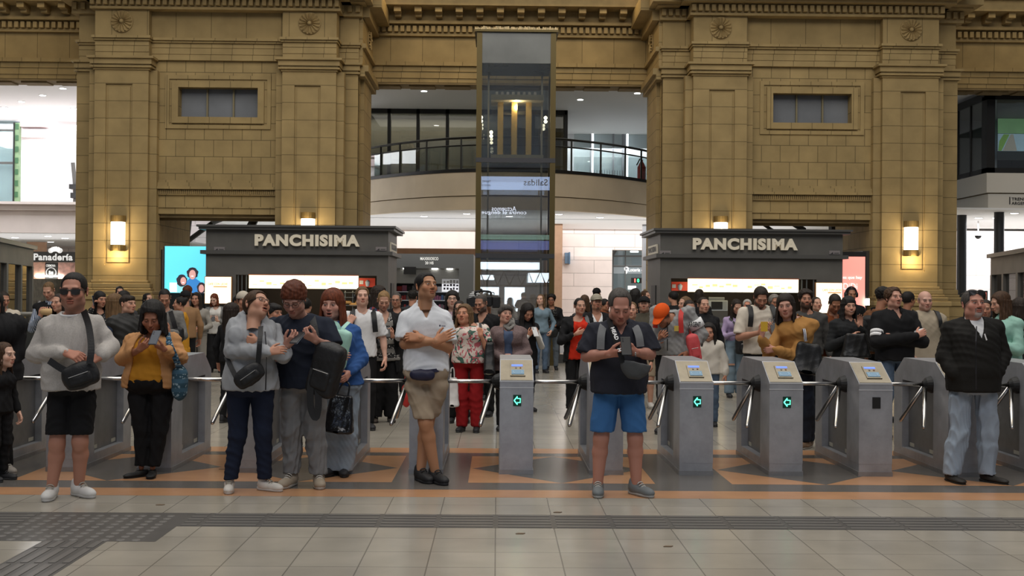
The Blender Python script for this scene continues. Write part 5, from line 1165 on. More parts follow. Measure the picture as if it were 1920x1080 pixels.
def head_color(v, skin, hair, fem, beard, lips, mouth, eyes, vs, scalp=0):
    sk = np.array(lin(skin)); n = len(v); col = np.tile(sk, (n, 1)); x, y, z = v.T; ax = np.abs(x); fr = y < -.05
    def mixin(w_, c): 
        nonlocal col
        w_ = np.clip(w_, 0, 1)[:, None]; col = col*(1-w_)+np.array(c)*w_
    red = sk*np.array([1.06, .78, .74])
    mixin(.55*np.exp(-((ax-.045)**2+(z+.03)**2)/.0006)*fr, red); mixin(.6*np.exp(-(x**2+(z+.03)**2)/.0003)*fr, red)
    mixin((y > .0)*(ax > .07)*.4, red)
    hc = np.array(HAIR[hair])
    if scalp: zc = -.009; q = (np.abs(x/.066)**3.2+np.abs((z-zc)/.088)**3.2)**(1/3.2)-1; fc = np.maximum(q*.05, y+.040-.35*np.clip(z-.02, -.03, .05)+1.5*np.clip(ax-.045, 0, .02)); mixin(np.clip(fc/.012+.35, 0, 1)*np.clip((z+.03+.5*y)/.015, 0, 1)*(ax < .078)*scalp, hc*1.2+sk*.06)
    if beard:
        b_ = (z < -.040-.035*np.clip((ax-.03)/.03, 0, 1)*0)*(y < .01)*(z > -.125); jaw = np.clip((-.046+.55*np.clip(ax-.03, 0, .1)-z)/.012, 0, 1)*(y < .012+.0*z)*np.clip((y+.125)/.01, 0, 1)
        must = np.exp(-((z+.048)/.006)**2)*(ax < .026)*fr; lipm = (ax < .022)*(z < -.052)*(z > -.079)*fr
        if beard == 'stubble': mixin(.38*np.maximum(jaw, must)*(1-lipm), sk*.32+.01)
        elif beard == 'full': mixin(.85*np.maximum(jaw, must)*(1-lipm), hc*1.2+.004)
        elif beard == 'goatee':
            g = np.clip((.034-ax)/.006, 0, 1)*(z < -.043)*fr; bottom = np.clip((-.074-z)/.008, 0, 1)
            mixin(.85*g*(1-lipm)*(1-bottom), hc*1.3+.01); mixin(.85*g*bottom, np.array([.33, .30, .28]))
        elif beard == 'mustache': mixin(.8*must, hc*1.3+.004)
        elif beard == 'chin': mixin(.75*np.clip((.024-ax)/.008, 0, 1)*(z < -.08)*fr, hc*1.2)
    lc = sk*np.array([.80, .50, .47])*(1.0 if not lips else 1) if not lips else np.array(lin(lips))
    op = .011 if mouth == 'open' else 0
    lw = np.clip((.0225-ax)/.004, 0, 1)*np.clip((z+.080+op)/.003, 0, 1)*np.clip((-.0505-.04*ax-z)/.003, 0, 1)*(y < -.082); mixin(lw*.85, lc)
    if mouth == 'smile': mixin((ax < .018)*(np.abs(z+.064) < .004)*(y < -.08), (.6, .56, .5))
    elif mouth == 'open': mixin((ax < .014)*(np.abs(z+.064+op/2) < .0072)*(y < -.06), (.05, .015, .012))
    else: mixin(.8*(ax < .021)*np.exp(-((z+.0638)/.0016)**2)*(y < -.075), lc*.25)
    mixin(.7*np.exp(-((ax-.007)**2+(z+.0405)**2)/.000012)*(y < -.09), sk*.15)
    # brows
    bz = .0235-2.6*(ax-.034)**2-.06*np.clip(ax-.034, 0, 1); th = .0031 if fem else .0044; th = max(th, vs*.55)
    mixin(.88*np.clip(1.4-np.abs(z-bz)/th, 0, 1)*(ax > .013)*(ax < .052)*(y < -.055), hc*.9+sk*.05)
    # eyes
    ex, ez = ax-.031, z-.001; r = np.sqrt(ex**2+ez**2); lid = .0047 if eyes == 'open' else (.0042 if eyes == 'up' else .0024); cz = 0 if eyes in ('open', 'up') else -.004
    inside = (np.abs(ex) < .0125)*(np.abs(ez-cz) < np.maximum(lid, vs*.5)*np.sqrt(np.clip(1-(ex/.0135)**2, 0, 1)))*(y < -.07)
    mixin(.35*np.exp(-(r/.016)**4)*(y < -.06), sk*np.array([.62, .5, .48]))
    mixin(inside*.92, (.40, .36, .33)); iz = ez-(.0012 if eyes == 'up' else cz)
    if eyes != 'closed': mixin(inside*np.clip((.0062-np.sqrt(ex**2+iz**2))/.001, 0, 1), (.035, .02, .012))
    lash = np.abs(ez-cz-lid*np.sqrt(np.clip(1-(ex/.0145)**2, 0, 1))-.0012) < max(.0013, vs*.4)
    mixin(.85*lash*(np.abs(ex) < .0145)*(y < -.065), (.012, .009, .008))
    return col
# ---- hands: wrist at the origin, fingers along x, thumb towards +y, back of the hand up
HDC = {}
def hand_verts(vs, curl, spread=0., thumb=.4):
    key = (round(vs, 4), curl, spread, thumb)
    if key in HDC: return HDC[key]
    lo, vs, G = grid((-.055, -.065, -.105), (.205, .105, .05), vs); d = None
    cu = curl if isinstance(curl, (tuple, list)) else (curl,)*4
    ys = (.030, .0105, -.0095, -.0285); Ls = ((.044, .026, .021), (.049, .029, .022), (.045, .027, .021), (.035, .021, .019))
    for i, (yy, Lf) in enumerate(zip(ys, Ls)):
        base = np.array([.092-.006*abs(i-1.2), yy, 0.0]); c = cone(G, (.004, yy*.62, -.001), base, .0145, .0112); d = c if d is None else smin(d, c, .016)
        p = base; a = 0; sp = spread*(1.2-i)*.16; r = .0098-.0006*(i == 3)*2
        fd = None
        for j, (l, bend) in enumerate(zip(Lf, (1.25, 1.65, 1.0))):
            a += cu[i]*bend+.06; q = p+l*np.array([math.cos(a)*math.cos(sp), math.sin(sp), -math.sin(a)]); s = cone(G, p, q, r, r-.0011); r -= .0012; fd = s if fd is None else smin(fd, s, .003); p = q
        d = smin(d, fd, .006)
    d = smin(d, ell(G, (.035, .022, -.010), (.034, .018, .014)), .012)
    p = np.array([.018, .026, -.008]); t = thumb
    th = None; r = .0135
    for l, ang, dn in ((.042, .85-.35*t, .30+.3*t), (.032, .55-.6*t, .25+.55*t), (.027, .4-.7*t, .2+.7*t)):
        q = p+l*np.array([math.cos(ang)*math.cos(dn), math.sin(ang), -math.sin(dn)*.8]); s = cone(G, p, q, r, r-.0016); r -= .0015; th = s if th is None else smin(th, s, .004); p = q
    d = smin(d, th, .010)
    wr = ell(G, (-.006, 0, -.001), (.034, .028, .021)); d = smin(d, wr, .02)
    v, f = nets(d, lo, vs); HDC[key] = (v, f); return v, f
# ---- shoes: ankle above the origin, toe along -y
SHC = {}
def shoe_verts(kind, vs=.007):
    if (kind, vs) in SHC: return SHC[(kind, vs)]
    lo, vs, G = grid((-.075, -.235, -.02), (.075, .115, .17), vs)
    fl = {'slip': .6, 'sandal': .45}.get(kind, 1)
    up = ell(G, (0, .012, .045), (.041, .07, .052)); up = smin(up, ell(G, (0, -.085, .03*fl+.008), (.046, .085, .035*fl+.006)), .03); up = smin(up, ell(G, (0, -.14, .028*fl+.006), (.044, .06, .028*fl+.006)), .02)
    if kind in ('sneaker', 'boot'): up = smin(up, cone(G, (0, .02, .07), (0, .028, .115 if kind == 'boot' else .098), .042, .040), .03)
    up = np.maximum(up, .016-G[2])
    if kind == 'slip': up = smax(up, -ell(G, (0, .012, .085), (.032, .06, .05)), .01)
    # outline of the sole
    y = G[1]; wv = .036+.011*np.exp(-((y+.10)/.06)**2)
    q = np.sqrt((G[0]/wv)**2+np.maximum(0, np.abs(y+.055)/.142)**6)-1; so = np.maximum(q*.04, np.maximum(G[2]-(.024 if kind != 'slip' else .014)-.006*(y > .02), -G[2]+.001))
    a, b = nets(up, lo, vs), nets(so, lo, vs); SHC[(kind, vs)] = (a, b); return a, b
# ---- hair and hats, in the head frame (V = the same points with the head's tilt undone, so long hair hangs)
def hair_sdf(G, V, st, L, fringe, vol):
    x, y, z = G; vx, vy, vz = V; bx = np.abs(x); e = vol
    th_ = .0765 if st == 'crop' else .080; cap = ell(G, (0, .016, .037), (th_+e, th_+.023+e, th_+.006+e)); cap = cap+F(.0008)*np.sin(np.arctan2(x, y-.02)*26+30*z)
    top = {-1: .094, 0: .076, 1: .052, 2: .030}[fringe]
    zc = top-.085; fw_ = .061 if fringe < 2 else .056
    q = (np.abs(x/fw_)**3.2+np.abs((z-zc)/.085)**3.2)**F(1/3.2)-1; face = smax(q*F(.05), y+.046-.35*np.clip(z-.02, -.03, .05)+1.5*np.clip(bx-.045, 0, .02), .012)
    cut = (-.012-.62*y)-z
    if st in ('short', 'crop', 'curly', 'bald', 'afro'):
        if st in ('curly', 'afro'):
            w_ = .006*np.sin(95*x+2*np.sin(60*z))*np.sin(90*y+1.3)*np.sin(88*z+.7); cap = cap+w_
            if st == 'afro': cap = np.minimum(cap, ell(G, (0, .01, .06), (.095+e, .11+e, .08+e))+w_)
        d = smax(cap, -face, .012); d = smax(d, cut, .012)
        if st == 'bald': d = smax(d, z-(.035+.25*np.clip(-y, -.1, .05)*0), .01); d = smax(d, -.02-y, .01)
        if st == 'short' and fringe: d = np.minimum(d, smax(smax(ell(G, (0, -.03, .065), (.066+e, .07+e, .046+e)), -ell(G, (0, -.13, top-.105), (.08, .07, .105)), .008), cut, .01))
        return d
    if st in ('pony', 'bun', 'tied'):
        d = smax(ell(G, (0, .016, .037), (.079+e, .102+e, .085+e)), -face, .01); d = smax(d, (-.03-.45*y)-z, .01)
        if st == 'pony': d = smin(d, cone((vx, vy, vz), (0, .11, .03), (0, .135, -L), .03, .018), .02)
        if st == 'bun': d = smin(d, ell(G, (0, .10, .075), (.04, .04, .04)), .015)
        return d
    # long / bob: a curtain down to -L
    grow = 1+.35*np.clip((-vz)/.3, 0, 1)
    q = np.sqrt((vx/((.083+e)*grow))**2+((vy-.022)/(.098+e))**2)-1
    cur = np.maximum(q*.085, np.maximum(vz-.03, -L-vz-.02*np.sin(70*vx)))
    op = .058+.012*np.clip(-vz/.1, 0, 1); cur = smax(cur, -np.maximum(np.abs(vx)-op, vy-.012), .012)
    an_ = np.arctan2(vx, vy-.02); cur = cur+.0032*np.sin(an_*17+9*vz)+.0022*np.sin(an_*31-14*vz)
    d = smin(smax(cap, -face, .01), cur, .012)
    return smax(d, -ell(G, (0, -.095, -.045), (.05, .07, .085)), .006)
def rot_head(hy, hp, hr):
    return rotz(hy)@roty(hr)@rotx(hp)
def catmull(pts, n=8):
    pts = [np.array(p, float) for p in pts]; out = []
    for i in range(len(pts)-1):
        p0, p1, p2, p3 = pts[max(i-1, 0)], pts[i], pts[i+1], pts[min(i+2, len(pts)-1)]
        for k in range(n):
            t = k/n; out.append(.5*((2*p1)+(-p0+p2)*t+(2*p0-5*p1+4*p2-p3)*t*t+(-p0+3*p1-3*p2+p3)*t**3))
    return out+[pts[-1]]
ARM = {  # wrist, elbow (outward, back, up) for a 1.75 m figure; hand direction, palm normal, curl, thumb
 'down': ((.285, -.05, .87), (.262, .03, 1.12), None, (-1, .2, 0), .38, .4),
 'phone': ((.075, -.29, 1.16), (.25, -.04, 1.09), (-.45, -.55, .6), (-.4, .55, .65), .5, .6),
 'phonehi': ((.07, -.27, 1.26), (.235, -.11, 1.07), (-.4, -.45, .7), (-.4, .7, .5), .5, .6),
 'pocket': ((.205, -.085, .93), (.315, .06, 1.13), (-.4, -.3, -.85), (-.8, .3, -.3), .5, .3),
 'strap': ((.165, -.14, 1.31), (.245, -.05, 1.08), (-.45, .1, .9), (-.2, 1, .1), .85, .8),
 'ear': ((.125, -.1, 1.50), (.275, -.16, 1.27), (-.15, .05, 1), (-1, -.15, .1), .55, .5),
 'mouth': ((.06, -.21, 1.46), (.19, -.24, 1.2), (-.5, .1, .8), (-.2, 1, .2), .6, .5),
 'clasp': ((.075, -.245, 1.03), (.25, -.03, 1.10), (-.9, -.25, -.15), (-.1, 1, .1), .5, .4),
 'chest': ((.06, -.22, 1.22), (.26, -.09, 1.1), (-.9, -.1, .3), (0, 1, 0), .35, .4),
 'crossA': ((-.135, -.235, 1.185), (.262, -.10, 1.105), (-.9, .2, .35), (0, .9, -.2), .22, .3),
 'crossB': ((-.09, -.185, 1.135), (.262, -.10, 1.105), (-.95, .25, .05), (0, .9, -.2), .3, .3),
 'wave': ((.20, -.2, 1.40), (.27, -.1, 1.17), (-.05, -.05, 1), (-.2, -1, 0), .22, .2),
 'back': ((.1, .16, 1.0), (.27, .12, 1.12), (-.8, .2, -.4), (0, -1, 0), .4, .3),
}
TL_ = [(-.16, .10, .07), (-.1, .152, .10), (0, .172, .118), (.18, .166, .114), (.4, .152, .107), (.62, .166, .12), (.8, .172, .116), (.9, .146, .095), (.97, .092, .074), (1.04, .055, .055)]
TF_ = [(-.16, .10, .07), (-.1, .158, .105), (0, .178, .122), (.18, .162, .112), (.4, .136, .098), (.62, .15, .108), (.8, .156, .106), (.9, .132, .088), (.97, .084, .068), (1.04, .05, .05)]
PEOPLE = []
def person(label, px, top, Y, h=None, yaw=0, hy=None, hp=0, hr=0, fem=0, fat=1, belly=0, bust=None, hs=None, wide=1, skin='#a87458', hair='dark', style='short', L=.25, fringe=0, vol=0., beard=None, lips=None, mouth='closed', eyes='open',
           glasses=None, hat=None, top_=None, over=None, bottom=None, shoes=('sneaker', (.5, .5, .5), (.5, .5, .5)), a0='down', a1='down', J=None, hands=None, hw=None, seed=None, arml=None, feet=None, dress=None, scarf=None, name='person', wr=.006, hcy=0., stance=.1, lean=0):
    J = J or {}; hands = hands or {}; rd = math.radians; yw = rd(yaw); hyr = yw if hy is None else rd(hy)
    seed = seed if seed is not None else len(PEOPLE)+11
    X = fx(px, Y, 700); zt = fz(top, Y, px); h = h or zt; s = h/1.75; ws = s*fat; b = np.array([X, Y, 0.0]); Rz = rotz(yw)
    hs = hs or max(.93, min(1.02, s**.4)) if h > 1.4 else (hs or .88)
    W = lambda x, y, z: b+Rz@np.array([x*s, y*s, z*s])
    bust = bust if bust is not None else (.5 if fem else 0)
    RH = rot_head(hyr, rd(hp), rd(hr))
    if 'hc' in J: hc = P(J['hc'][0], J['hc'][1], Y+J['hc'][2])
    else:
        hc = P(J.get('hpx', px), top, Y+hcy); hc = hc-np.array([0, 0, .116*hs-.01*abs(math.sin(rd(hp)))]); hc = hc+rotz(hyr)@np.array([0, -.03-.09*math.sin(rd(hp)), 0])
    jt = lambda k, d: P(J[k][0], J[k][1], Y+(J[k][2] if len(J[k]) > 2 else 0)) if k in J else d
    pel = jt('pel', W(0, 0, .95)); nk = jt('nk', W(0, .0, 1.45)+np.array([lean, 0, 0]))
    fw = s*(fat**.6); shw = (.172 if fem else .188)*fw/s
    sh = [jt('s0', W(-shw, .01, 1.385)+np.array([lean, 0, 0])), jt('s1', W(shw, .01, 1.385)+np.array([lean, 0, 0]))]
    E, Wr, HN = [None]*2, [None]*2, [None]*2
    for i, (sg, ar) in enumerate(((-1, a0), (1, a1))):
        A = ARM[ar]; q = lambda p: W(sg*p[0]*(1 if p[0] < 0 else (fat**.6 if p[0] > .15 else 1)), p[1]*(fat if ar not in ('down',) else 1)-(belly*.3 if ar not in ('down', 'pocket') else 0), p[2])
        E[i] = jt('e%d' % i, q(A[1])); Wr[i] = jt('w%d' % i, q(A[0]))
        fd = Wr[i]-E[i]; fd /= np.linalg.norm(fd)
        dr = Rz@(np.array(A[2])*np.array([sg, 1, 1])) if A[2] else fd
        pn = Rz@(np.array(A[3])*np.array([sg, 1, 1])); cu, tb = A[4], A[5]
        if i in hands: 
            hh = hands[i]; dr = np.array(hh[0], float) if hh[0] is not None else dr; pn = np.array(hh[1], float) if hh[1] is not None else pn; cu = hh[2] if len(hh) > 2 else cu; tb = hh[3] if len(hh) > 3 else tb
        dr = dr/np.linalg.norm(dr); HN[i] = (dr, pn, cu, tb)
    st = stance
    hip = [jt('h0', W(-.092*fat, 0, .905)), jt('h1', W(.092*fat, 0, .905))]
    kn = [jt('k0', W(-st*.98, -.02, .49)), jt('k1', W(st*.98, -.02, .49))]; an = [jt('a0', W(-st, .03, .085)), jt('a1', W(st, .03, .085))]
    for q in an: q[2] = .085*s
    root = empty(name, (X, Y, 0), label, 'person'); PEOPLE.append(root)
    vs = min(.022, max(.0105, Y*.00112)); hv = min(.0075, max(.0036, Y*.00039))
    TT = TF_ if fem else TL_; tz = np.array([q[0] for q in TT]); tw = np.array([q[1] for q in TT]); td = np.array([q[2] for q in TT])
    bl = np.interp(tz, [-.16, 0, .22, .45, .7, 1.1], [.0, .35, 1, .75, .2, 0])
    tt = np.linspace(-.16, 1.04, 60)
    def smooth(a): q = np.interp(tt, tz, a); return np.convolve(np.pad(q, 3, 'edge'), np.ones(7)/7, 'valid')
    sw, sd, sb = smooth(tw), smooth(td), smooth(bl)
    axis = nk-pel
    def torso(G, th, widen=0., lo_t=None):
        z1 = G[2][0, 0, :]; t = (z1-pel[2])/axis[2]; w_ = np.interp(t, tt, sw)*ws+th; d_ = np.interp(t, tt, sd)*ws+th; bf = np.interp(t, tt, sb)*belly*s; sg_ = np.interp(t, tt, sb)*max(0, belly)*.35*s
        if lo_t is not None:  # garment keeps its width below the waist
            k = t < lo_t; w_ = np.where(k, np.interp(lo_t, tt, sw)*ws+th+widen*np.clip(lo_t-t, 0, 1), w_); d_ = np.where(k, np.interp(lo_t, tt, sd)*ws+th+widen*np.clip(lo_t-t, 0, 1)*.7, d_); bf = np.where(k, np.interp(lo_t, tt, sb)*belly*s, bf)
        tc = np.clip(t, -.3, 1.1); x, y = G[0]-(pel[0]+axis[0]*tc).astype(F), G[1]-(pel[1]+axis[1]*tc).astype(F)
        c_, s_ = math.cos(-yw), math.sin(-yw); xl, yl = F(c_)*x-F(s_)*y, F(s_)*x+F(c_)*y
        w_ = (w_+sg_).astype(F); df = (d_+bf).astype(F); db = d_.astype(F); dy = np.where(yl < 0, df, db)
        r = (np.abs(xl/w_)**2.3+np.abs(yl/dy)**2.3)**F(1/2.3); d = (r-1)*np.minimum(w_, dy)*.92
        d = np.maximum(d, np.maximum(t-1.04, -.16-t)*F(axis[2])) if lo_t is None else np.maximum(d, (t-1.04)*F(axis[2]))
        if bust:
            for sg in (-1, 1): c = pel+axis*.72+Rz@np.array([sg*.075*ws, -.078*ws-.02*bust*s, 0]); d = smin(d, ell(G, c, (.07*ws+th, (.045+.035*bust)*ws+th, .075*ws+th)), .04)
        return d, xl, yl, t
    # --- skin
    am = (.86 if fem else 1)*fw; sc = skin
    lo = np.min([pel-.25*ws, *[q-.12 for q in E+Wr+sh+kn+an]], 0); hi = np.max([nk+.22, pel+.25*ws, *[q+.12 for q in E+Wr+sh+hip+kn+an]], 0); lo[2] = max(lo[2], .0)
    _, _, G = grid(lo, hi, vs)
    d, xl, yl, t = torso(G, -.014); d = d+F(.020)*np.clip((.7-t)*5, 0, 1); cv = (.014 if bottom and bottom.get('k') != 'shorts' else .0)
    hb = hc+RH@np.array([0, .03, -.10])*hs
    d = smin(d, cone(G, nk-axis*.03, hb, .052*am, .046*am if fem else .052*am), .03)
    for i in (0, 1):
        d = smin(d, cone(G, nk+(sh[i]-nk)*.2-np.array([0, 0, .012]), sh[i], .036*am, .042*am), .03)
        arm = smin(cone(G, sh[i], E[i], .047*am, .039*am), cone(G, E[i], Wr[i], .041*am, .0275*am), .02); arm = smin(arm, cone(G, E[i]+(Wr[i]-E[i])*.12, E[i]+(Wr[i]-E[i])*.42, .041*am, .040*am), .02)
        d = smin(d, arm, .02)
        lm = fw*(.95 if fem else 1); c1 = kn[i]+(an[i]-kn[i])*.3+Rz@np.array([0, .018, 0])
        leg = smin(cone(G, hip[i], kn[i], .080*lm-.018, .054*lm), smin(cone(G, kn[i], c1, .052*lm, .056*lm), cone(G, c1, an[i], .054*lm, .036*lm), .02), .03)+cv
        leg = smin(leg, cone(G, kn[i]+Rz@np.array([0, -.02, .03]), kn[i]+Rz@np.array([0, -.018, -.05]), .032*lm, .03*lm)+cv*1.3, .02)
        d = smin(d, leg, .02)
    bv, bf = nets(d, lo, vs); skl = np.array(lin(sc)); bc = np.tile(skl*.96, (len(bv), 1))
    v, f = head_verts(hv, fem, wide, mouth, None, eyes, 0)
    hcol = head_color(v, skin, hair, fem, beard, lips, mouth, eyes, hv, 0 if style in (None, 'bald') or fringe > 0 else (.75 if fringe == 0 else .2))
    HV = v*hs@RH.T+hc
    allv, allf, allc = [bv, HV], [bf, f+len(bv)], [bc, hcol]; n0 = len(bv)+len(HV)
    for i in (0, 1):
        if hw and i in hw: continue
        dr, pn, cu, tb = HN[i]; u = -(pn-dr*(pn@dr)); u /= np.linalg.norm(u)+1e-9; side = np.cross(u, dr)
        mir = 1 if i == 0 else -1   # i=0 is the anatomical right hand
        v, f = hand_verts(min(.008, max(.0042, Y*.00042)), cu, .25, tb); hsz = s**.6*(.9 if fem else 1.0)
        v = v*np.array([1, mir, 1])*hsz; f2 = f if mir == 1 else f[:, ::-1]
        HVn = v[:, :1]*dr+v[:, 1:2]*side+v[:, 2:]*u+Wr[i]
        allv.append(HVn); allf.append(f2+n0); n0 += len(v); cc = np.tile(skl*np.array([1.02, .93, .9]), (len(v), 1)); allc.append(cc)
    mesh_obj('body', np.concatenate(allv), np.concatenate(allf), SKIN, root, np.concatenate(allc))
    # --- garments
    def top_mesh(nm, g, th0):
        th = g.get('th', th0); m = g['m']; sl = g.get('sl', 1.0)
        if over and g is top_: th = min(th, .010); sl = 0 if over.get('sl', 1) else sl
        hem = g.get('hem', .89)*s if 'hempx' not in g else fz(g['hempx'], Y-.1, px)
        xt = hem-.02; lo = np.min([pel-.27*ws-belly*s-th-g.get('flare', 0), *[q-.13-th for q in E+Wr+sh]], 0); hi = np.max([nk+.16+th, pel+.27*ws+th+g.get('flare', 0), *[q+.13+th for q in E+Wr+sh]], 0)
        lo[2] = min(lo[2], xt) if sl > .6 else xt; lo[2] = min(lo[2], xt)
        _, _, G = grid(lo, hi, vs)
        d, xl, yl, t = torso(G, th, g.get('flare', 0.02), .1)
        for i in (0, 1): d = smin(d, cone(G, nk+(sh[i]-nk)*.1-np.array([0, 0, .018]), sh[i]-np.array([0, 0, .006]), .042*fw+th, .048*fw+th), .03)
        d = smax(d, hem-G[2], .012)
        for i in (0, 1):
            if sl <= 0: continue
            bag = g.get('bag', .008); tf = th; th = th*.55
            a_ = cone(G, sh[i], E[i], .050*am+th, .043*am+th+bag)
            if sl < .55:
                th = tf; c = sh[i]+(E[i]-sh[i])*(sl*2); n = (E[i]-sh[i])/np.linalg.norm(E[i]-sh[i]); a_ = cone(G, sh[i], E[i], .052*am+th, .055*am+th+bag)
                a_ = smax(a_, (G[0]-F(c[0]))*F(n[0])+(G[1]-F(c[1]))*F(n[1])+(G[2]-F(c[2]))*F(n[2]), .006)
            else:
                e2 = E[i]+(Wr[i]-E[i])*(min(1, (sl-.5)*2)*.97); f_ = smin(cone(G, E[i], E[i]+(e2-E[i])*.85, .045*am+th+bag, .034*am+th+bag*.8), cone(G, E[i]+(e2-E[i])*.85, e2, .033*am+th, .030*am+th*.7), .012)
                a_ = smin(a_, f_, .02)
            th = tf; d = smin(d, a_, .012)
        nkk = g.get('neck', 'crew'); upv = (hb-nk)/np.linalg.norm(hb-nk)
        if nkk in ('crew', 'wide', 'v', 'polo'):
            r = {'crew': .062, 'wide': .078, 'v': .064, 'polo': .064}[nkk]*(am if not fem else am*1.05)
            d = smax(d, -cone(G, nk-upv*.025+Rz@np.array([0, -.03 if nkk != 'wide' else -.045, 0])*s, nk+upv*.14, r, r*1.15), .008)
            if nkk in ('v', 'polo'): z0 = nk[2]-(.15 if nkk == 'v' else .10)*s; d = smax(d, -np.maximum(np.abs(xl)-np.clip((G[2]-F(z0))*.42, -.01, .07), yl+.03), .006)
        if nkk in ('polo', 'stand', 'shirt'):
            x, y, z = G[0]-F(nk[0]), G[1]-F(nk[1]), G[2]-F(nk[2]); ax_ = x*F(upv[0])+y*F(upv[1])+z*F(upv[2]); rr = np.sqrt(np.maximum(x*x+y*y+z*z-ax_*ax_, 0))
            r0 = (.066 if not fem else .06)*am+(.01 if nkk == 'stand' else .002); sl_ = -.35 if nkk != 'stand' else -.05
            ring = np.maximum(np.abs(rr-(r0+sl_*(ax_-.02)))-max(.009, vs*.75), np.maximum(ax_-(.045 if nkk != 'stand' else .055), -.03-ax_))
            if nkk != 'stand': ring = np.maximum(ring, -np.maximum(np.abs(xl)-.012-np.clip(ax_+.02, 0, .1)*.5, yl))
            d = smin(d, ring, .008)
        if nkk == 'hood':
            for q, r in (((0, .085, .02), (.105, .05, .065)), ((-.075, .02, .015), (.04, .075, .04)), ((.075, .02, .015), (.04, .075, .04))): d = smin(d, ell(G, nk+Rz@(np.array(q)*s), np.array(r)*s), .02)
            d = smax(d, -cone(G, nk-upv*.0+Rz@np.array([0, -.04, 0])*s, nk+upv*.16+Rz@np.array([0, -.02, 0]), .055*s, .066*s), .01)
        op = g.get('open')
        if op: w0, w1 = op; ww = np.interp(G[2][0, 0, :], [hem, nk[2]], [w0, w1]).astype(F); d = smax(d, -np.maximum(np.abs(xl-F(g.get('opx', 0)))-ww, yl+.0), .008)
        v, f = nets(d, lo, vs); o = mesh_obj(nm, v, f, m, root, wr=g.get('wr', wr), seed=seed); return o
    if top_: top_mesh(top_.get('n', 'shirt'), top_, .012)
    if over: top_mesh(over.get('n', 'jacket'), over, .030)
    if bottom:
        g = bottom; m = g['m']; kd = g.get('k', 'trousers'); th = g.get('th', .014); wz = pel[2]+g.get('waist', .13)*s
        for q_ in (top_ or over,):
            if q_: wz = min(wz, (q_.get('hem', .89)*s if 'hempx' not in q_ else fz(q_['hempx'], Y-.1, px))+.035)
        lo = np.min([pel-.26*ws, *[q-.15 for q in kn+an]], 0); hi = np.max([pel+.26*ws, *[q+.15 for q in kn+an+hip]], 0); hi[2] = wz+.03
        cuff = g.get('cuff', .07 if kd != 'shorts' else .5)*s if 'cuffpx' not in g else fz(g['cuffpx'], Y, px); lo[2] = cuff-.03; lo[1] -= belly*s
        if kd == 'skirt': wid = g.get('w', .26)*s; lo[:2] = np.minimum(lo[:2], b[:2]-wid-.05); hi[:2] = np.maximum(hi[:2], b[:2]+wid+.05)
        _, _, G = grid(lo, hi, vs); d, xl, yl, t = torso(G, th); lw = g.get('lw', 1.0); kw = g.get('kw', lw)
        if kd == 'skirt':
            tz_ = G[2][0, 0, :]; w_ = np.interp(tz_, [cuff, pel[2], wz], [wid, .19*ws, .15*ws]).astype(F); q = np.sqrt((xl/w_)**2+(yl/(w_*.72))**2)-1
            ang = np.arctan2(yl, xl); d = smin(d, q*.13+F(.006)*np.sin(ang*14)*np.clip((F(pel[2])-G[2])*3, 0, 1), .03)
        else:
            for i in (0, 1):
                k2 = kn[i]+(an[i]-kn[i])*.35+Rz@np.array([0, .012, 0]); r0, r1, r2, r3 = (.093*fw, .066*fw*kw, .062*fw*lw, .054*fw*lw)
                if kd == 'shorts': e = kn[i]+(kn[i]-hip[i])*.1; leg = cone(G, hip[i], e, .094*fw, .084*fw*lw)
                else: leg = smin(cone(G, hip[i], kn[i], r0, r1+th*.4), smin(cone(G, kn[i], k2, r1+th*.4, r2+th*.4), cone(G, k2, an[i]-np.array([0, 0, .05]), r2+th*.4, r3+th*.3), .02), .025)
                d = smin(d, leg, .014)
        d = smax(d, cuff-G[2], .008); d = smax(d, G[2]-F(wz), .01)
        v, f = nets(d, lo, vs); mesh_obj(g.get('n', kd), v, f, m, root, wr=g.get('wr', wr), seed=seed+5)
    if shoes:
        kd, c1, c2 = shoes; ft = feet or (8, 8)
        for i in (0, 1):
            (uv, uf), (sv, sf) = shoe_verts(kd, .007 if Y < 12 else .011); R = rotz(yw+rd(ft[i]*(-1 if i == 0 else 1))); o_ = an[i].copy(); o_[2] = max(0, an[i][2]-.085*s); k = s**.7*(.92 if fem else 1.02)
            cm = c1 if not isinstance(c1, tuple) else mat('shoe_%d_%d_%d' % tuple(int(q*255) for q in c1), c1, .6, noise=.08, nscale=20); sm = mat('sole_%d_%d_%d' % tuple(int(q*255) for q in c2), tuple(q*.85 for q in c2), .6)
            sh_ = mesh_obj('shoe', uv*k@R.T+o_, uf, cm, root); mesh_obj('sole', sv*k@R.T+o_, sf, sm, sh_)
            if kd == 'sneaker' and Y < 12:
                bl_ = MB(); lc = mat('laces_%d' % int(c2[0]*255), (.36, .33, .28) if c2[0] > .5 else (.5, .48, .44) if c2[0] > .3 else (.04, .04, .04), .8)
                for j in range(6):
                    yy = -.045-.02*j; zz = .102-.0125*j; w_ = .028-.001*j; pts = [np.array(q)*k@R.T+o_ for q in ((-w_, yy, zz-.012), (-w_*.5, yy-.003, zz+.001), (0, yy-.005, zz+.004), (w_*.5, yy-.003, zz+.001), (w_, yy, zz-.012))]; bl_.tube(pts, .0052, 5)
                bl_.build('laces', lc, sh_, smooth=True)
    # --- hair, hat, glasses
    hm = hair_mat(hair, HAIR[hair])
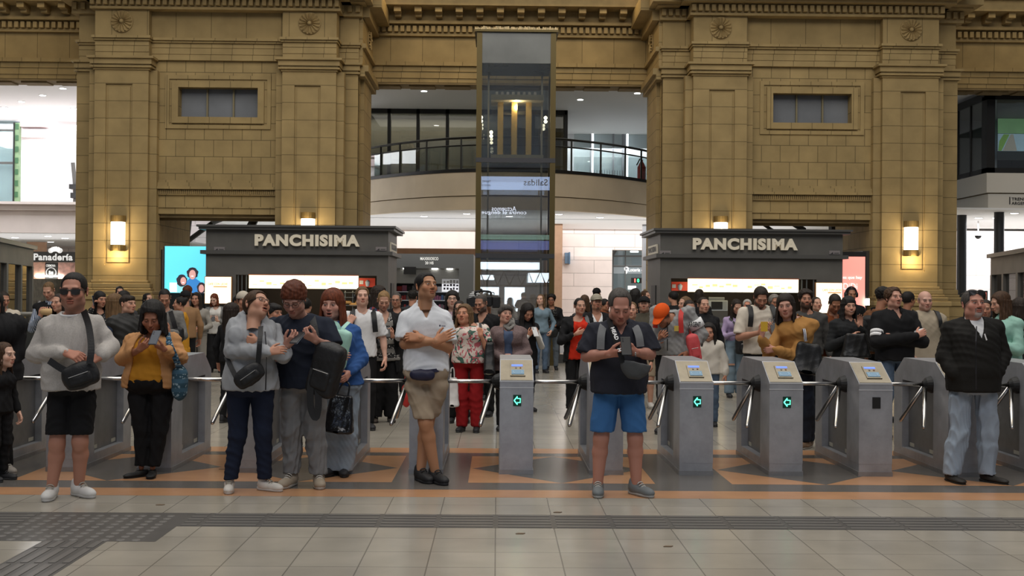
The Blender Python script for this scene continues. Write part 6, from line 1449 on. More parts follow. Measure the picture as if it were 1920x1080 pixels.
    if style:
        lz = -max(.12, L+.03 if style in ('long', 'bob', 'pony') else .12); lo = np.array([-.16, -.16, lz-.06]); hi = np.array([.16, .22, .19]); hvs = max(hv, .0048) if style in ('short', 'crop', 'bald') else max(hv*1.1, .0055)
        _, _, G = grid(lo, hi, hvs); R = rot_head(0, rd(hp), rd(hr)); V = [F(R[i, 0])*G[0]+F(R[i, 1])*G[1]+F(R[i, 2])*G[2] for i in range(3)] if style in ('long', 'bob', 'pony') else G
        d = hair_sdf(G, V, style, L, fringe, vol)
        if hat: d = np.maximum(d, G[2]-(.045-.3*np.clip(G[1], -.1, .1)*0))
        v, f = nets(d, lo, hvs)
        if len(v): mesh_obj('hair', v*hs@RH.T+hc, f, hm, root, wr=.003 if style not in ('crop', 'bald') else .001, seed=seed)
    H = lambda p: RH@(np.array(p, float)*hs)+hc
    if hat:
        kd, c1 = hat; lo = np.array([-.12, -.24, -.02]); hi = np.array([.12, .24, .16]); _, _, G = grid(lo, hi, .006 if Y < 16 else .008)
        d = smax(ell(G, (0, .012, .045), (.089, .111, .092)), .030-G[2]+.18*np.clip(G[1], -.1, .1)*0, .006); fy = -1 if kd == 'cap' else 1
        q = np.sqrt((G[0]/.073)**2+((G[1]-fy*.09)/.095)**2)-1; brim = np.maximum(q*.08, np.abs(G[2]-.043+.9*G[0]**2*4+.10*(np.abs(G[1])-.1))-max(.004, .0035)); d = np.minimum(d, np.maximum(brim, -(fy*G[1])+.05)) if kd != 'beanie' else d
        d = np.maximum(d, .028-G[2])
        v, f = nets(d, lo, .006 if Y < 16 else .008); mesh_obj('cap', v*hs@RH.T+hc, f, c1, root)
    if glasses:
        kd = glasses; gm = MATS.get('glass_frames') or mat('glass_frames', (.02, .017, .016), .3, spec=.6); b_ = MB(); oz = {'up': .088}.get(kd, .001); yf = -.100 if kd != 'up' else -.075
        if kd in ('sun', 'up'):
            for sg in (-1, 1):
                pts = [(sg*.006, yf-.006, oz+.015), (sg*.064, yf+.012, oz+.017), (sg*.060, yf+.012, oz-.017), (sg*.035, yf+.0, oz-.023), (sg*.012, yf-.004, oz-.016)]
                q = [H(p) for p in pts]; b_.prism(q, RH@np.array([0, .005, 0]))
            b_.tube([H((-.014, yf-.004, oz+.009)), H((.014, yf-.004, oz+.009))], .004, 6)
        else:
            for sg in (-1, 1):
                c_ = [H((sg*.032+.024*math.cos(a)*1.0, yf-.003+.010*abs(math.cos(a))*(1 if sg*math.cos(a) > 0 else -.2), oz-.002+.0175*math.sin(a))) for a in np.linspace(0, 2*math.pi, 15)]; b_.tube(c_, .0021, 6)
            b_.tube([H((-.008, yf-.006, oz+.004)), H((.008, yf-.006, oz+.004))], .002, 6)
        for sg in (-1, 1): b_.tube([H((sg*.062, yf+.012, oz+.008)), H((sg*.078, -.03, oz+.008)), H((sg*.082, .02, oz+.004))], .0028, 6)
        b_.build('sunglasses' if kd in ('sun', 'up') else 'glasses', gm, root)
    if scarf:
        lo, hi = nk-.16, nk+np.array([.16, .16, .12]); _, _, G = grid(lo, hi, vs*.8); d = None
        for dz, r, rr_ in ((-.0, .078, .026), (.035, .07, .024), (.07, .064, .02)):
            x, y, z = G[0]-F(nk[0]), G[1]-F(nk[1]+.0), G[2]-F(nk[2]+dz)+.25*(G[1]-F(nk[1]))*0; q = np.sqrt((np.sqrt(x*x+y*y)-r*am/.86*.95)**2+(z+.02*np.sin(np.arctan2(y, x)*3+dz*40))**2)-rr_; d = q if d is None else smin(d, q, .008)
        v, f = nets(d, lo, vs*.8); mesh_obj('scarf', v, f, scarf, root, wr=.004, seed=3)
    root['_x'] = 0; del root['_x']
    return dict(root=root, H=H, W=W, nk=nk, pel=pel, sh=sh, E=E, Wr=Wr, HN=HN, Y=Y, yaw=yw, RH=RH, hc=hc, s=s, hs=hs, am=am, Rz=Rz, ws=ws, belly=belly, an=an)

# ---- things people carry
def phone(p, label, mid=None, tilt=55, yaw=0, col=(.015, .015, .018), off=(0, 0, 0), size=(.074, .152), caseless=0, ed=(.05, .05, .055)):
    """a phone between or in the hands; screen towards the face"""
    if mid is None: mid = (p['Wr'][0]+p['Wr'][1])/2+p['Rz']@np.array([0, -.075, .055])*p['s']
    mid = np.array(mid)+np.array(off); R = rotz(p['yaw']+math.radians(yaw))@rotx(math.radians(90-tilt)*-1)
    o = empty('phone', mid, label, 'phone'); w_, h_ = size
    lo = -np.array([w_/2+.01, .015, h_/2+.01]); _, _, G = grid(lo, -lo, .004); d = rbox(G, (0, 0, 0), (w_/2, .0055, h_/2), .005); v, f = nets(d, lo, .004)
    mesh_obj('phone_body', v@R.T+mid, f, mat('phone_%d_%d' % (int(col[0]*255), int(col[2]*255)), col, .35, spec=.5), o)
    q = [R@np.array(a)+mid for a in ((-w_*.46, .0062, -h_*.47), (w_*.46, .0062, -h_*.47), (w_*.46, .0062, h_*.47), (-w_*.46, .0062, h_*.47))]
    MB().prism(q, R@np.array([0, .0006, 0])).build('screen', mat('phone_screen', (.3, .35, .4), .3, emit=.5), o)
    b = MB()
    for a in (0, 1): b.lathe([(.007, 0), (.007, .002)], (0, 0, 0), 10, 0, 'y')
    n = len(b.v)//2; b.v = [tuple(R@(np.array(q)+np.array([-w_*.28, -.0075, h_*.38-.02*(i//n)]))+mid) for i, q in enumerate(b.v)]
    b.build('camera_lens', mat('lens_black', (.03, .03, .035), .15), o)
    return o
def bag(name, label, c, dims, m, R=None, strap=None, sw=.035, sm=None, kind='soft', cat='bag', vs=.011, pocket=True, nrm=None, handle=None, seed=1, trim=None):
    """soft bag round the point c, with a front pocket, zip and straps"""
    c = np.array(c, float); R = np.eye(3) if R is None else np.array(R); dims = np.array(dims, float); o = empty(name, c, label, cat)
    lo = -dims*1.25-.03; _, _, G = grid(lo, -lo, vs)
    if kind == 'soft': d = smin(ell(G, (0, 0, -.1*dims[2]), dims*np.array([1, 1, .95])), rbox(G, (0, 0, -.15*dims[2]), dims*np.array([.86, .72, .75]), min(dims)*.5), .04)
    elif kind == 'tote':
        k = 1-.0*G[2]; x = G[0]/(1-.22*np.clip(G[2]/dims[2], -1, 1)); d = rbox((x, G[1]*(1+.5*np.clip(G[2]/dims[2], -1, 1)), G[2]), (0, 0, 0), dims, min(dims)*.55); d = d+.004*np.sin(30*G[0]+10*G[2])
    elif kind == 'moon': d = np.maximum(ell(G, (0, 0, .25*dims[2]), dims*np.array([1, 1, 1.25])), G[2]-.45*dims[2])
    else: d = rbox(G, (0, 0, 0), dims, min(dims)*.6); d = smin(d, ell(G, (0, 0, .35*dims[2]), dims*np.array([.95, .95, .75])), .03)
    v, f = nets(d, lo, vs); mesh_obj('bag_body', v@R.T+c, f, m, o, wr=.003, seed=seed)
    if pocket:
        lo2 = np.array([-dims[0], -dims[1]*1.5-.02, -dims[2]]); hi2 = np.array([dims[0], 0, dims[2]*.5]); _, _, G = grid(lo2, hi2, vs); d = rbox(G, (0, -dims[1]*.8, -dims[2]*.35), (dims[0]*.66, dims[1]*.42, dims[2]*.38), min(dims)*.3); v, f = nets(d, lo2, vs); mesh_obj('front_pocket', v@R.T+c, f, m, o, wr=.003)
        q = [R@np.array([x*dims[0]*.55, -dims[1]*1.22, -dims[2]*.02])+c for x in (-1, -.3, .4, 1)]; MB().tube(q, .0035, 6).build('zip', trim or mat('zip_metal', (.3, .3, .3), .35, metal=.8), o)
    if strap:
        for i, sp in enumerate(strap if isinstance(strap[0][0], (list, tuple, np.ndarray)) else [strap]):
            pts = catmull(sp, 7); MB().ribbon(pts, sw, .005, nrm if nrm is not None else (0, -1, .15)).build('strap', sm or m, o, smooth=False)
    if handle: MB().tube(catmull(handle, 7), .008, 8).build('handle', sm or m, o, smooth=True)
    return o
# ================================================================ FOREGROUND PEOPLE
cl = cloth
J0 = dict
BLKC = cl('black', (.012, .012, .013)); NAVYJ = cl('navy_denim', (.013, .018, .036)); LJEAN = cl('pale_denim', (.30, .36, .42)); BLUEJ = cl('blue_denim', (.09, .13, .19)); WTEE = cl('white_cotton', (.72, .72, .72)); BLKB = mat('bag_black', (.012, .012, .013), .5, noise=.1, nscale=10, bump=.2, bscale=80, spec=.4)
LEATH = mat('black_leather', (.013, .013, .013), .38, bump=.15, bscale=60)
# --- man in sunglasses
p = person('man in a pale grey sweater, black shorts and sunglasses at the far left front', 132, 509, 9.0, h=1.78, hy=6, hp=2, fat=1.09, belly=.05, hs=1.19, wide=1.06, skin='#b07d68', hair='black', style='crop', beard='stubble', glasses='sun', vol=.004,
  J=J0(hc=(138, 546, -.05), nk=(136, 592, 0), s0=(88, 610, .02), s1=(178, 607, .02), e0=(68, 664, .02), w0=(126, 662, -.29), e1=(206, 650, .05), w1=(188, 668, -.17), h0=(115, 745), h1=(156, 745), k0=(107, 832), k1=(150, 828), a0=(97, 922), a1=(148, 905, .1), pel=(134, 720, .0)),
  hands={0: ((.92, -.35, -.25), (.1, .65, -.7), .55, .5), 1: ((-.7, -.55, -.4), (-.1, .7, -.6), .55, .3)},
  top_=J0(n='sweater', m=cl('pale_grey_knit', (.46, .43, .40), kind='knit', c2=(.40, .375, .35)), th=.024, hempx=733, neck='crew', bag=.014, wr=.008), bottom=J0(k='shorts', m=BLKC, cuffpx=814, lw=1.02), shoes=('sneaker', (.58, .57, .55), (.56, .55, .53)), feet=(-8, 52), stance=.12)
lo_ = p['nk']; 
for i_ in (0,):
    top_rim = MB(); c_ = p['nk']+np.array([0, -.035, .012])
    top_rim.tube([c_+np.array([.072*math.cos(q), .062*math.sin(q), .012*math.sin(q)]) for q in np.linspace(0, 2*math.pi, 25)], .009, 8); top_rim.build('undershirt_rim', WTEE, p['root'], smooth=True)
bag('crossbody_bag', 'black crossbody bag held at the belly by the man in sunglasses', P(150, 701, 8.68), (.135, .055, .105), BLKB, rotz(.15)@roty(-.35), strap=[[P(157, 583, 8.93), P(166, 610, 8.80), P(171, 650, 8.66), P(168, 682, 8.62)], [P(133, 700, 8.64), P(113, 690, 8.66), P(92, 676, 8.74)]], sw=.05)
# --- woman in mustard
p = person('woman in a mustard top and tan cardigan looking down at her phone', 284, 566, 10.05, h=1.56, hy=4, hp=24, fem=1, fat=1.36, belly=.075, bust=.9, hs=1.04, wide=1.12, skin='#9a6850', hair='black', style='bob', L=.125, fringe=0, vol=.020, eyes='down',
  J=J0(hc=(286, 594, -.14), nk=(287, 628, -.02), s0=(248, 640, .02), s1=(325, 638, .02), e0=(230, 672, -.06), w0=(262, 655, -.31), e1=(339, 670, -.06), w1=(308, 655, -.30), h0=(261, 745), h1=(304, 745), k0=(267, 805), k1=(299, 805), a0=(265, 876), a1=(286, 878), pel=(283, 722)),
  hands={0: ((.75, -.35, .55), (.3, .5, .6), .6, .5), 1: ((-.75, -.3, .35), (0, .35, .9), .45, .5)},
  top_=J0(n='mustard_top', m=cl('mustard', (.46, .205, .02)), hempx=718, neck='wide', sl=.3, th=.012), over=J0(n='tan_cardigan', m=cl('tan_cardigan', (.46, .235, .10)), th=.026, hempx=728, open=(.15, .075), neck='v', sl=.96, flare=.05), bottom=J0(k='trousers', m=BLKC, cuffpx=874, kw=.95, lw=.9), shoes=('slip', (.012, .012, .012), (.02, .02, .02)), feet=(42, 8), stance=.06)
phone(p, 'pale edged phone held by the woman in the mustard top', P(290, 633, 9.66), tilt=48, yaw=-8, col=(.05, .06, .08))
bag('woven_bag', 'blue patterned woven shoulder bag on the mustard woman', P(337, 713, 9.98), (.06, .085, .165), cl('woven_blue', (.03, .07, .10), kind='bands', c2=(.22, .30, .34), c3=(.05, .11, .16), scale=13), None, strap=[P(314, 625, 10.0), P(318, 645, 9.83), P(328, 668, 9.82), P(336, 690, 9.9)], sw=.05, pocket=False, sm=cl('woven_strap', (.02, .05, .08), kind='bands', c2=(.35, .42, .45), c3=(.06, .14, .22), scale=30))
# --- woman in the grey hoodie, head thrown back
p = person('woman in a grey zip hoodie with arms crossed and head tilted back', 474, 549, 9.35, h=1.62, yaw=14, hy=48, hp=-26, hr=20, fem=1, fat=1.22, belly=.03, bust=.7, hs=1.08, skin='#b58870', hair='brown', style='tied', vol=.008, glasses='clear', mouth='open', eyes='up',
  J=J0(hc=(481, 574, -.06), nk=(472, 595, 0), s0=(440, 612, .0), s1=(512, 618, .06), e0=(436, 657, -.13), w0=(505, 660, -.30), e1=(530, 664, -.05), w1=(482, 640, -.235), h0=(448, 740), h1=(492, 738), k0=(446, 815), k1=(493, 812), a0=(430, 912), a1=(497, 898, .05), pel=(470, 722)),
  hands={1: ((-.95, .15, .1), (0, 1, 0), .75, .6), 0: ((.95, .15, .2), (0, .9, -.3), .3, .3)},
  top_=J0(n='undershirt', m=WTEE, hempx=700, neck='wide', th=.006, sl=.3), over=J0(n='grey_hoodie', m=cl('hoodie_grey', (.33, .34, .355)), th=.026, hempx=733, neck='hood', wr=.010, bag=.02), bottom=J0(k='trousers', m=NAVYJ, cuffpx=899, lw=.92, kw=.98), shoes=('sneaker', (.6, .57, .52), (.6, .57, .53)), feet=(4, 50), stance=.13)
MB().tube([P(497, 622, 9.13), P(500, 660, 9.05), P(499, 700, 9.1), P(498, 731, 9.12)], .005, 6).build('hoodie_zip', mat('zip_dark', (.03, .03, .035), .4, metal=.4), p['root'])
bag('waist_bag', 'black waist bag worn across the front of the grey hoodie woman', P(466, 702, 9.03), (.125, .05, .08), BLKB, rotz(.1)@roty(-.62), strap=[[P(489, 612, 9.15), P(487, 640, 9.02), P(484, 680, 9.02)], [P(445, 712, 9.04), P(434, 690, 9.1), P(424, 668, 9.25)]], sw=.038)
# --- young man in the navy tee
p = person('young man in a navy t-shirt and grey sweatpants looking at his phone', 566, 523, 9.62, h=1.80, hy=-4, hp=30, fat=1.12, belly=.03, hs=1.10, wide=1.04, skin='#ab8070', hair='auburn', style='curly', vol=.016, fringe=2, glasses='clear', eyes='down',
  J=J0(hc=(551, 560, -.16), nk=(562, 594, 0), s0=(512, 612, .02), s1=(611, 612, .02), e0=(522, 668, -.06), w0=(538, 648, -.33), e1=(624, 655, -.05), w1=(592, 638, -.31), h0=(548, 738), h1=(592, 738), k0=(548, 810), k1=(590, 810), a0=(546, 892), a1=(598, 892), pel=(569, 715)),
  hands={0: ((.55, -.35, .55), (.2, .5, .75), .55, .5), 1: ((-.75, -.35, .45), (-.1, .5, .6), .7, .6)},
  top_=J0(n='navy_tee', m=cl('navy_cotton', (.016, .020, .032)), hempx=729, neck='crew', sl=.44, th=.022, bag=.02, wr=.008), bottom=J0(k='trousers', n='sweatpants', m=cl('grey_jersey', (.19, .19, .19)), cuffpx=889, lw=1.12, kw=1.12, wr=.012), shoes=('sneaker', (.34, .28, .21), (.45, .42, .38)), feet=(16, 12), stance=.12)
phone(p, 'black phone held by the young man in the navy t-shirt', P(558, 633, 9.24), tilt=35, yaw=-25)
bag('black_backpack', 'black backpack hung from the shoulder of the young man in navy', P(612, 694, 9.36), (.125, .085, .215), BLKB, rotz(-.3)@roty(.28), kind='pack', strap=[[P(585, 593, 9.62), P(589, 612, 9.42), P(594, 640, 9.36), P(600, 660, 9.36)], [P(588, 690, 9.3), P(582, 730, 9.3), P(583, 765, 9.3), P(592, 783, 9.3), P(597, 760, 9.3), P(596, 730, 9.3)]], sw=.055, seed=4)
# --- red haired woman in blue
p = person('red haired woman in a blue sweatshirt and wide pale jeans', 640, 540, 10.2, h=1.62, yaw=-12, hy=-8, hp=2, fem=1, fat=1.1, bust=.5, hs=1.12, skin='#c49482', hair='red', style='long', L=.22, fringe=2, vol=.012, mouth='open',
  J=J0(hc=(623, 571, -.02), nk=(626, 606, 0), s0=(595, 622, .02), s1=(662, 622, .04), e0=(600, 668, .0), w0=(632, 668, -.24), e1=(677, 672, .02), w1=(655, 700, -.20), h0=(620, 740), h1=(655, 740), k0=(622, 810), k1=(652, 810), a0=(624, 882), a1=(645, 880), pel=(640, 720)),
  top_=J0(n='blue_sweatshirt', m=cl('royal_blue', (.035, .095, .27)), hempx=724, neck='crew', th=.028, wr=.009, bag=.016), bottom=J0(k='trousers', n='jeans', m=LJEAN, cuffpx=882, lw=1.45, kw=1.3), shoes=('sneaker', (.02, .02, .022), (.03, .03, .03)), feet=(10, 20))
b_ = MB(); rr = random.Random(2)
FL = [mat('flower_%d' % i, c, .7) for i, c in enumerate(((.6, .08, .05), (.6, .35, .08), (.5, .5, .5), (.5, .15, .25)))]
for i in range(12):
    q = P(644+rr.random()*12, 622+rr.random()*22, 10.0-.02); b_.lathe([(.014, 0), (.010, -.006)], q, 7, rr.randrange(4), 'y')
b_.build('embroidered_flowers', FL, p['root'])
MINT = cl('mint_fabric', (.36, .62, .52), .6)
bag('mint_backpack', 'mint green backpack carried in front by the red haired woman', P(636, 655, 9.92), (.085, .06, .165), MINT, roty(.18), kind='pack', strap=[[P(622, 612, 10.02), P(626, 605, 9.95), P(634, 610, 9.9), P(638, 628, 9.88)], [P(654, 604, 10.05), P(646, 612, 9.93), P(638, 622, 9.88), P(632, 634, 9.88)]], sw=.03)
bag('plastic_bag', 'shiny black plastic bag in the hand of the red haired woman', P(637, 776, 9.94), (.115, .05, .165), mat('black_plastic', (.012, .012, .013), .16, spec=.6, bump=.6, bscale=22), roty(.12), kind='tote', pocket=False, handle=[P(630, 746, 9.94), P(636, 730, 9.96), P(646, 716, 9.97), P(655, 722, 9.96), P(652, 746, 9.94)])
# --- man in the white polo
p = person('man in a white polo shirt and khaki shorts leaning with crossed arms and legs', 800, 511, 9.9, h=1.85, yaw=8, hy=34, hp=-14, hr=4, fat=1.02, hs=1.03, skin='#b0805f', hair='black', style='crop', vol=.008, beard='stubble', eyes='up',
  J=J0(hc=(799, 538, -.02), nk=(797, 574, .02), s0=(763, 597, .0), s1=(832, 597, .05), e0=(759, 645, -.06), w0=(818, 640, -.24), e1=(840, 652, -.02), w1=(789, 634, -.19), h0=(780, 725), h1=(819, 725), k0=(798, 792, -.10), k1=(800, 795, .06), a0=(816, 872, -.06), a1=(789, 866, .02), pel=(799, 700)),
  hands={0: ((.85, .1, .45), (-.1, .95, -.2), .15, .2), 1: ((-.95, .15, .1), (0, .9, -.4), .3, .3)},
  top_=J0(n='polo_shirt', m=cl('white_pique', (.70, .72, .75)), hempx=697, neck='polo', sl=.42, th=.018, bag=.02, wr=.007), bottom=J0(k='shorts', m=cl('khaki', (.33, .26, .185)), cuffpx=783, lw=.92), shoes=('sneaker', (.016, .016, .017), (.03, .03, .032)), feet=(-22, 20))
q_ = P(829, 611, 9.69); MB().box(q_+np.array([-.025, 0, -.006]), q_+np.array([-.012, .004, .008])).box(q_+np.array([-.006, 0, -.004]), q_+np.array([.028, .004, .002])).build('shirt_logo', mat('logo_ink', (.06, .06, .1), .7), p['root'])
bag('belt_bag', 'navy belt bag under the white polo of the leaning man', P(792, 702, 9.74), (.105, .04, .045), mat('navy_nylon', (.018, .018, .045), .5), None, strap=[P(764, 697, 9.85), P(778, 697, 9.75), P(806, 696, 9.74), P(835, 692, 9.85)], sw=.03, pocket=False)
# --- man in blue shorts with the lanyard strap
p = person('man in a dark polo and bright blue shorts typing on a black phone', 1160, 538, 9.3, h=1.76, hy=2, hp=26, fat=1.17, belly=.075, hs=1.12, wide=1.04, skin='#b27e6c', hair='dgrey', style='crop', fringe=-1, vol=.006, eyes='down',
  J=J0(hc=(1162, 574, -.13), nk=(1162, 606, 0), s0=(1114, 621, .02), s1=(1207, 621, .02), e0=(1100, 668, -.02), w0=(1142, 664, -.33), e1=(1219, 664, -.02), w1=(1192, 661, -.33), h0=(1137, 745), h1=(1183, 745), k0=(1127, 822), k1=(1191, 822), a0=(1121, 914), a1=(1193, 914), pel=(1160, 722)),
  hands={0: ((.92, -.3, .12), (.2, .6, .6), .55, .5), 1: ((-.92, -.3, .12), (-.2, .6, .6), .55, .5)},
  top_=J0(n='polo_shirt', m=cl('dark_navy_pique', (.024, .025, .034)), hempx=738, neck='polo', sl=.46, th=.018, bag=.025), bottom=J0(k='shorts', m=cl('blue_shorts', (.045, .14, .33)), cuffpx=809, lw=1.08), shoes=('sneaker', (.15, .165, .17), (.42, .42, .4)), feet=(4, 34), stance=.15)
phone(p, 'black phone in both hands of the man in blue shorts', P(1174, 649, 8.90), tilt=60, yaw=4, col=(.012, .012, .013), size=(.082, .16))
GRYS = cl('grey_webbing', (.16, .165, .17))
o = bag('grey_backpack', 'grey backpack whose straps cross the chest of the man in blue shorts', P(1160, 660, 9.62), (.14, .08, .2), GRYS, None, kind='pack', pocket=False, strap=[[P(1133, 606, 9.40), P(1130, 614, 9.2), P(1127, 630, 9.1), P(1126, 655, 9.07)], [P(1186, 604, 9.40), P(1192, 614, 9.2), P(1198, 630, 9.1), P(1201, 650, 9.08)]], sw=.06)
o = bag('grey_belt_bag', 'grey belt bag hanging from the black strap lettered HEAD', P(1191, 689, 8.93), (.12, .05, .095), cl('charcoal_weave', (.075, .078, .08)), roty(.2), kind='moon', pocket=False, strap=[[P(1142, 596, 9.25), P(1146, 612, 9.08), P(1153, 632, 9.0), P(1160, 652, 8.94), P(1168, 680, 8.90)]], sw=.042, sm=BLKC)
a_, c_ = P(1147, 611, 9.045), P(1158, 640, 8.935); d_ = (c_-a_)/np.linalg.norm(c_-a_); up_ = np.cross(np.array([0, -1, .1]), d_); up_ /= np.linalg.norm(up_)
text('strap_lettering', 'HEAD', (a_+c_)/2+np.array([0, -.012, 0]), .13, mat('strap_white', (.75, .75, .75), .7), o, .03, depth=.002, bold=.03, xdir=d_, up=-up_ if up_[2] < 0 else up_)
text('strap_lettering', 'H', P(1162, 656, 8.91), .03, MATS['strap_white'], o, .03, depth=.002, bold=.03, xdir=d_, up=-up_ if up_[2] < 0 else up_)
q_ = p['Wr'][1]; MB().tube([q_+np.array([.028*0+.006*math.cos(t), .031*math.cos(t), .031*math.sin(t)]) for t in np.linspace(0, 6.3, 13)], .006, 6).build('wristwatch', mat('watch_steel', (.5, .5, .5), .3, metal=.8), p['root'])
# --- man in the black jacket
p = person('man in a black jacket and pale jeans with hands in pockets at right', 1822, 545, 10.05, h=1.72, yaw=4, hy=5, hp=-9, fat=1.12, belly=.07, hs=1.06, wide=1.08, skin='#b07d6b', hair='dgrey', style='crop', vol=.006, beard='goatee', glasses='up',
  J=J0(hc=(1825, 571, -.03), nk=(1824, 602, 0), s0=(1782, 616, .02), s1=(1866, 614, .02), e0=(1772, 668, .02), w0=(1789, 704, -.10), e1=(1879, 666, .04), w1=(1868, 702, -.09), h0=(1802, 745), h1=(1848, 745), k0=(1799, 812), k1=(1853, 812), a0=(1784, 890), a1=(1853, 890), pel=(1824, 720)),
  hw=(0, 1),
  top_=J0(n='white_shirt', m=WTEE, hempx=720, neck='shirt', sl=.3, th=.008), over=J0(n='black_jacket', m=cl('black_jacket', (.0125, .0115, .010), .7), th=.032, hempx=735, neck='v', wr=.0055, bag=.014, flare=.01), bottom=J0(k='trousers', n='jeans', m=cl('pale_blue_denim', (.29, .345, .41)), cuffpx=890, lw=1.25, kw=1.15, wr=.012), shoes=('slip', (.02, .017, .014), (.022, .02, .017)), feet=(-6, 26), stance=.15)
MB().tube([P(1846, 626, 9.72), P(1850, 638, 9.71)], .006, 6).build('pocket_pen', WTEE, p['root'])
MB().tube([P(1831, 612, 9.74), P(1830, 640, 9.68), P(1830, 700, 9.66), P(1830, 730, 9.7)], .005, 6).build('jacket_zip', mat('zip_dark', (.03, .03, .035), .4, metal=.4), p['root'])
# ================================================================ THE CROWD BEYOND THE TURNSTILES
C_ = cl
WH, BK, DG, NV = C_('off_white', (.6, .58, .53)), BLKC, C_('dark_grey', (.04, .04, .042)), C_('dark_navy', (.015, .018, .028))
BJ, DJ, BT = C_('blue_denim', (.09, .13, .19)), C_('grey_denim', (.12, .14, .16)), J0(k='trousers', m=BLKC)
JN = J0(k='trousers', n='jeans', m=BJ); KH = J0(k='shorts', m=C_('khaki', (.33, .26, .185)))
SB_ = ('sneaker', (.02, .02, .022), (.05, .05, .05)); SW_ = ('sneaker', (.5, .48, .45), (.5, .48, .45)); SL = ('slip', (.02, .02, .02), (.03, .03, .03))
S1, S2, S3, S4 = '#c0937c', '#b08068', '#9a6a50', '#cca691'
def tee(m, **k): return {**J0(n='t_shirt', m=m, sl=.44, th=.018), **k}
def lng(m, **k): return {**J0(n='sweater', m=m), **k}
def jkt(m, **k): return {**J0(n='jacket', m=m), **k}
# beside the turnstiles, left edge
p = person('adult in a black puffer jacket cut by the left edge of the frame', -10, 545, 10.2, h=1.64, yaw=10, fem=1, fat=1.15, skin=S2, hair='black', style='long', L=.2, top_=tee(BK), over=jkt(BK, th=.05, hem=.86, wr=.012, bag=.02), bottom=BT, shoes=('sneaker', (.3, .27, .24), (.35, .33, .3)), a0='pocket', a1='pocket', J=J0(a0=(-35, 865), a1=(12, 868), k1=(6, 800), e1=(30, 660, .02), w1=(2, 690, -.12)), feet=(10, 35), stance=.11)
p = person('brown haired girl in profile at the left edge beside the black puffer jacket', 0, 642, 9.8, h=1.12, yaw=70, hy=75, fem=1, hs=.9, skin=S4, hair='brown', style='long', L=.2, top_=lng(BK), bottom=BT, shoes=SB_, J=J0(hpx=2))
p = person('man in a cream shirt looking down by the steel handrail at the far left', 4, 547, 17, yaw=25, hy=45, hp=18, fat=1.1, skin=S2, hair='dark', style='short', top_=tee(C_('cream', (.55, .49, .40))), bottom=BT, shoes=SB_, a0='phone', a1='phone')
phone(p, 'dark phone held by the man in a cream shirt at far left')
p = person('grey blond man in a black vest and striped shirt eating a sandwich', 95, 530, 17, yaw=5, hy=0, hp=28, fat=1.1, skin=S1, hair='lbrown', style='crop', top_=lng(C_('blue_stripe', (.08, .11, .18), kind='vstripe', c2=(.4, .43, .48), scale=40), neck='shirt'), over=jkt(BK, sl=0, n='vest', th=.025), bottom=BT, shoes=SB_, a0='phonehi', a1='phonehi')
o = MB().lathe([(.015, -.1), (.045, -.07), (.05, 0), (.045, .07), (.015, .1)], (p['Wr'][0]+p['Wr'][1])/2+np.array([.06, -.09, .06]), 14, 0, 'x').build('sandwich', mat('bread_pale', (.5, .33, .16), .7, noise=.15), None, smooth=True); tag(o, 'sandwich in the hands of the man in a black vest at far left', 'food')
person('dark haired woman mostly hidden behind the man in sunglasses, by the bakery', 114, 551, 14.5, hy=-20, fem=1, skin=S1, hair='dark', style='long', L=.2, top_=lng(BK), bottom=BT, shoes=SB_)
p = person('long haired woman in black making a phone call below the left wall lamp', 185, 546, 16, yaw=35, hy=50, hp=5, fem=1, skin=S2, hair='black', style='long', L=.3, fringe=2, top_=lng(C_('black_dots', (.012, .012, .012), kind='dots', c2=(.3, .28, .25))), bottom=BT, shoes=SB_, a0='ear', a1='down')
phone(p, 'phone at the ear of the woman in black below the left wall lamp', p['Wr'][0]+np.array([.02, -.02, .1]), tilt=80, yaw=60, size=(.07, .14))
person('black haired woman far behind at the foot of the left pilaster', 224, 537, 24.5, hy=25, hp=8, fem=1, skin=S1, hair='black', style='long', L=.2, top_=lng(BK), bottom=BT, shoes=SB_)
person('woman with long light brown hair and a dotted blouse seen from behind', 212, 552, 15, yaw=160, hy=140, hp=5, fem=1, skin=S1, hair='lbrown', style='long', L=.34, vol=.012, top_=lng(C_('dotted_blouse', (.03, .03, .035), kind='dots', c2=(.4, .38, .34), scale=.8)), bottom=BT, shoes=SB_)
person('dark haired person half hidden between the light brown hair and the puffer vest', 231, 546, 17.5, yaw=170, hy=150, skin=S2, hair='black', style='short', vol=.008, top_=lng(DG), bottom=BT, shoes=SB_)
p = person('man in a black puffer vest with navy sleeves in profile behind the mustard woman', 237, 553, 13.8, yaw=55, hy=62, hp=-4, fat=1.1, skin=S1, hair='dark', style='short', fringe=1, top_=lng(C_('slate_blue', (.035, .05, .085)), th=.03), over=jkt(C_('vest_black', (.018, .018, .017), .6), sl=0, n='puffer_vest', th=.045, neck='stand', wr=.012), bottom=BT, shoes=SB_, a0='pocket', a1='pocket')
person('dark haired woman in black far behind beside the dark door leaf at left', 276, 550, 22, hy=55, hp=-5, fem=1, skin=S1, hair='black', style='bob', L=.16, top_=lng(C_('olive_dark', (.05, .045, .03))), bottom=BT, shoes=SB_)
p = person('man with cropped black hair and grey sweater with phone behind the mustard woman', 309, 543, 15.5, yaw=10, hy=15, hp=30, fat=1.1, skin=S2, hair='black', style='crop', top_=lng(C_('mid_grey', (.17, .165, .155))), bottom=BT, shoes=SB_, a0='phone', a1='phone', eyes='down')
phone(p, 'phone of the man with cropped hair and grey sweater at left')
bag('shoulder_bag', 'black bag with wide strap on the man in a grey sweater at left', p['W'](.18, -.14, 1.12), (.09, .05, .12), BLKB, None, strap=[p['W'](.08, -.1, 1.44), p['W'](.13, -.17, 1.3), p['W'](.17, -.18, 1.15)], sw=.06, pocket=False)
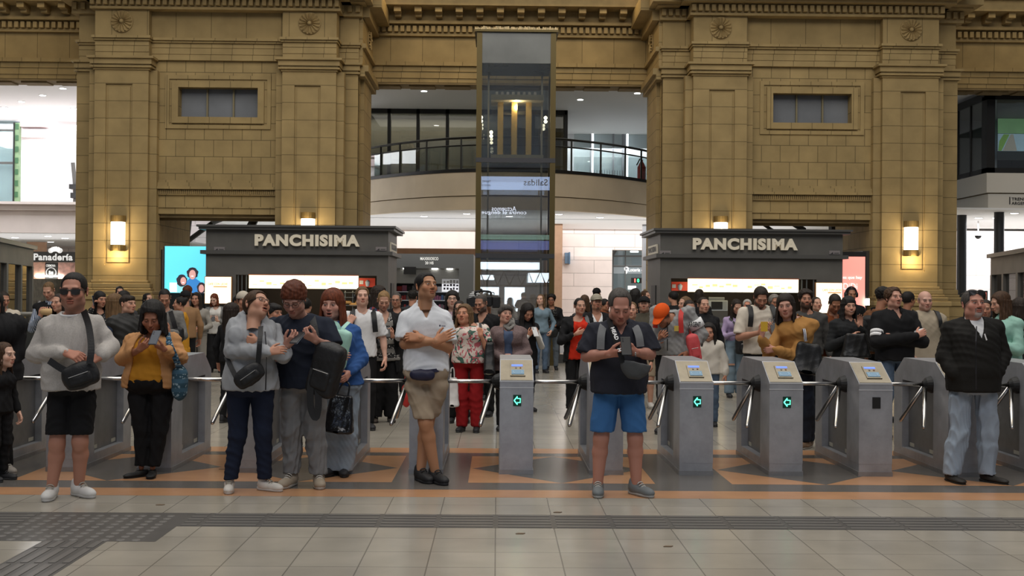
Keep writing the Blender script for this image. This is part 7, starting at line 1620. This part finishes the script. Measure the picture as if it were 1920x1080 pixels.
person('woman in a long mustard dress with tied black hair seen from the side', 341, 557, 18.5, yaw=-75, hy=-80, fem=1, bust=.8, skin=S2, hair='black', style='bun', L=.1, top_=lng(C_('mustard_dress', (.5, .235, .022)), hem=.8), bottom=J0(k='skirt', m=C_('mustard_dress', (.5, .235, .022)), cuff=.32, w=.25, n='dress_skirt'), shoes=SL, a0='clasp', a1='clasp')
person('man in a tan shirt and dark cap behind the mustard dress', 349, 546, 19.5, yaw=-140, hy=-130, skin=S2, hair='dark', style='crop', hat=('cap', BK), top_=lng(C_('tan_brown', (.28, .16, .08))), bottom=BT, shoes=SB_)
person('brown haired person before the cyan advert screen', 351, 536, 22.5, yaw=170, hy=175, skin=S2, hair='auburn', style='short', vol=.012, top_=lng(DG), bottom=BT, shoes=SB_)
p = person('long haired woman in pale grey with sunglasses on her head before the cyan screen', 369, 549, 20.5, yaw=8, hy=-6, fem=1, skin=S2, hair='dark', style='long', L=.28, vol=.01, glasses='up', top_=lng(C_('pale_taupe', (.27, .25, .22))), bottom=J0(k='shorts', m=C_('pale_taupe', (.27, .25, .22))), shoes=SW_, a0='clasp', a1='clasp')
p = person('woman in white blouse, grey cardigan and wide black trousers before the left lit poster', 404, 551, 23, yaw=4, hy=-8, hp=22, fem=1, skin=S4, hair='red', style='bob', L=.14, fringe=1, top_=lng(C_('white_blouse', (.62, .6, .56)), hem=.86), over=jkt(C_('ash_grey', (.19, .19, .185)), open=(.12, .1), hem=.9), bottom=J0(k='trousers', m=BLKC, lw=1.9, kw=1.5), shoes=SB_, a0='phone', a1='phone')
phone(p, 'phone of the woman in white blouse before the left lit poster')
person('person with long dark hair from behind, left of the grey hoodie woman', 432, 569, 14.2, yaw=150, hy=130, fem=1, skin=S2, hair='dark', style='long', L=.3, vol=.012, top_=lng(BK), bottom=BT, shoes=SB_)
person('person in a pale cap behind the grey hoodie woman', 455, 548, 15, yaw=20, hy=30, skin=S2, hair='dark', style='short', hat=('backcap', C_('cap_beige', (.45, .4, .33))), top_=lng(DG), bottom=BT, shoes=SB_)
person('dark haired person at the left kiosk with head just behind the pale cap', 446, 553, 17, yaw=0, hy=60, skin=S3, hair='black', style='short', top_=lng(BK), bottom=BT, shoes=SB_)
person('black haired boy between the grey hoodie woman and the young man in navy', 511, 570, 13.5, yaw=-20, hy=55, hs=.92, skin=S2, hair='black', style='short', fringe=1, vol=.008, top_=lng(C_('red_white', (.45, .1, .08))), bottom=BT, shoes=SB_)
person('person with dark hair behind the counter of the left kiosk near the red haired woman', 572, 560, 17, hy=160, yaw=150, skin=S2, hair='black', style='short', vol=.01, top_=lng(BK), bottom=BT, shoes=SB_)
p = person('young man in a white t-shirt with black backpack straps staring up', 679, 538, 13.6, yaw=10, hy=12, hp=-6, fat=.95, skin='#d0a590', hair='lbrown', style='short', vol=.004, top_=tee(C_('white_cotton', (.72, .72, .72))), over=None, bottom=BT, shoes=SB_, a0='strap', a1='down', eyes='up')
o = bag('black_backpack', 'black backpack on the young man in a white t-shirt staring up', p['W'](0, .2, 1.2), (.14, .07, .2), BLKB, None, kind='pack', pocket=False, strap=[[p['W'](-.12, .05, 1.46), p['W'](-.125, -.05, 1.45), p['W'](-.135, -.13, 1.35), p['W'](-.15, -.13, 1.2)], [p['W'](.12, .05, 1.46), p['W'](.125, -.05, 1.45), p['W'](.135, -.13, 1.35), p['W'](.15, -.13, 1.2)]], sw=.06)
b_ = MB(); pts = [p['H']((.09*math.sin(t), .045*math.cos(t)*0+.02, -.10+.1*math.cos(t))) for t in np.linspace(-1.7, 1.7, 9)]
for s_ in (-1, 1): b_.lathe([(.03, -.012), (.034, 0), (.03, .012)], p['H']((s_*.085, .01, -.005)), 12, 0, 'x')
b_.build('headphones', BLKB, p['root'], smooth=True)
person('long dark haired person in profile behind the blond woman with a phone', 708, 537, 16.5, yaw=60, hy=75, fem=1, skin=S1, hair='dark', style='long', L=.26, vol=.015, top_=lng(C_('tartan_red', (.2, .03, .03), kind='vstripe', c2=(.03, .04, .09), scale=14)), bottom=BT, shoes=SB_)
# woman with cardigan and phone
p = person('blond woman in black cardigan and patterned dress top tapping her phone', 719, 547, 14.4, h=1.62, yaw=12, hy=10, hp=22, fem=1, bust=.6, fat=1.08, skin=S1, hair='blond', style='tied', top_=J0(n='patterned_top', m=C_('zigzag', (.03, .03, .03), kind='bands', c2=(.45, .43, .4), c3=(.24, .23, .21), scale=9), neck='v', hem=.82, flare=.1), over=jkt(BK, open=(.14, .08), hem=.66, neck='v', th=.022, flare=.03), bottom=J0(k='trousers', m=BLKC, lw=1.5, kw=1.35), shoes=('slip', (.06, .045, .035), (.05, .04, .03)), a0='phone', a1='phone', eyes='down')
phone(p, 'phone held low by the blond woman in a black cardigan')
bag('shoulder_bag', 'large black leather bag under the arm of the blond woman', p['W'](-.25, -.12, 1.08), (.17, .07, .13), LEATH, roty(-.3), kind='tote', strap=[p['W'](-.15, -.03, 1.45), p['W'](-.2, -.12, 1.3), p['W'](-.24, -.14, 1.15)], pocket=False)
person('man with glasses and a dark jacket before the convenience shop', 744, 549, 18, hy=-5, hp=4, fat=1.1, skin=S2, hair='dgrey', style='crop', glasses='clear', top_=lng(DG), over=jkt(BK, open=(.08, .06)), bottom=BT, shoes=SB_)
person('dark haired person from behind before the convenience shop shelves', 773, 546, 21, yaw=180, hy=170, skin=S2, hair='black', style='afro', top_=lng(DG), bottom=BT, shoes=SB_)
person('black haired woman in glasses and lilac blouse behind the white polo man', 848, 546, 15, yaw=-5, hy=2, hp=-8, fem=1, skin=S4, hair='black', style='bob', L=.16, fringe=1, vol=.012, glasses='clear', top_=lng(C_('lilac_pale', (.42, .3, .34)), neck='shirt'), over=jkt(BK, open=(.06, .1)), bottom=BT, shoes=SB_)
person('woman in dark sunglasses squeezed behind the floral blouse woman', 861, 564, 14.4, hy=8, fem=1, hs=.9, skin=S1, hair='dark', style='bob', L=.14, glasses='sun', top_=lng(BK), bottom=BT, shoes=SB_)
p = person('woman in a pink and green floral blouse and red trousers looking up', 880, 572, 13.45, h=1.5, yaw=-10, hy=-16, hp=-14, hr=-4, fem=1, fat=1.25, belly=.06, bust=.9, hs=1.02, wide=1.06, skin='#b98468', hair='lbrown', style='bob', L=.15, vol=.014, eyes='up', top_=J0(n='floral_blouse', m=C_('floral', (.66, .57, .50), kind='floral', c2=(.06, .13, .10), c3=(.5, .13, .15)), sl=.3, hem=.93, neck='wide', th=.018, flare=.06), bottom=J0(k='trousers', n='red_trousers', m=C_('crimson', (.27, .012, .014)), lw=1.2, kw=1.1), shoes=SB_, a0='down', a1='strap', J=J0(hpx=871))
bag('shoulder_bag', 'black shoulder bag hanging at the side of the floral blouse woman', p['W'](.29, -.08, 1.0), (.06, .12, .19), LEATH, None, kind='tote', pocket=False, strap=[p['W'](.15, -.05, 1.47), p['W'](.2, -.15, 1.33), p['W'](.27, -.16, 1.15)], sw=.03)
p = person('man in a striped black and white cap behind the television camera', 893, 549, 17.5, hy=-35, hp=8, skin=S2, hair='dark', style='short', hat=('backcap', C_('cap_striped', (.02, .02, .02), kind='stripe', c2=(.6, .6, .6), scale=40)), top_=lng(BK), bottom=BT, shoes=SB_, a0='wave', a1='wave')
# television camera on a shoulder
q_ = P(905, 566, 17.15); o = empty('television_camera', q_, 'black shoulder mounted television camera among the crowd left of the lift', 'camera')
CMB = mat('camera_black', (.012, .012, .013), .5, bump=.3, bscale=30)
MB().box(q_+np.array([-.10, -.12, -.07]), q_+np.array([.14, .12, .09])).build('camera_body', CMB, o, bevel=.02); MB().lathe([(.05, 0), (.06, -.08), (.06, -.2), (.075, -.22), (.075, -.27)], q_+np.array([-.13, -.05, .0]), 16, 0, 'y').build('lens', CMB, o)
MB().tube(catmull([q_+np.array(a) for a in ((-.1, 0, .09), (-.1, 0, .15), (.1, 0, .15), (.12, 0, .08))]), .015, 8).build('handle', CMB, o); MB().box(q_+np.array([.14, -.1, -.09]), q_+np.array([.26, .1, .08])).build('battery', CMB, o, bevel=.015); MB().box(q_+np.array([-.24, -.02, -.03]), q_+np.array([-.14, .06, .06])).build('viewfinder', CMB, o, bevel=.02); MB().tube([q_+np.array([-.02, -.08, .17]), q_+np.array([-.02, -.28, .17])], .02, 8).build('microphone', CMB, o)
person('balding bearded man in a black sweatshirt beside the television camera', 906, 553, 15.2, yaw=-20, hy=-28, hp=18, fat=1.12, skin=S2, hair='dgrey', style='crop', beard='full', top_=J0(n='sweatshirt', m=BK, th=.03, neck='v'), bottom=BT, shoes=SB_)
p = person('grey haired older woman with scarf and mauve cardigan behind the middle turnstile', 953, 573, 13.6, yaw=-2, hy=18, hp=-10, hr=8, fem=1, bust=.6, fat=1.1, skin='#c09480', hair='dgrey', style='short', fringe=1, vol=.012, eyes='up', top_=lng(C_('blue_top', (.07, .10, .17)), neck='wide'), over=jkt(C_('mauve_knit', (.135, .095, .095), kind='knit', c2=(.2, .145, .14)), open=(.03, .05), neck='v', hem=.84), bottom=BT, shoes=SB_, a0='clasp', a1='clasp', scarf=C_('scarf_grey', (.32, .31, .28), kind='knit', c2=(.2, .19, .18)), J=J0(hpx=947))
p = person('black haired woman in dark vest and white sleeves reading her phone behind the middle turnstile', 985, 571, 15.8, yaw=25, hy=22, hp=28, fem=1, skin=S2, hair='black', style='long', L=.3, vol=.016, top_=lng(C_('white_blouse', (.62, .6, .56))), over=jkt(BK, sl=0, n='vest', th=.03, hem=.75), bottom=J0(k='trousers', m=C_('dark_denim', (.02, .025, .038))), shoes=SB_, a0='phonehi', a1='phonehi', eyes='down')
phone(p, 'white phone of the black haired woman behind the middle turnstile', col=(.6, .6, .6))
p = person('woman in a pale denim jacket looking up in front of the lift', 1014, 552, 23.5, yaw=15, hy=-18, hp=-8, fem=1, skin=S4, hair='lbrown', style='long', L=.17, top_=lng(C_('light_denim', (.17, .24, .29))), bottom=JN, shoes=SB_, a0='down', a1='pocket')
p = person('woman in glasses and open black jacket holding a small bag at right of the lift', 1034, 553, 24.5, yaw=-5, hy=-8, fem=1, skin=S3, hair='black', style='afro', vol=.01, glasses='clear', top_=lng(C_('black_dots', (.012, .012, .012), kind='dots', c2=(.3, .28, .25))), over=jkt(BK, open=(.1, .1)), bottom=J0(k='trousers', n='jeans', m=DJ), shoes=SB_, a0='clasp', a1='clasp')
bag('small_handbag', 'small black handbag of the woman in an open black jacket beside the lift', p['W'](0, -.3, .9), (.14, .05, .12), LEATH, None, pocket=False, strap=[p['W'](-.08, -.3, 1.0), p['W'](0, -.32, 1.1), p['W'](.08, -.3, 1.0)])
p = person('black haired woman in a red top and black jacket with hand on her chest', 1082, 559, 15.6, yaw=8, hy=16, hp=-4, fem=1, bust=.7, fat=1.08, skin='#b98e78', hair='black', style='tied', eyes='up', top_=J0(n='red_top', m=C_('vermilion', (.56, .03, .012)), neck='wide', hem=.82), over=jkt(BK, open=(.16, .085), opx=.02, neck='v', hem=.78, th=.024), bottom=J0(k='trousers', m=BLKC), shoes=('sneaker', (.4, .36, .3), (.4, .38, .34)), a0='chest', a1='clasp', J=J0(hpx=1086))
bag('grey_backpack', 'grey backpack strap on the shoulder of the woman in red', p['W'](.12, .18, 1.2), (.13, .07, .18), GRYS, None, kind='pack', pocket=False, strap=[[p['W'](.12, .04, 1.46), p['W'](.125, -.06, 1.46), p['W'](.14, -.14, 1.34), p['W'](.16, -.13, 1.2)]], sw=.05)
person('brown haired person behind the man in a beige cap', 1096, 553, 18, yaw=170, hy=170, fem=1, skin=S2, hair='brown', style='long', L=.15, top_=lng(DG), bottom=BT, shoes=SB_)
person('moustached man in a beige and black cap with dark jacket behind the woman in red', 1118, 553, 16.7, yaw=5, hy=8, hp=-6, skin=S2, hair='black', style='short', beard='chin', hat=('cap', C_('cap_sand', (.3, .27, .21))), top_=tee(C_('white_cotton', (.72, .72, .72)), neck='v'), over=jkt(BK, open=(.04, .07)), bottom=BT, shoes=SB_)
person('man in a dark cap far behind, above the beige cap', 1118, 541, 25.2, yaw=160, hy=150, skin=S3, hair='black', style='short', hat=('cap', BK), top_=lng(BK), bottom=BT, shoes=SB_)
person('dark person far behind between the beige cap and the man in blue shorts', 1131, 561, 22, yaw=60, hy=60, h=1.55, skin=S3, hair='black', style='short', vol=.01, top_=lng(C_('rust', (.16, .045, .015))), bottom=BT, shoes=SB_)
person('brown haired woman peering over the shoulder of the man in blue shorts', 1184, 566, 14.6, yaw=-5, hy=-8, hp=-5, fem=1, skin=S1, hair='lbrown', style='tied', eyes='up', top_=lng(C_('olive_dark', (.05, .045, .03))), bottom=BT, shoes=SB_)
person('person with very long black hair seen from behind in front of the lottery shop', 1191, 542, 18, yaw=175, hy=175, fem=1, skin=S2, hair='black', style='long', L=.35, vol=.012, top_=lng(BK), bottom=BT, shoes=SB_)
person('brown haired man far behind near the grey column', 1208, 545, 24.2, yaw=30, hy=50, skin=S1, hair='brown', style='short', top_=lng(DG), bottom=BT, shoes=SB_)
p = person('man in a black cap, olive jacket and khaki shorts gazing up', 1208, 557, 16.4, yaw=-6, hy=-10, hp=-10, fat=1.1, skin=S1, hair='dgrey', style='crop', beard='stubble', hat=('cap', BK), eyes='up', top_=lng(C_('olive', (.07, .062, .045)), th=.03, neck='stand'), bottom=KH, shoes=SW_, a0='pocket', a1='chest')
p = person('man in an orange cap and grey zip hoodie bent over his phone', 1259, 566, 13.4, h=1.78, yaw=-22, hy=-38, hp=42, fat=1.05, hs=1.04, skin=S3, hair='black', style='crop', hat=('cap', C_('orange_cap', (.66, .09, .012))), top_=tee(C_('orange_tee', (.6, .08, .02))), over=J0(n='grey_hoodie', m=C_('hoodie_light', (.27, .27, .265)), th=.028, neck='hood', bag=.02, wr=.009), bottom=BT, shoes=SB_, a0='phone', a1='pocket', J=J0(hc=(1242, 592, -.16), nk=(1259, 594, -.02), e0=(1228, 652, -.02), w0=(1238, 640, -.28)))
phone(p, 'phone in the hand of the man in an orange cap', p['Wr'][0]+np.array([.02, -.1, .03]), tilt=20, yaw=-30)
MB().tube([p['W'](0, -.19, 1.40), p['W'](0, -.21, 1.2), p['W'](0, -.2, .95)], .006, 6).build('hoodie_zip', BLKB, p['root'])
e_, s_ = p['E'][1], p['sh'][1]; m_ = s_+(e_-s_)*.55; t_ = (e_-s_)/np.linalg.norm(e_-s_)
ab = MB().tube([m_-t_*.05, m_+t_*.05], .093, 16).build('arm_band', C_('white_cotton', (.72, .72, .72)), p['root'], smooth=True); text('band_lettering', 'ARGENT', m_+np.array([-.03, -.098, 0]), .14, BLKB, ab, .06, depth=.003, bold=.02)
MB().box(p['W'](.10, -.205, 1.2)-np.array([.025, .012, .03]), p['W'](.10, -.205, 1.2)+np.array([.025, .0, .03])).build('yellow_badge', mat('badge_yellow', (.5, .36, .07), .6), p['root'])
bag('red_backpack', 'red backpack with red straps on the man in the orange cap', p['W'](.02, .22, 1.15), (.15, .09, .2), C_('red_nylon', (.45, .025, .02), .6), None, kind='pack', pocket=False, strap=[[p['W'](.12, .05, 1.385), p['W'](.125, -.06, 1.39), p['W'](.14, -.165, 1.31), p['W'](.15, -.17, 1.15)], [p['W'](-.12, .05, 1.385), p['W'](-.125, -.06, 1.39), p['W'](-.14, -.165, 1.31), p['W'](-.15, -.17, 1.2)]], sw=.055)
bag('coral_bag', 'coral pink backpack held beside the orange cap man above the turnstile', P(1301, 652, 13.2), (.07, .06, .15), C_('coral', (.55, .07, .075), .6), roty(-.2), kind='pack')
person('woman with a headband biting her hand behind the orange cap man', 1291, 563, 14.8, yaw=-5, hy=5, hp=8, fem=1, skin=S2, hair='dark', style='tied', top_=lng(C_('dusty_pink', (.35, .12, .13))), bottom=BT, shoes=SB_, a1='mouth', a0='clasp')
person('light brown haired woman behind the headband woman', 1287, 556, 17, yaw=-40, hy=-60, fem=1, skin=S1, hair='lbrown', style='bob', L=.16, top_=lng(DG), bottom=BT, shoes=SB_)
person('black haired person at the left end of the right kiosk counter', 1264, 547, 23.4, yaw=160, hy=-140, skin=S2, hair='black', style='short', vol=.014, top_=lng(BK), bottom=BT, shoes=SB_)
person('dark haired person from behind at the counter left of the microwave', 1311, 543, 22.8, yaw=165, hy=160, fem=1, skin=S1, hair='dark', style='bob', L=.13, vol=.01, top_=lng(BK), bottom=BT, shoes=SB_)
person('woman in a black jacket with tied dark hair left of the microwave', 1318, 557, 15.9, yaw=10, hy=12, hp=-4, fem=1, fat=1.08, skin=S1, hair='dark', style='tied', eyes='up', top_=lng(DG, neck='crew'), over=jkt(BK, th=.035, neck='stand'), bottom=BT, shoes=SB_)
p = person('little girl in a white hooded sweater with long black hair behind a turnstile', 1329, 607, 14.2, yaw=-15, hy=-12, fem=1, bust=0, hs=.93, skin=S2, hair='black', style='long', L=.2, vol=.014, mouth='smile', top_=lng(C_('white_fleece', (.60, .56, .49)), th=.03, neck='crew'), bottom=JN, shoes=SB_)
p = person('young woman in a lilac top and ripped pale jeans with a phone', 1378, 562, 18.2, yaw=8, hy=10, hp=24, fem=1, bust=.6, skin=S1, hair='dark', style='long', L=.24, top_=lng(C_('lilac', (.36, .28, .43)), hem=1.0), bottom=J0(k='trousers', n='jeans', m=C_('light_blue_denim', (.2, .27, .33)), lw=1.5, kw=1.3), shoes=SB_, a0='phone', a1='phone', eyes='down')
phone(p, 'phone of the young woman in a lilac top')
bag('black_backpack', 'small black backpack hanging before the young woman in lilac', p['W'](.1, -.3, .98), (.17, .07, .17), BLKB, None, kind='pack', strap=[p['W'](-.14, -.08, 1.42), p['W'](-.05, -.2, 1.3), p['W'](.05, -.27, 1.15)], sw=.03)
b_ = MB().box(p['W'](-.12, -.12, .60)-np.array([.06, .01, .015]), p['W'](-.12, -.12, .60)+np.array([.06, .01, .012])).build('jean_rip', SKIN, p['root'])
at = b_.data.color_attributes.new('Col', 'FLOAT_COLOR', 'POINT'); at.data.foreach_set('color', [.45, .25, .17, 1]*len(b_.data.vertices))
p = person('bearded man in a cream t-shirt with black backpack straps checking his phone', 1424, 540, 14, h=1.76, yaw=2, hy=0, hp=30, fat=1.08, skin=S2, hair='dark', style='crop', vol=.01, beard='full', top_=tee(C_('cream_tee', (.60, .54, .45)), neck='crew'), bottom=BT, shoes=SB_, a0='phone', a1='phone', eyes='down')
phone(p, 'phone of the bearded man in a cream t-shirt', off=(.06, 0, 0))
b_ = MB()
for i_ in (0, 1, 2): b_.tube([p['W'](.07+.03*i_+.016*math.cos(t), -.195, 1.30+.02*math.sin(t)) for t in np.linspace(0, 6.3, 11)], .003, 5)
b_.build('shirt_print', mat('print_grey', (.15, .15, .18), .7), p['root'])
bag('black_backpack', 'black backpack on the bearded man in a cream t-shirt', p['W'](0, .22, 1.2), (.15, .07, .2), BLKB, None, kind='pack', pocket=False, strap=[[p['W'](s_*.13, .05, 1.46), p['W'](s_*.135, -.05, 1.46), p['W'](s_*.145, -.15, 1.36), p['W'](s_*.155, -.15, 1.22)] for s_ in (-1, 1)], sw=.06)
person('grey haired man in front of the right kiosk, behind the bearded man', 1451, 553, 17, hy=5, hp=4, skin=S3, hair='grey', style='short', vol=.008, top_=lng(C_('rust', (.16, .045, .015))), bottom=BT, shoes=SB_)
person('red faced white haired person at the kiosk counter left of the bearded man', 1401, 562, 22.5, hy=-10, skin='#c48468', hair='white', style='short', vol=.01, top_=lng(C_('cream_tee', (.60, .54, .45))), bottom=BT, shoes=SB_)
# woman in the tan jacket squeezed between two turnstiles
p = person('dark haired woman in a tan jacket clutching a yellow card between two turnstiles', 1493, 551, 12.15, h=1.64, yaw=-38, hy=-20, hp=4, hr=-6, fem=1, bust=.6, fat=1.06, hs=1.08, skin='#bb8b78', hair='dark', style='bob', L=.17, fringe=1, vol=.006, top_=tee(WTEE), over=J0(n='tan_jacket', m=C_('camel', (.37, .185, .055)), th=.03, hem=.93, neck='crew', bag=.016, wr=.008), bottom=J0(k='trousers', n='jeans', m=C_('dark_denim', (.02, .025, .038))), shoes=('sneaker', (.2, .13, .08), (.4, .35, .3)), a0='chest', a1='clasp',
  J=J0(hpx=1474, w0=(1428, 634, -.25), e0=(1442, 664, -.1), w1=(1452, 655, -.28), e1=(1488, 668, -.16), a0=(1510, 846, .02), a1=(1517, 846, .12), k0=(1508, 775), k1=(1516, 775)), hands={0: ((.1, -.3, 1), (.8, .4, .1), .5, .5)}, stance=.05)
o = MB().box(p['Wr'][0]+np.array([-.02, -.05, .07]), p['Wr'][0]+np.array([.05, -.045, .17])).build('yellow_card', mat('card_yellow', (.6, .36, .03), .6)); tag(o, 'yellow card held up by the woman in the tan jacket', 'card')
bag('shoulder_bag', 'big soft black leather bag on the shoulder of the woman in the tan jacket', P(1512, 672, 11.98), (.15, .08, .165), LEATH, roty(.15), kind='tote', pocket=False, strap=[P(1503, 602, 12.1), P(1508, 620, 11.92), P(1511, 640, 11.9)], sw=.03, sm=C_('stripe_strap', (.6, .6, .62), kind='vstripe', c2=(.03, .03, .06), scale=60))
person('young bearded man with a tall afro and dark grey sweater', 1514, 545, 14.8, yaw=-4, hy=-4, hp=-4, fat=1.05, skin=S2, hair='dark', style='afro', beard='full', vol=.006, top_=lng(C_('charcoal_knit', (.06, .058, .055)), th=.026), bottom=BT, shoes=SB_, eyes='up', J=J0(hpx=1510))
person('woman with dark hair looking up before the right lit poster', 1530, 557, 17.5, hy=10, hp=-8, fem=1, hs=.92, skin=S1, hair='dark', style='tied', eyes='up', top_=lng(BK), bottom=BT, shoes=SB_)
person('man in a rust sweater looking straight down before the right lit poster', 1562, 553, 15, yaw=6, hy=0, hp=34, fat=1.05, skin=S3, hair='dark', style='crop', vol=.004, top_=lng(C_('rust', (.16, .045, .015)), th=.026), bottom=J0(k='trousers', m=C_('cream', (.55, .49, .40))), shoes=SB_, a0='clasp', a1='clasp', eyes='down')
p = person('smiling woman in black with fringe raising one hand', 1590, 556, 13.6, h=1.6, yaw=4, hy=2, fem=1, bust=.6, fat=1.05, skin=S1, hair='black', style='long', L=.26, fringe=2, vol=.008, mouth='smile', top_=lng(C_('off_black', (.018, .019, .02)), th=.026), bottom=BT, shoes=SB_, a0='clasp', a1='wave', J=J0(w0=(1597, 630, -.3), w1=(1613, 612, -.2), e1=(1622, 650, -.08)))
bag('black_handbag', 'black leather bag hugged by the smiling woman', P(1604, 648, 13.28), (.14, .05, .14), LEATH, None, kind='tote', pocket=False)
p = person('man with large headphones far behind the smiling woman', 1595, 540, 20.5, hy=0, hp=4, skin=S3, hair='black', style='crop', top_=lng(BK), bottom=BT, shoes=SB_)
b_ = MB()
for s_ in (-1, 1): b_.lathe([(.045, -.02), (.05, 0), (.045, .02)], p['H']((s_*.095, .01, -.005)), 12, 0, 'x')
b_.tube([p['H']((.1*math.sin(t), .01, .01+.125*math.cos(t))) for t in np.linspace(-1.6, 1.6, 11)], .014, 8); b_.build('headphones', BLKB, p['root'], smooth=True)
p = person('man in a brown sweater with a backpack turned away to the right', 1652, 540, 14.8, yaw=120, hy=110, hp=5, fat=1.08, skin=S3, hair='black', style='afro', top_=lng(C_('brown_knit', (.14, .06, .028)), th=.028), bottom=BT, shoes=SB_)
bag('black_backpack', 'black backpack on the man in a brown sweater', p['W'](0, .24, 1.15), (.15, .07, .22), BLKB, rotz(math.radians(120)), kind='pack', pocket=False, strap=[[p['W'](s_*.13, .05, 1.46), p['W'](s_*.135, -.05, 1.46), p['W'](s_*.145, -.15, 1.36), p['W'](s_*.155, -.12, 1.2)] for s_ in (-1, 1)], sw=.06)
p = person('curly haired man in black with white sleeve stripes and crossed arms', 1677, 540, 13.1, h=1.73, yaw=8, hy=14, hp=-8, fat=1.12, belly=.02, skin='#c0907c', hair='brown', style='curly', vol=.012, beard='mustache', top_=J0(n='black_sweater', m=BK, th=.03, neck='polo'), bottom=JN, shoes=SB_, a0='crossA', a1='crossB', J=J0(hpx=1674))
for i_ in (0, 1):
    s_, e_ = p['sh'][i_], p['E'][i_]; b_ = MB()
    for f_ in (.62, .76):
        m_ = s_+(e_-s_)*f_; t_ = (e_-s_)/np.linalg.norm(e_-s_); b_.tube([m_-t_*.018, m_+t_*.018], .073, 16)
    b_.build('sleeve_stripe', WTEE, p['root'], smooth=True)
person('dark haired person between the curly haired man and the man in beige', 1701, 548, 17, yaw=130, hy=120, skin=S3, hair='black', style='short', vol=.01, top_=lng(BK), bottom=BT, shoes=SB_)
p = person('balding old man in a beige zip jacket with black straps', 1733, 546, 13.7, h=1.7, yaw=-4, hy=-2, hp=2, fat=1.05, skin='#c19684', hair='grey', style='bald', top_=lng(C_('check_shirt', (.2, .19, .2)), neck='shirt'), over=jkt(C_('beige_jacket', (.37, .31, .23)), th=.03, neck='shirt', bag=.012, hem=.87), bottom=J0(k='trousers', m=C_('olive_dark', (.05, .045, .03))), shoes=SB_, a0='pocket', a1='down')
bag('black_backpack', 'black backpack on the old man in beige', p['W'](0, .22, 1.2), (.14, .07, .2), BLKB, None, kind='pack', pocket=False, strap=[[p['W'](s_*.125, .05, 1.47), p['W'](s_*.13, -.06, 1.47), p['W'](s_*.14, -.15, 1.38), p['W'](s_*.15, -.15, 1.28)] for s_ in (-1, 1)], sw=.045)
person('face lit orange just behind the right shoulder of the black jacket man', 1848, 562, 14.2, yaw=-20, hy=-25, hp=5, fem=1, skin=S2, hair='dark', style='tied', top_=lng(DG), bottom=BT, shoes=SB_)
person('dark haired person behind the black jacket man before the small red screen', 1838, 544, 17, yaw=170, hy=150, skin=S2, hair='black', style='short', top_=lng(BK), bottom=BT, shoes=SB_)
p = person('woman in a mint jacket with very long brown hair in profile at right', 1884, 549, 12.9, yaw=-70, hy=-85, hp=14, fem=1, fat=1.05, skin=S1, hair='brown', style='long', L=.42, vol=.01, top_=lng(C_('mint_jacket', (.25, .46, .38), .6), th=.032, neck='stand'), bottom=JN, shoes=SB_, a0='phone', a1='phone')
p = person('dark haired woman in black at the right edge behind the mint jacket', 1914, 560, 13.8, yaw=-160, hy=-150, fem=1, skin=S2, hair='dark', style='bob', L=.16, vol=.012, top_=lng(BK), bottom=J0(k='trousers', n='jeans', m=DJ), shoes=SB_)
# a white shopping bag and a red one on the floor side of the floral blouse woman
bag('white_shopping_bag', 'white plastic shopping bag hanging at knee height beside the white polo man', P(849, 735, 13.4), (.07, .05, .17), C_('white_plastic', (.6, .58, .56), .4), None, kind='tote', pocket=False, handle=[P(845, 712, 13.4), P(846, 692, 13.4), P(851, 692, 13.4), P(852, 712, 13.4)])
bag('red_shopping_bag', 'red bag glimpsed left of the white polo man', P(762, 738, 13.6), (.05, .1, .15), C_('red_nylon', (.45, .025, .02), .6), None, pocket=False, handle=[P(760, 716, 13.6), P(760, 700, 13.6), P(765, 700, 13.6), P(765, 716, 13.6)])
# scraps of litter on the floor
for px_, py_ in ((300, 947), (1045, 961), (417, 880), (1252, 1025), (975, 1001)):
    Yg = gY(px_, py_); q = P(px_, py_, Yg); o = MB().prism([(q[0]-.03, Yg-.012, .001), (q[0]+.02, Yg-.015, .001), (q[0]+.035, Yg+.01, .001), (q[0]-.01, Yg+.015, .001)], (0, 0, .004)).build('litter_scrap', mat('litter', (.16, .11, .07), .8)); tag(o, 'tiny scrap of brown litter lying on the hall floor', 'litter', 'litter scraps on the floor')
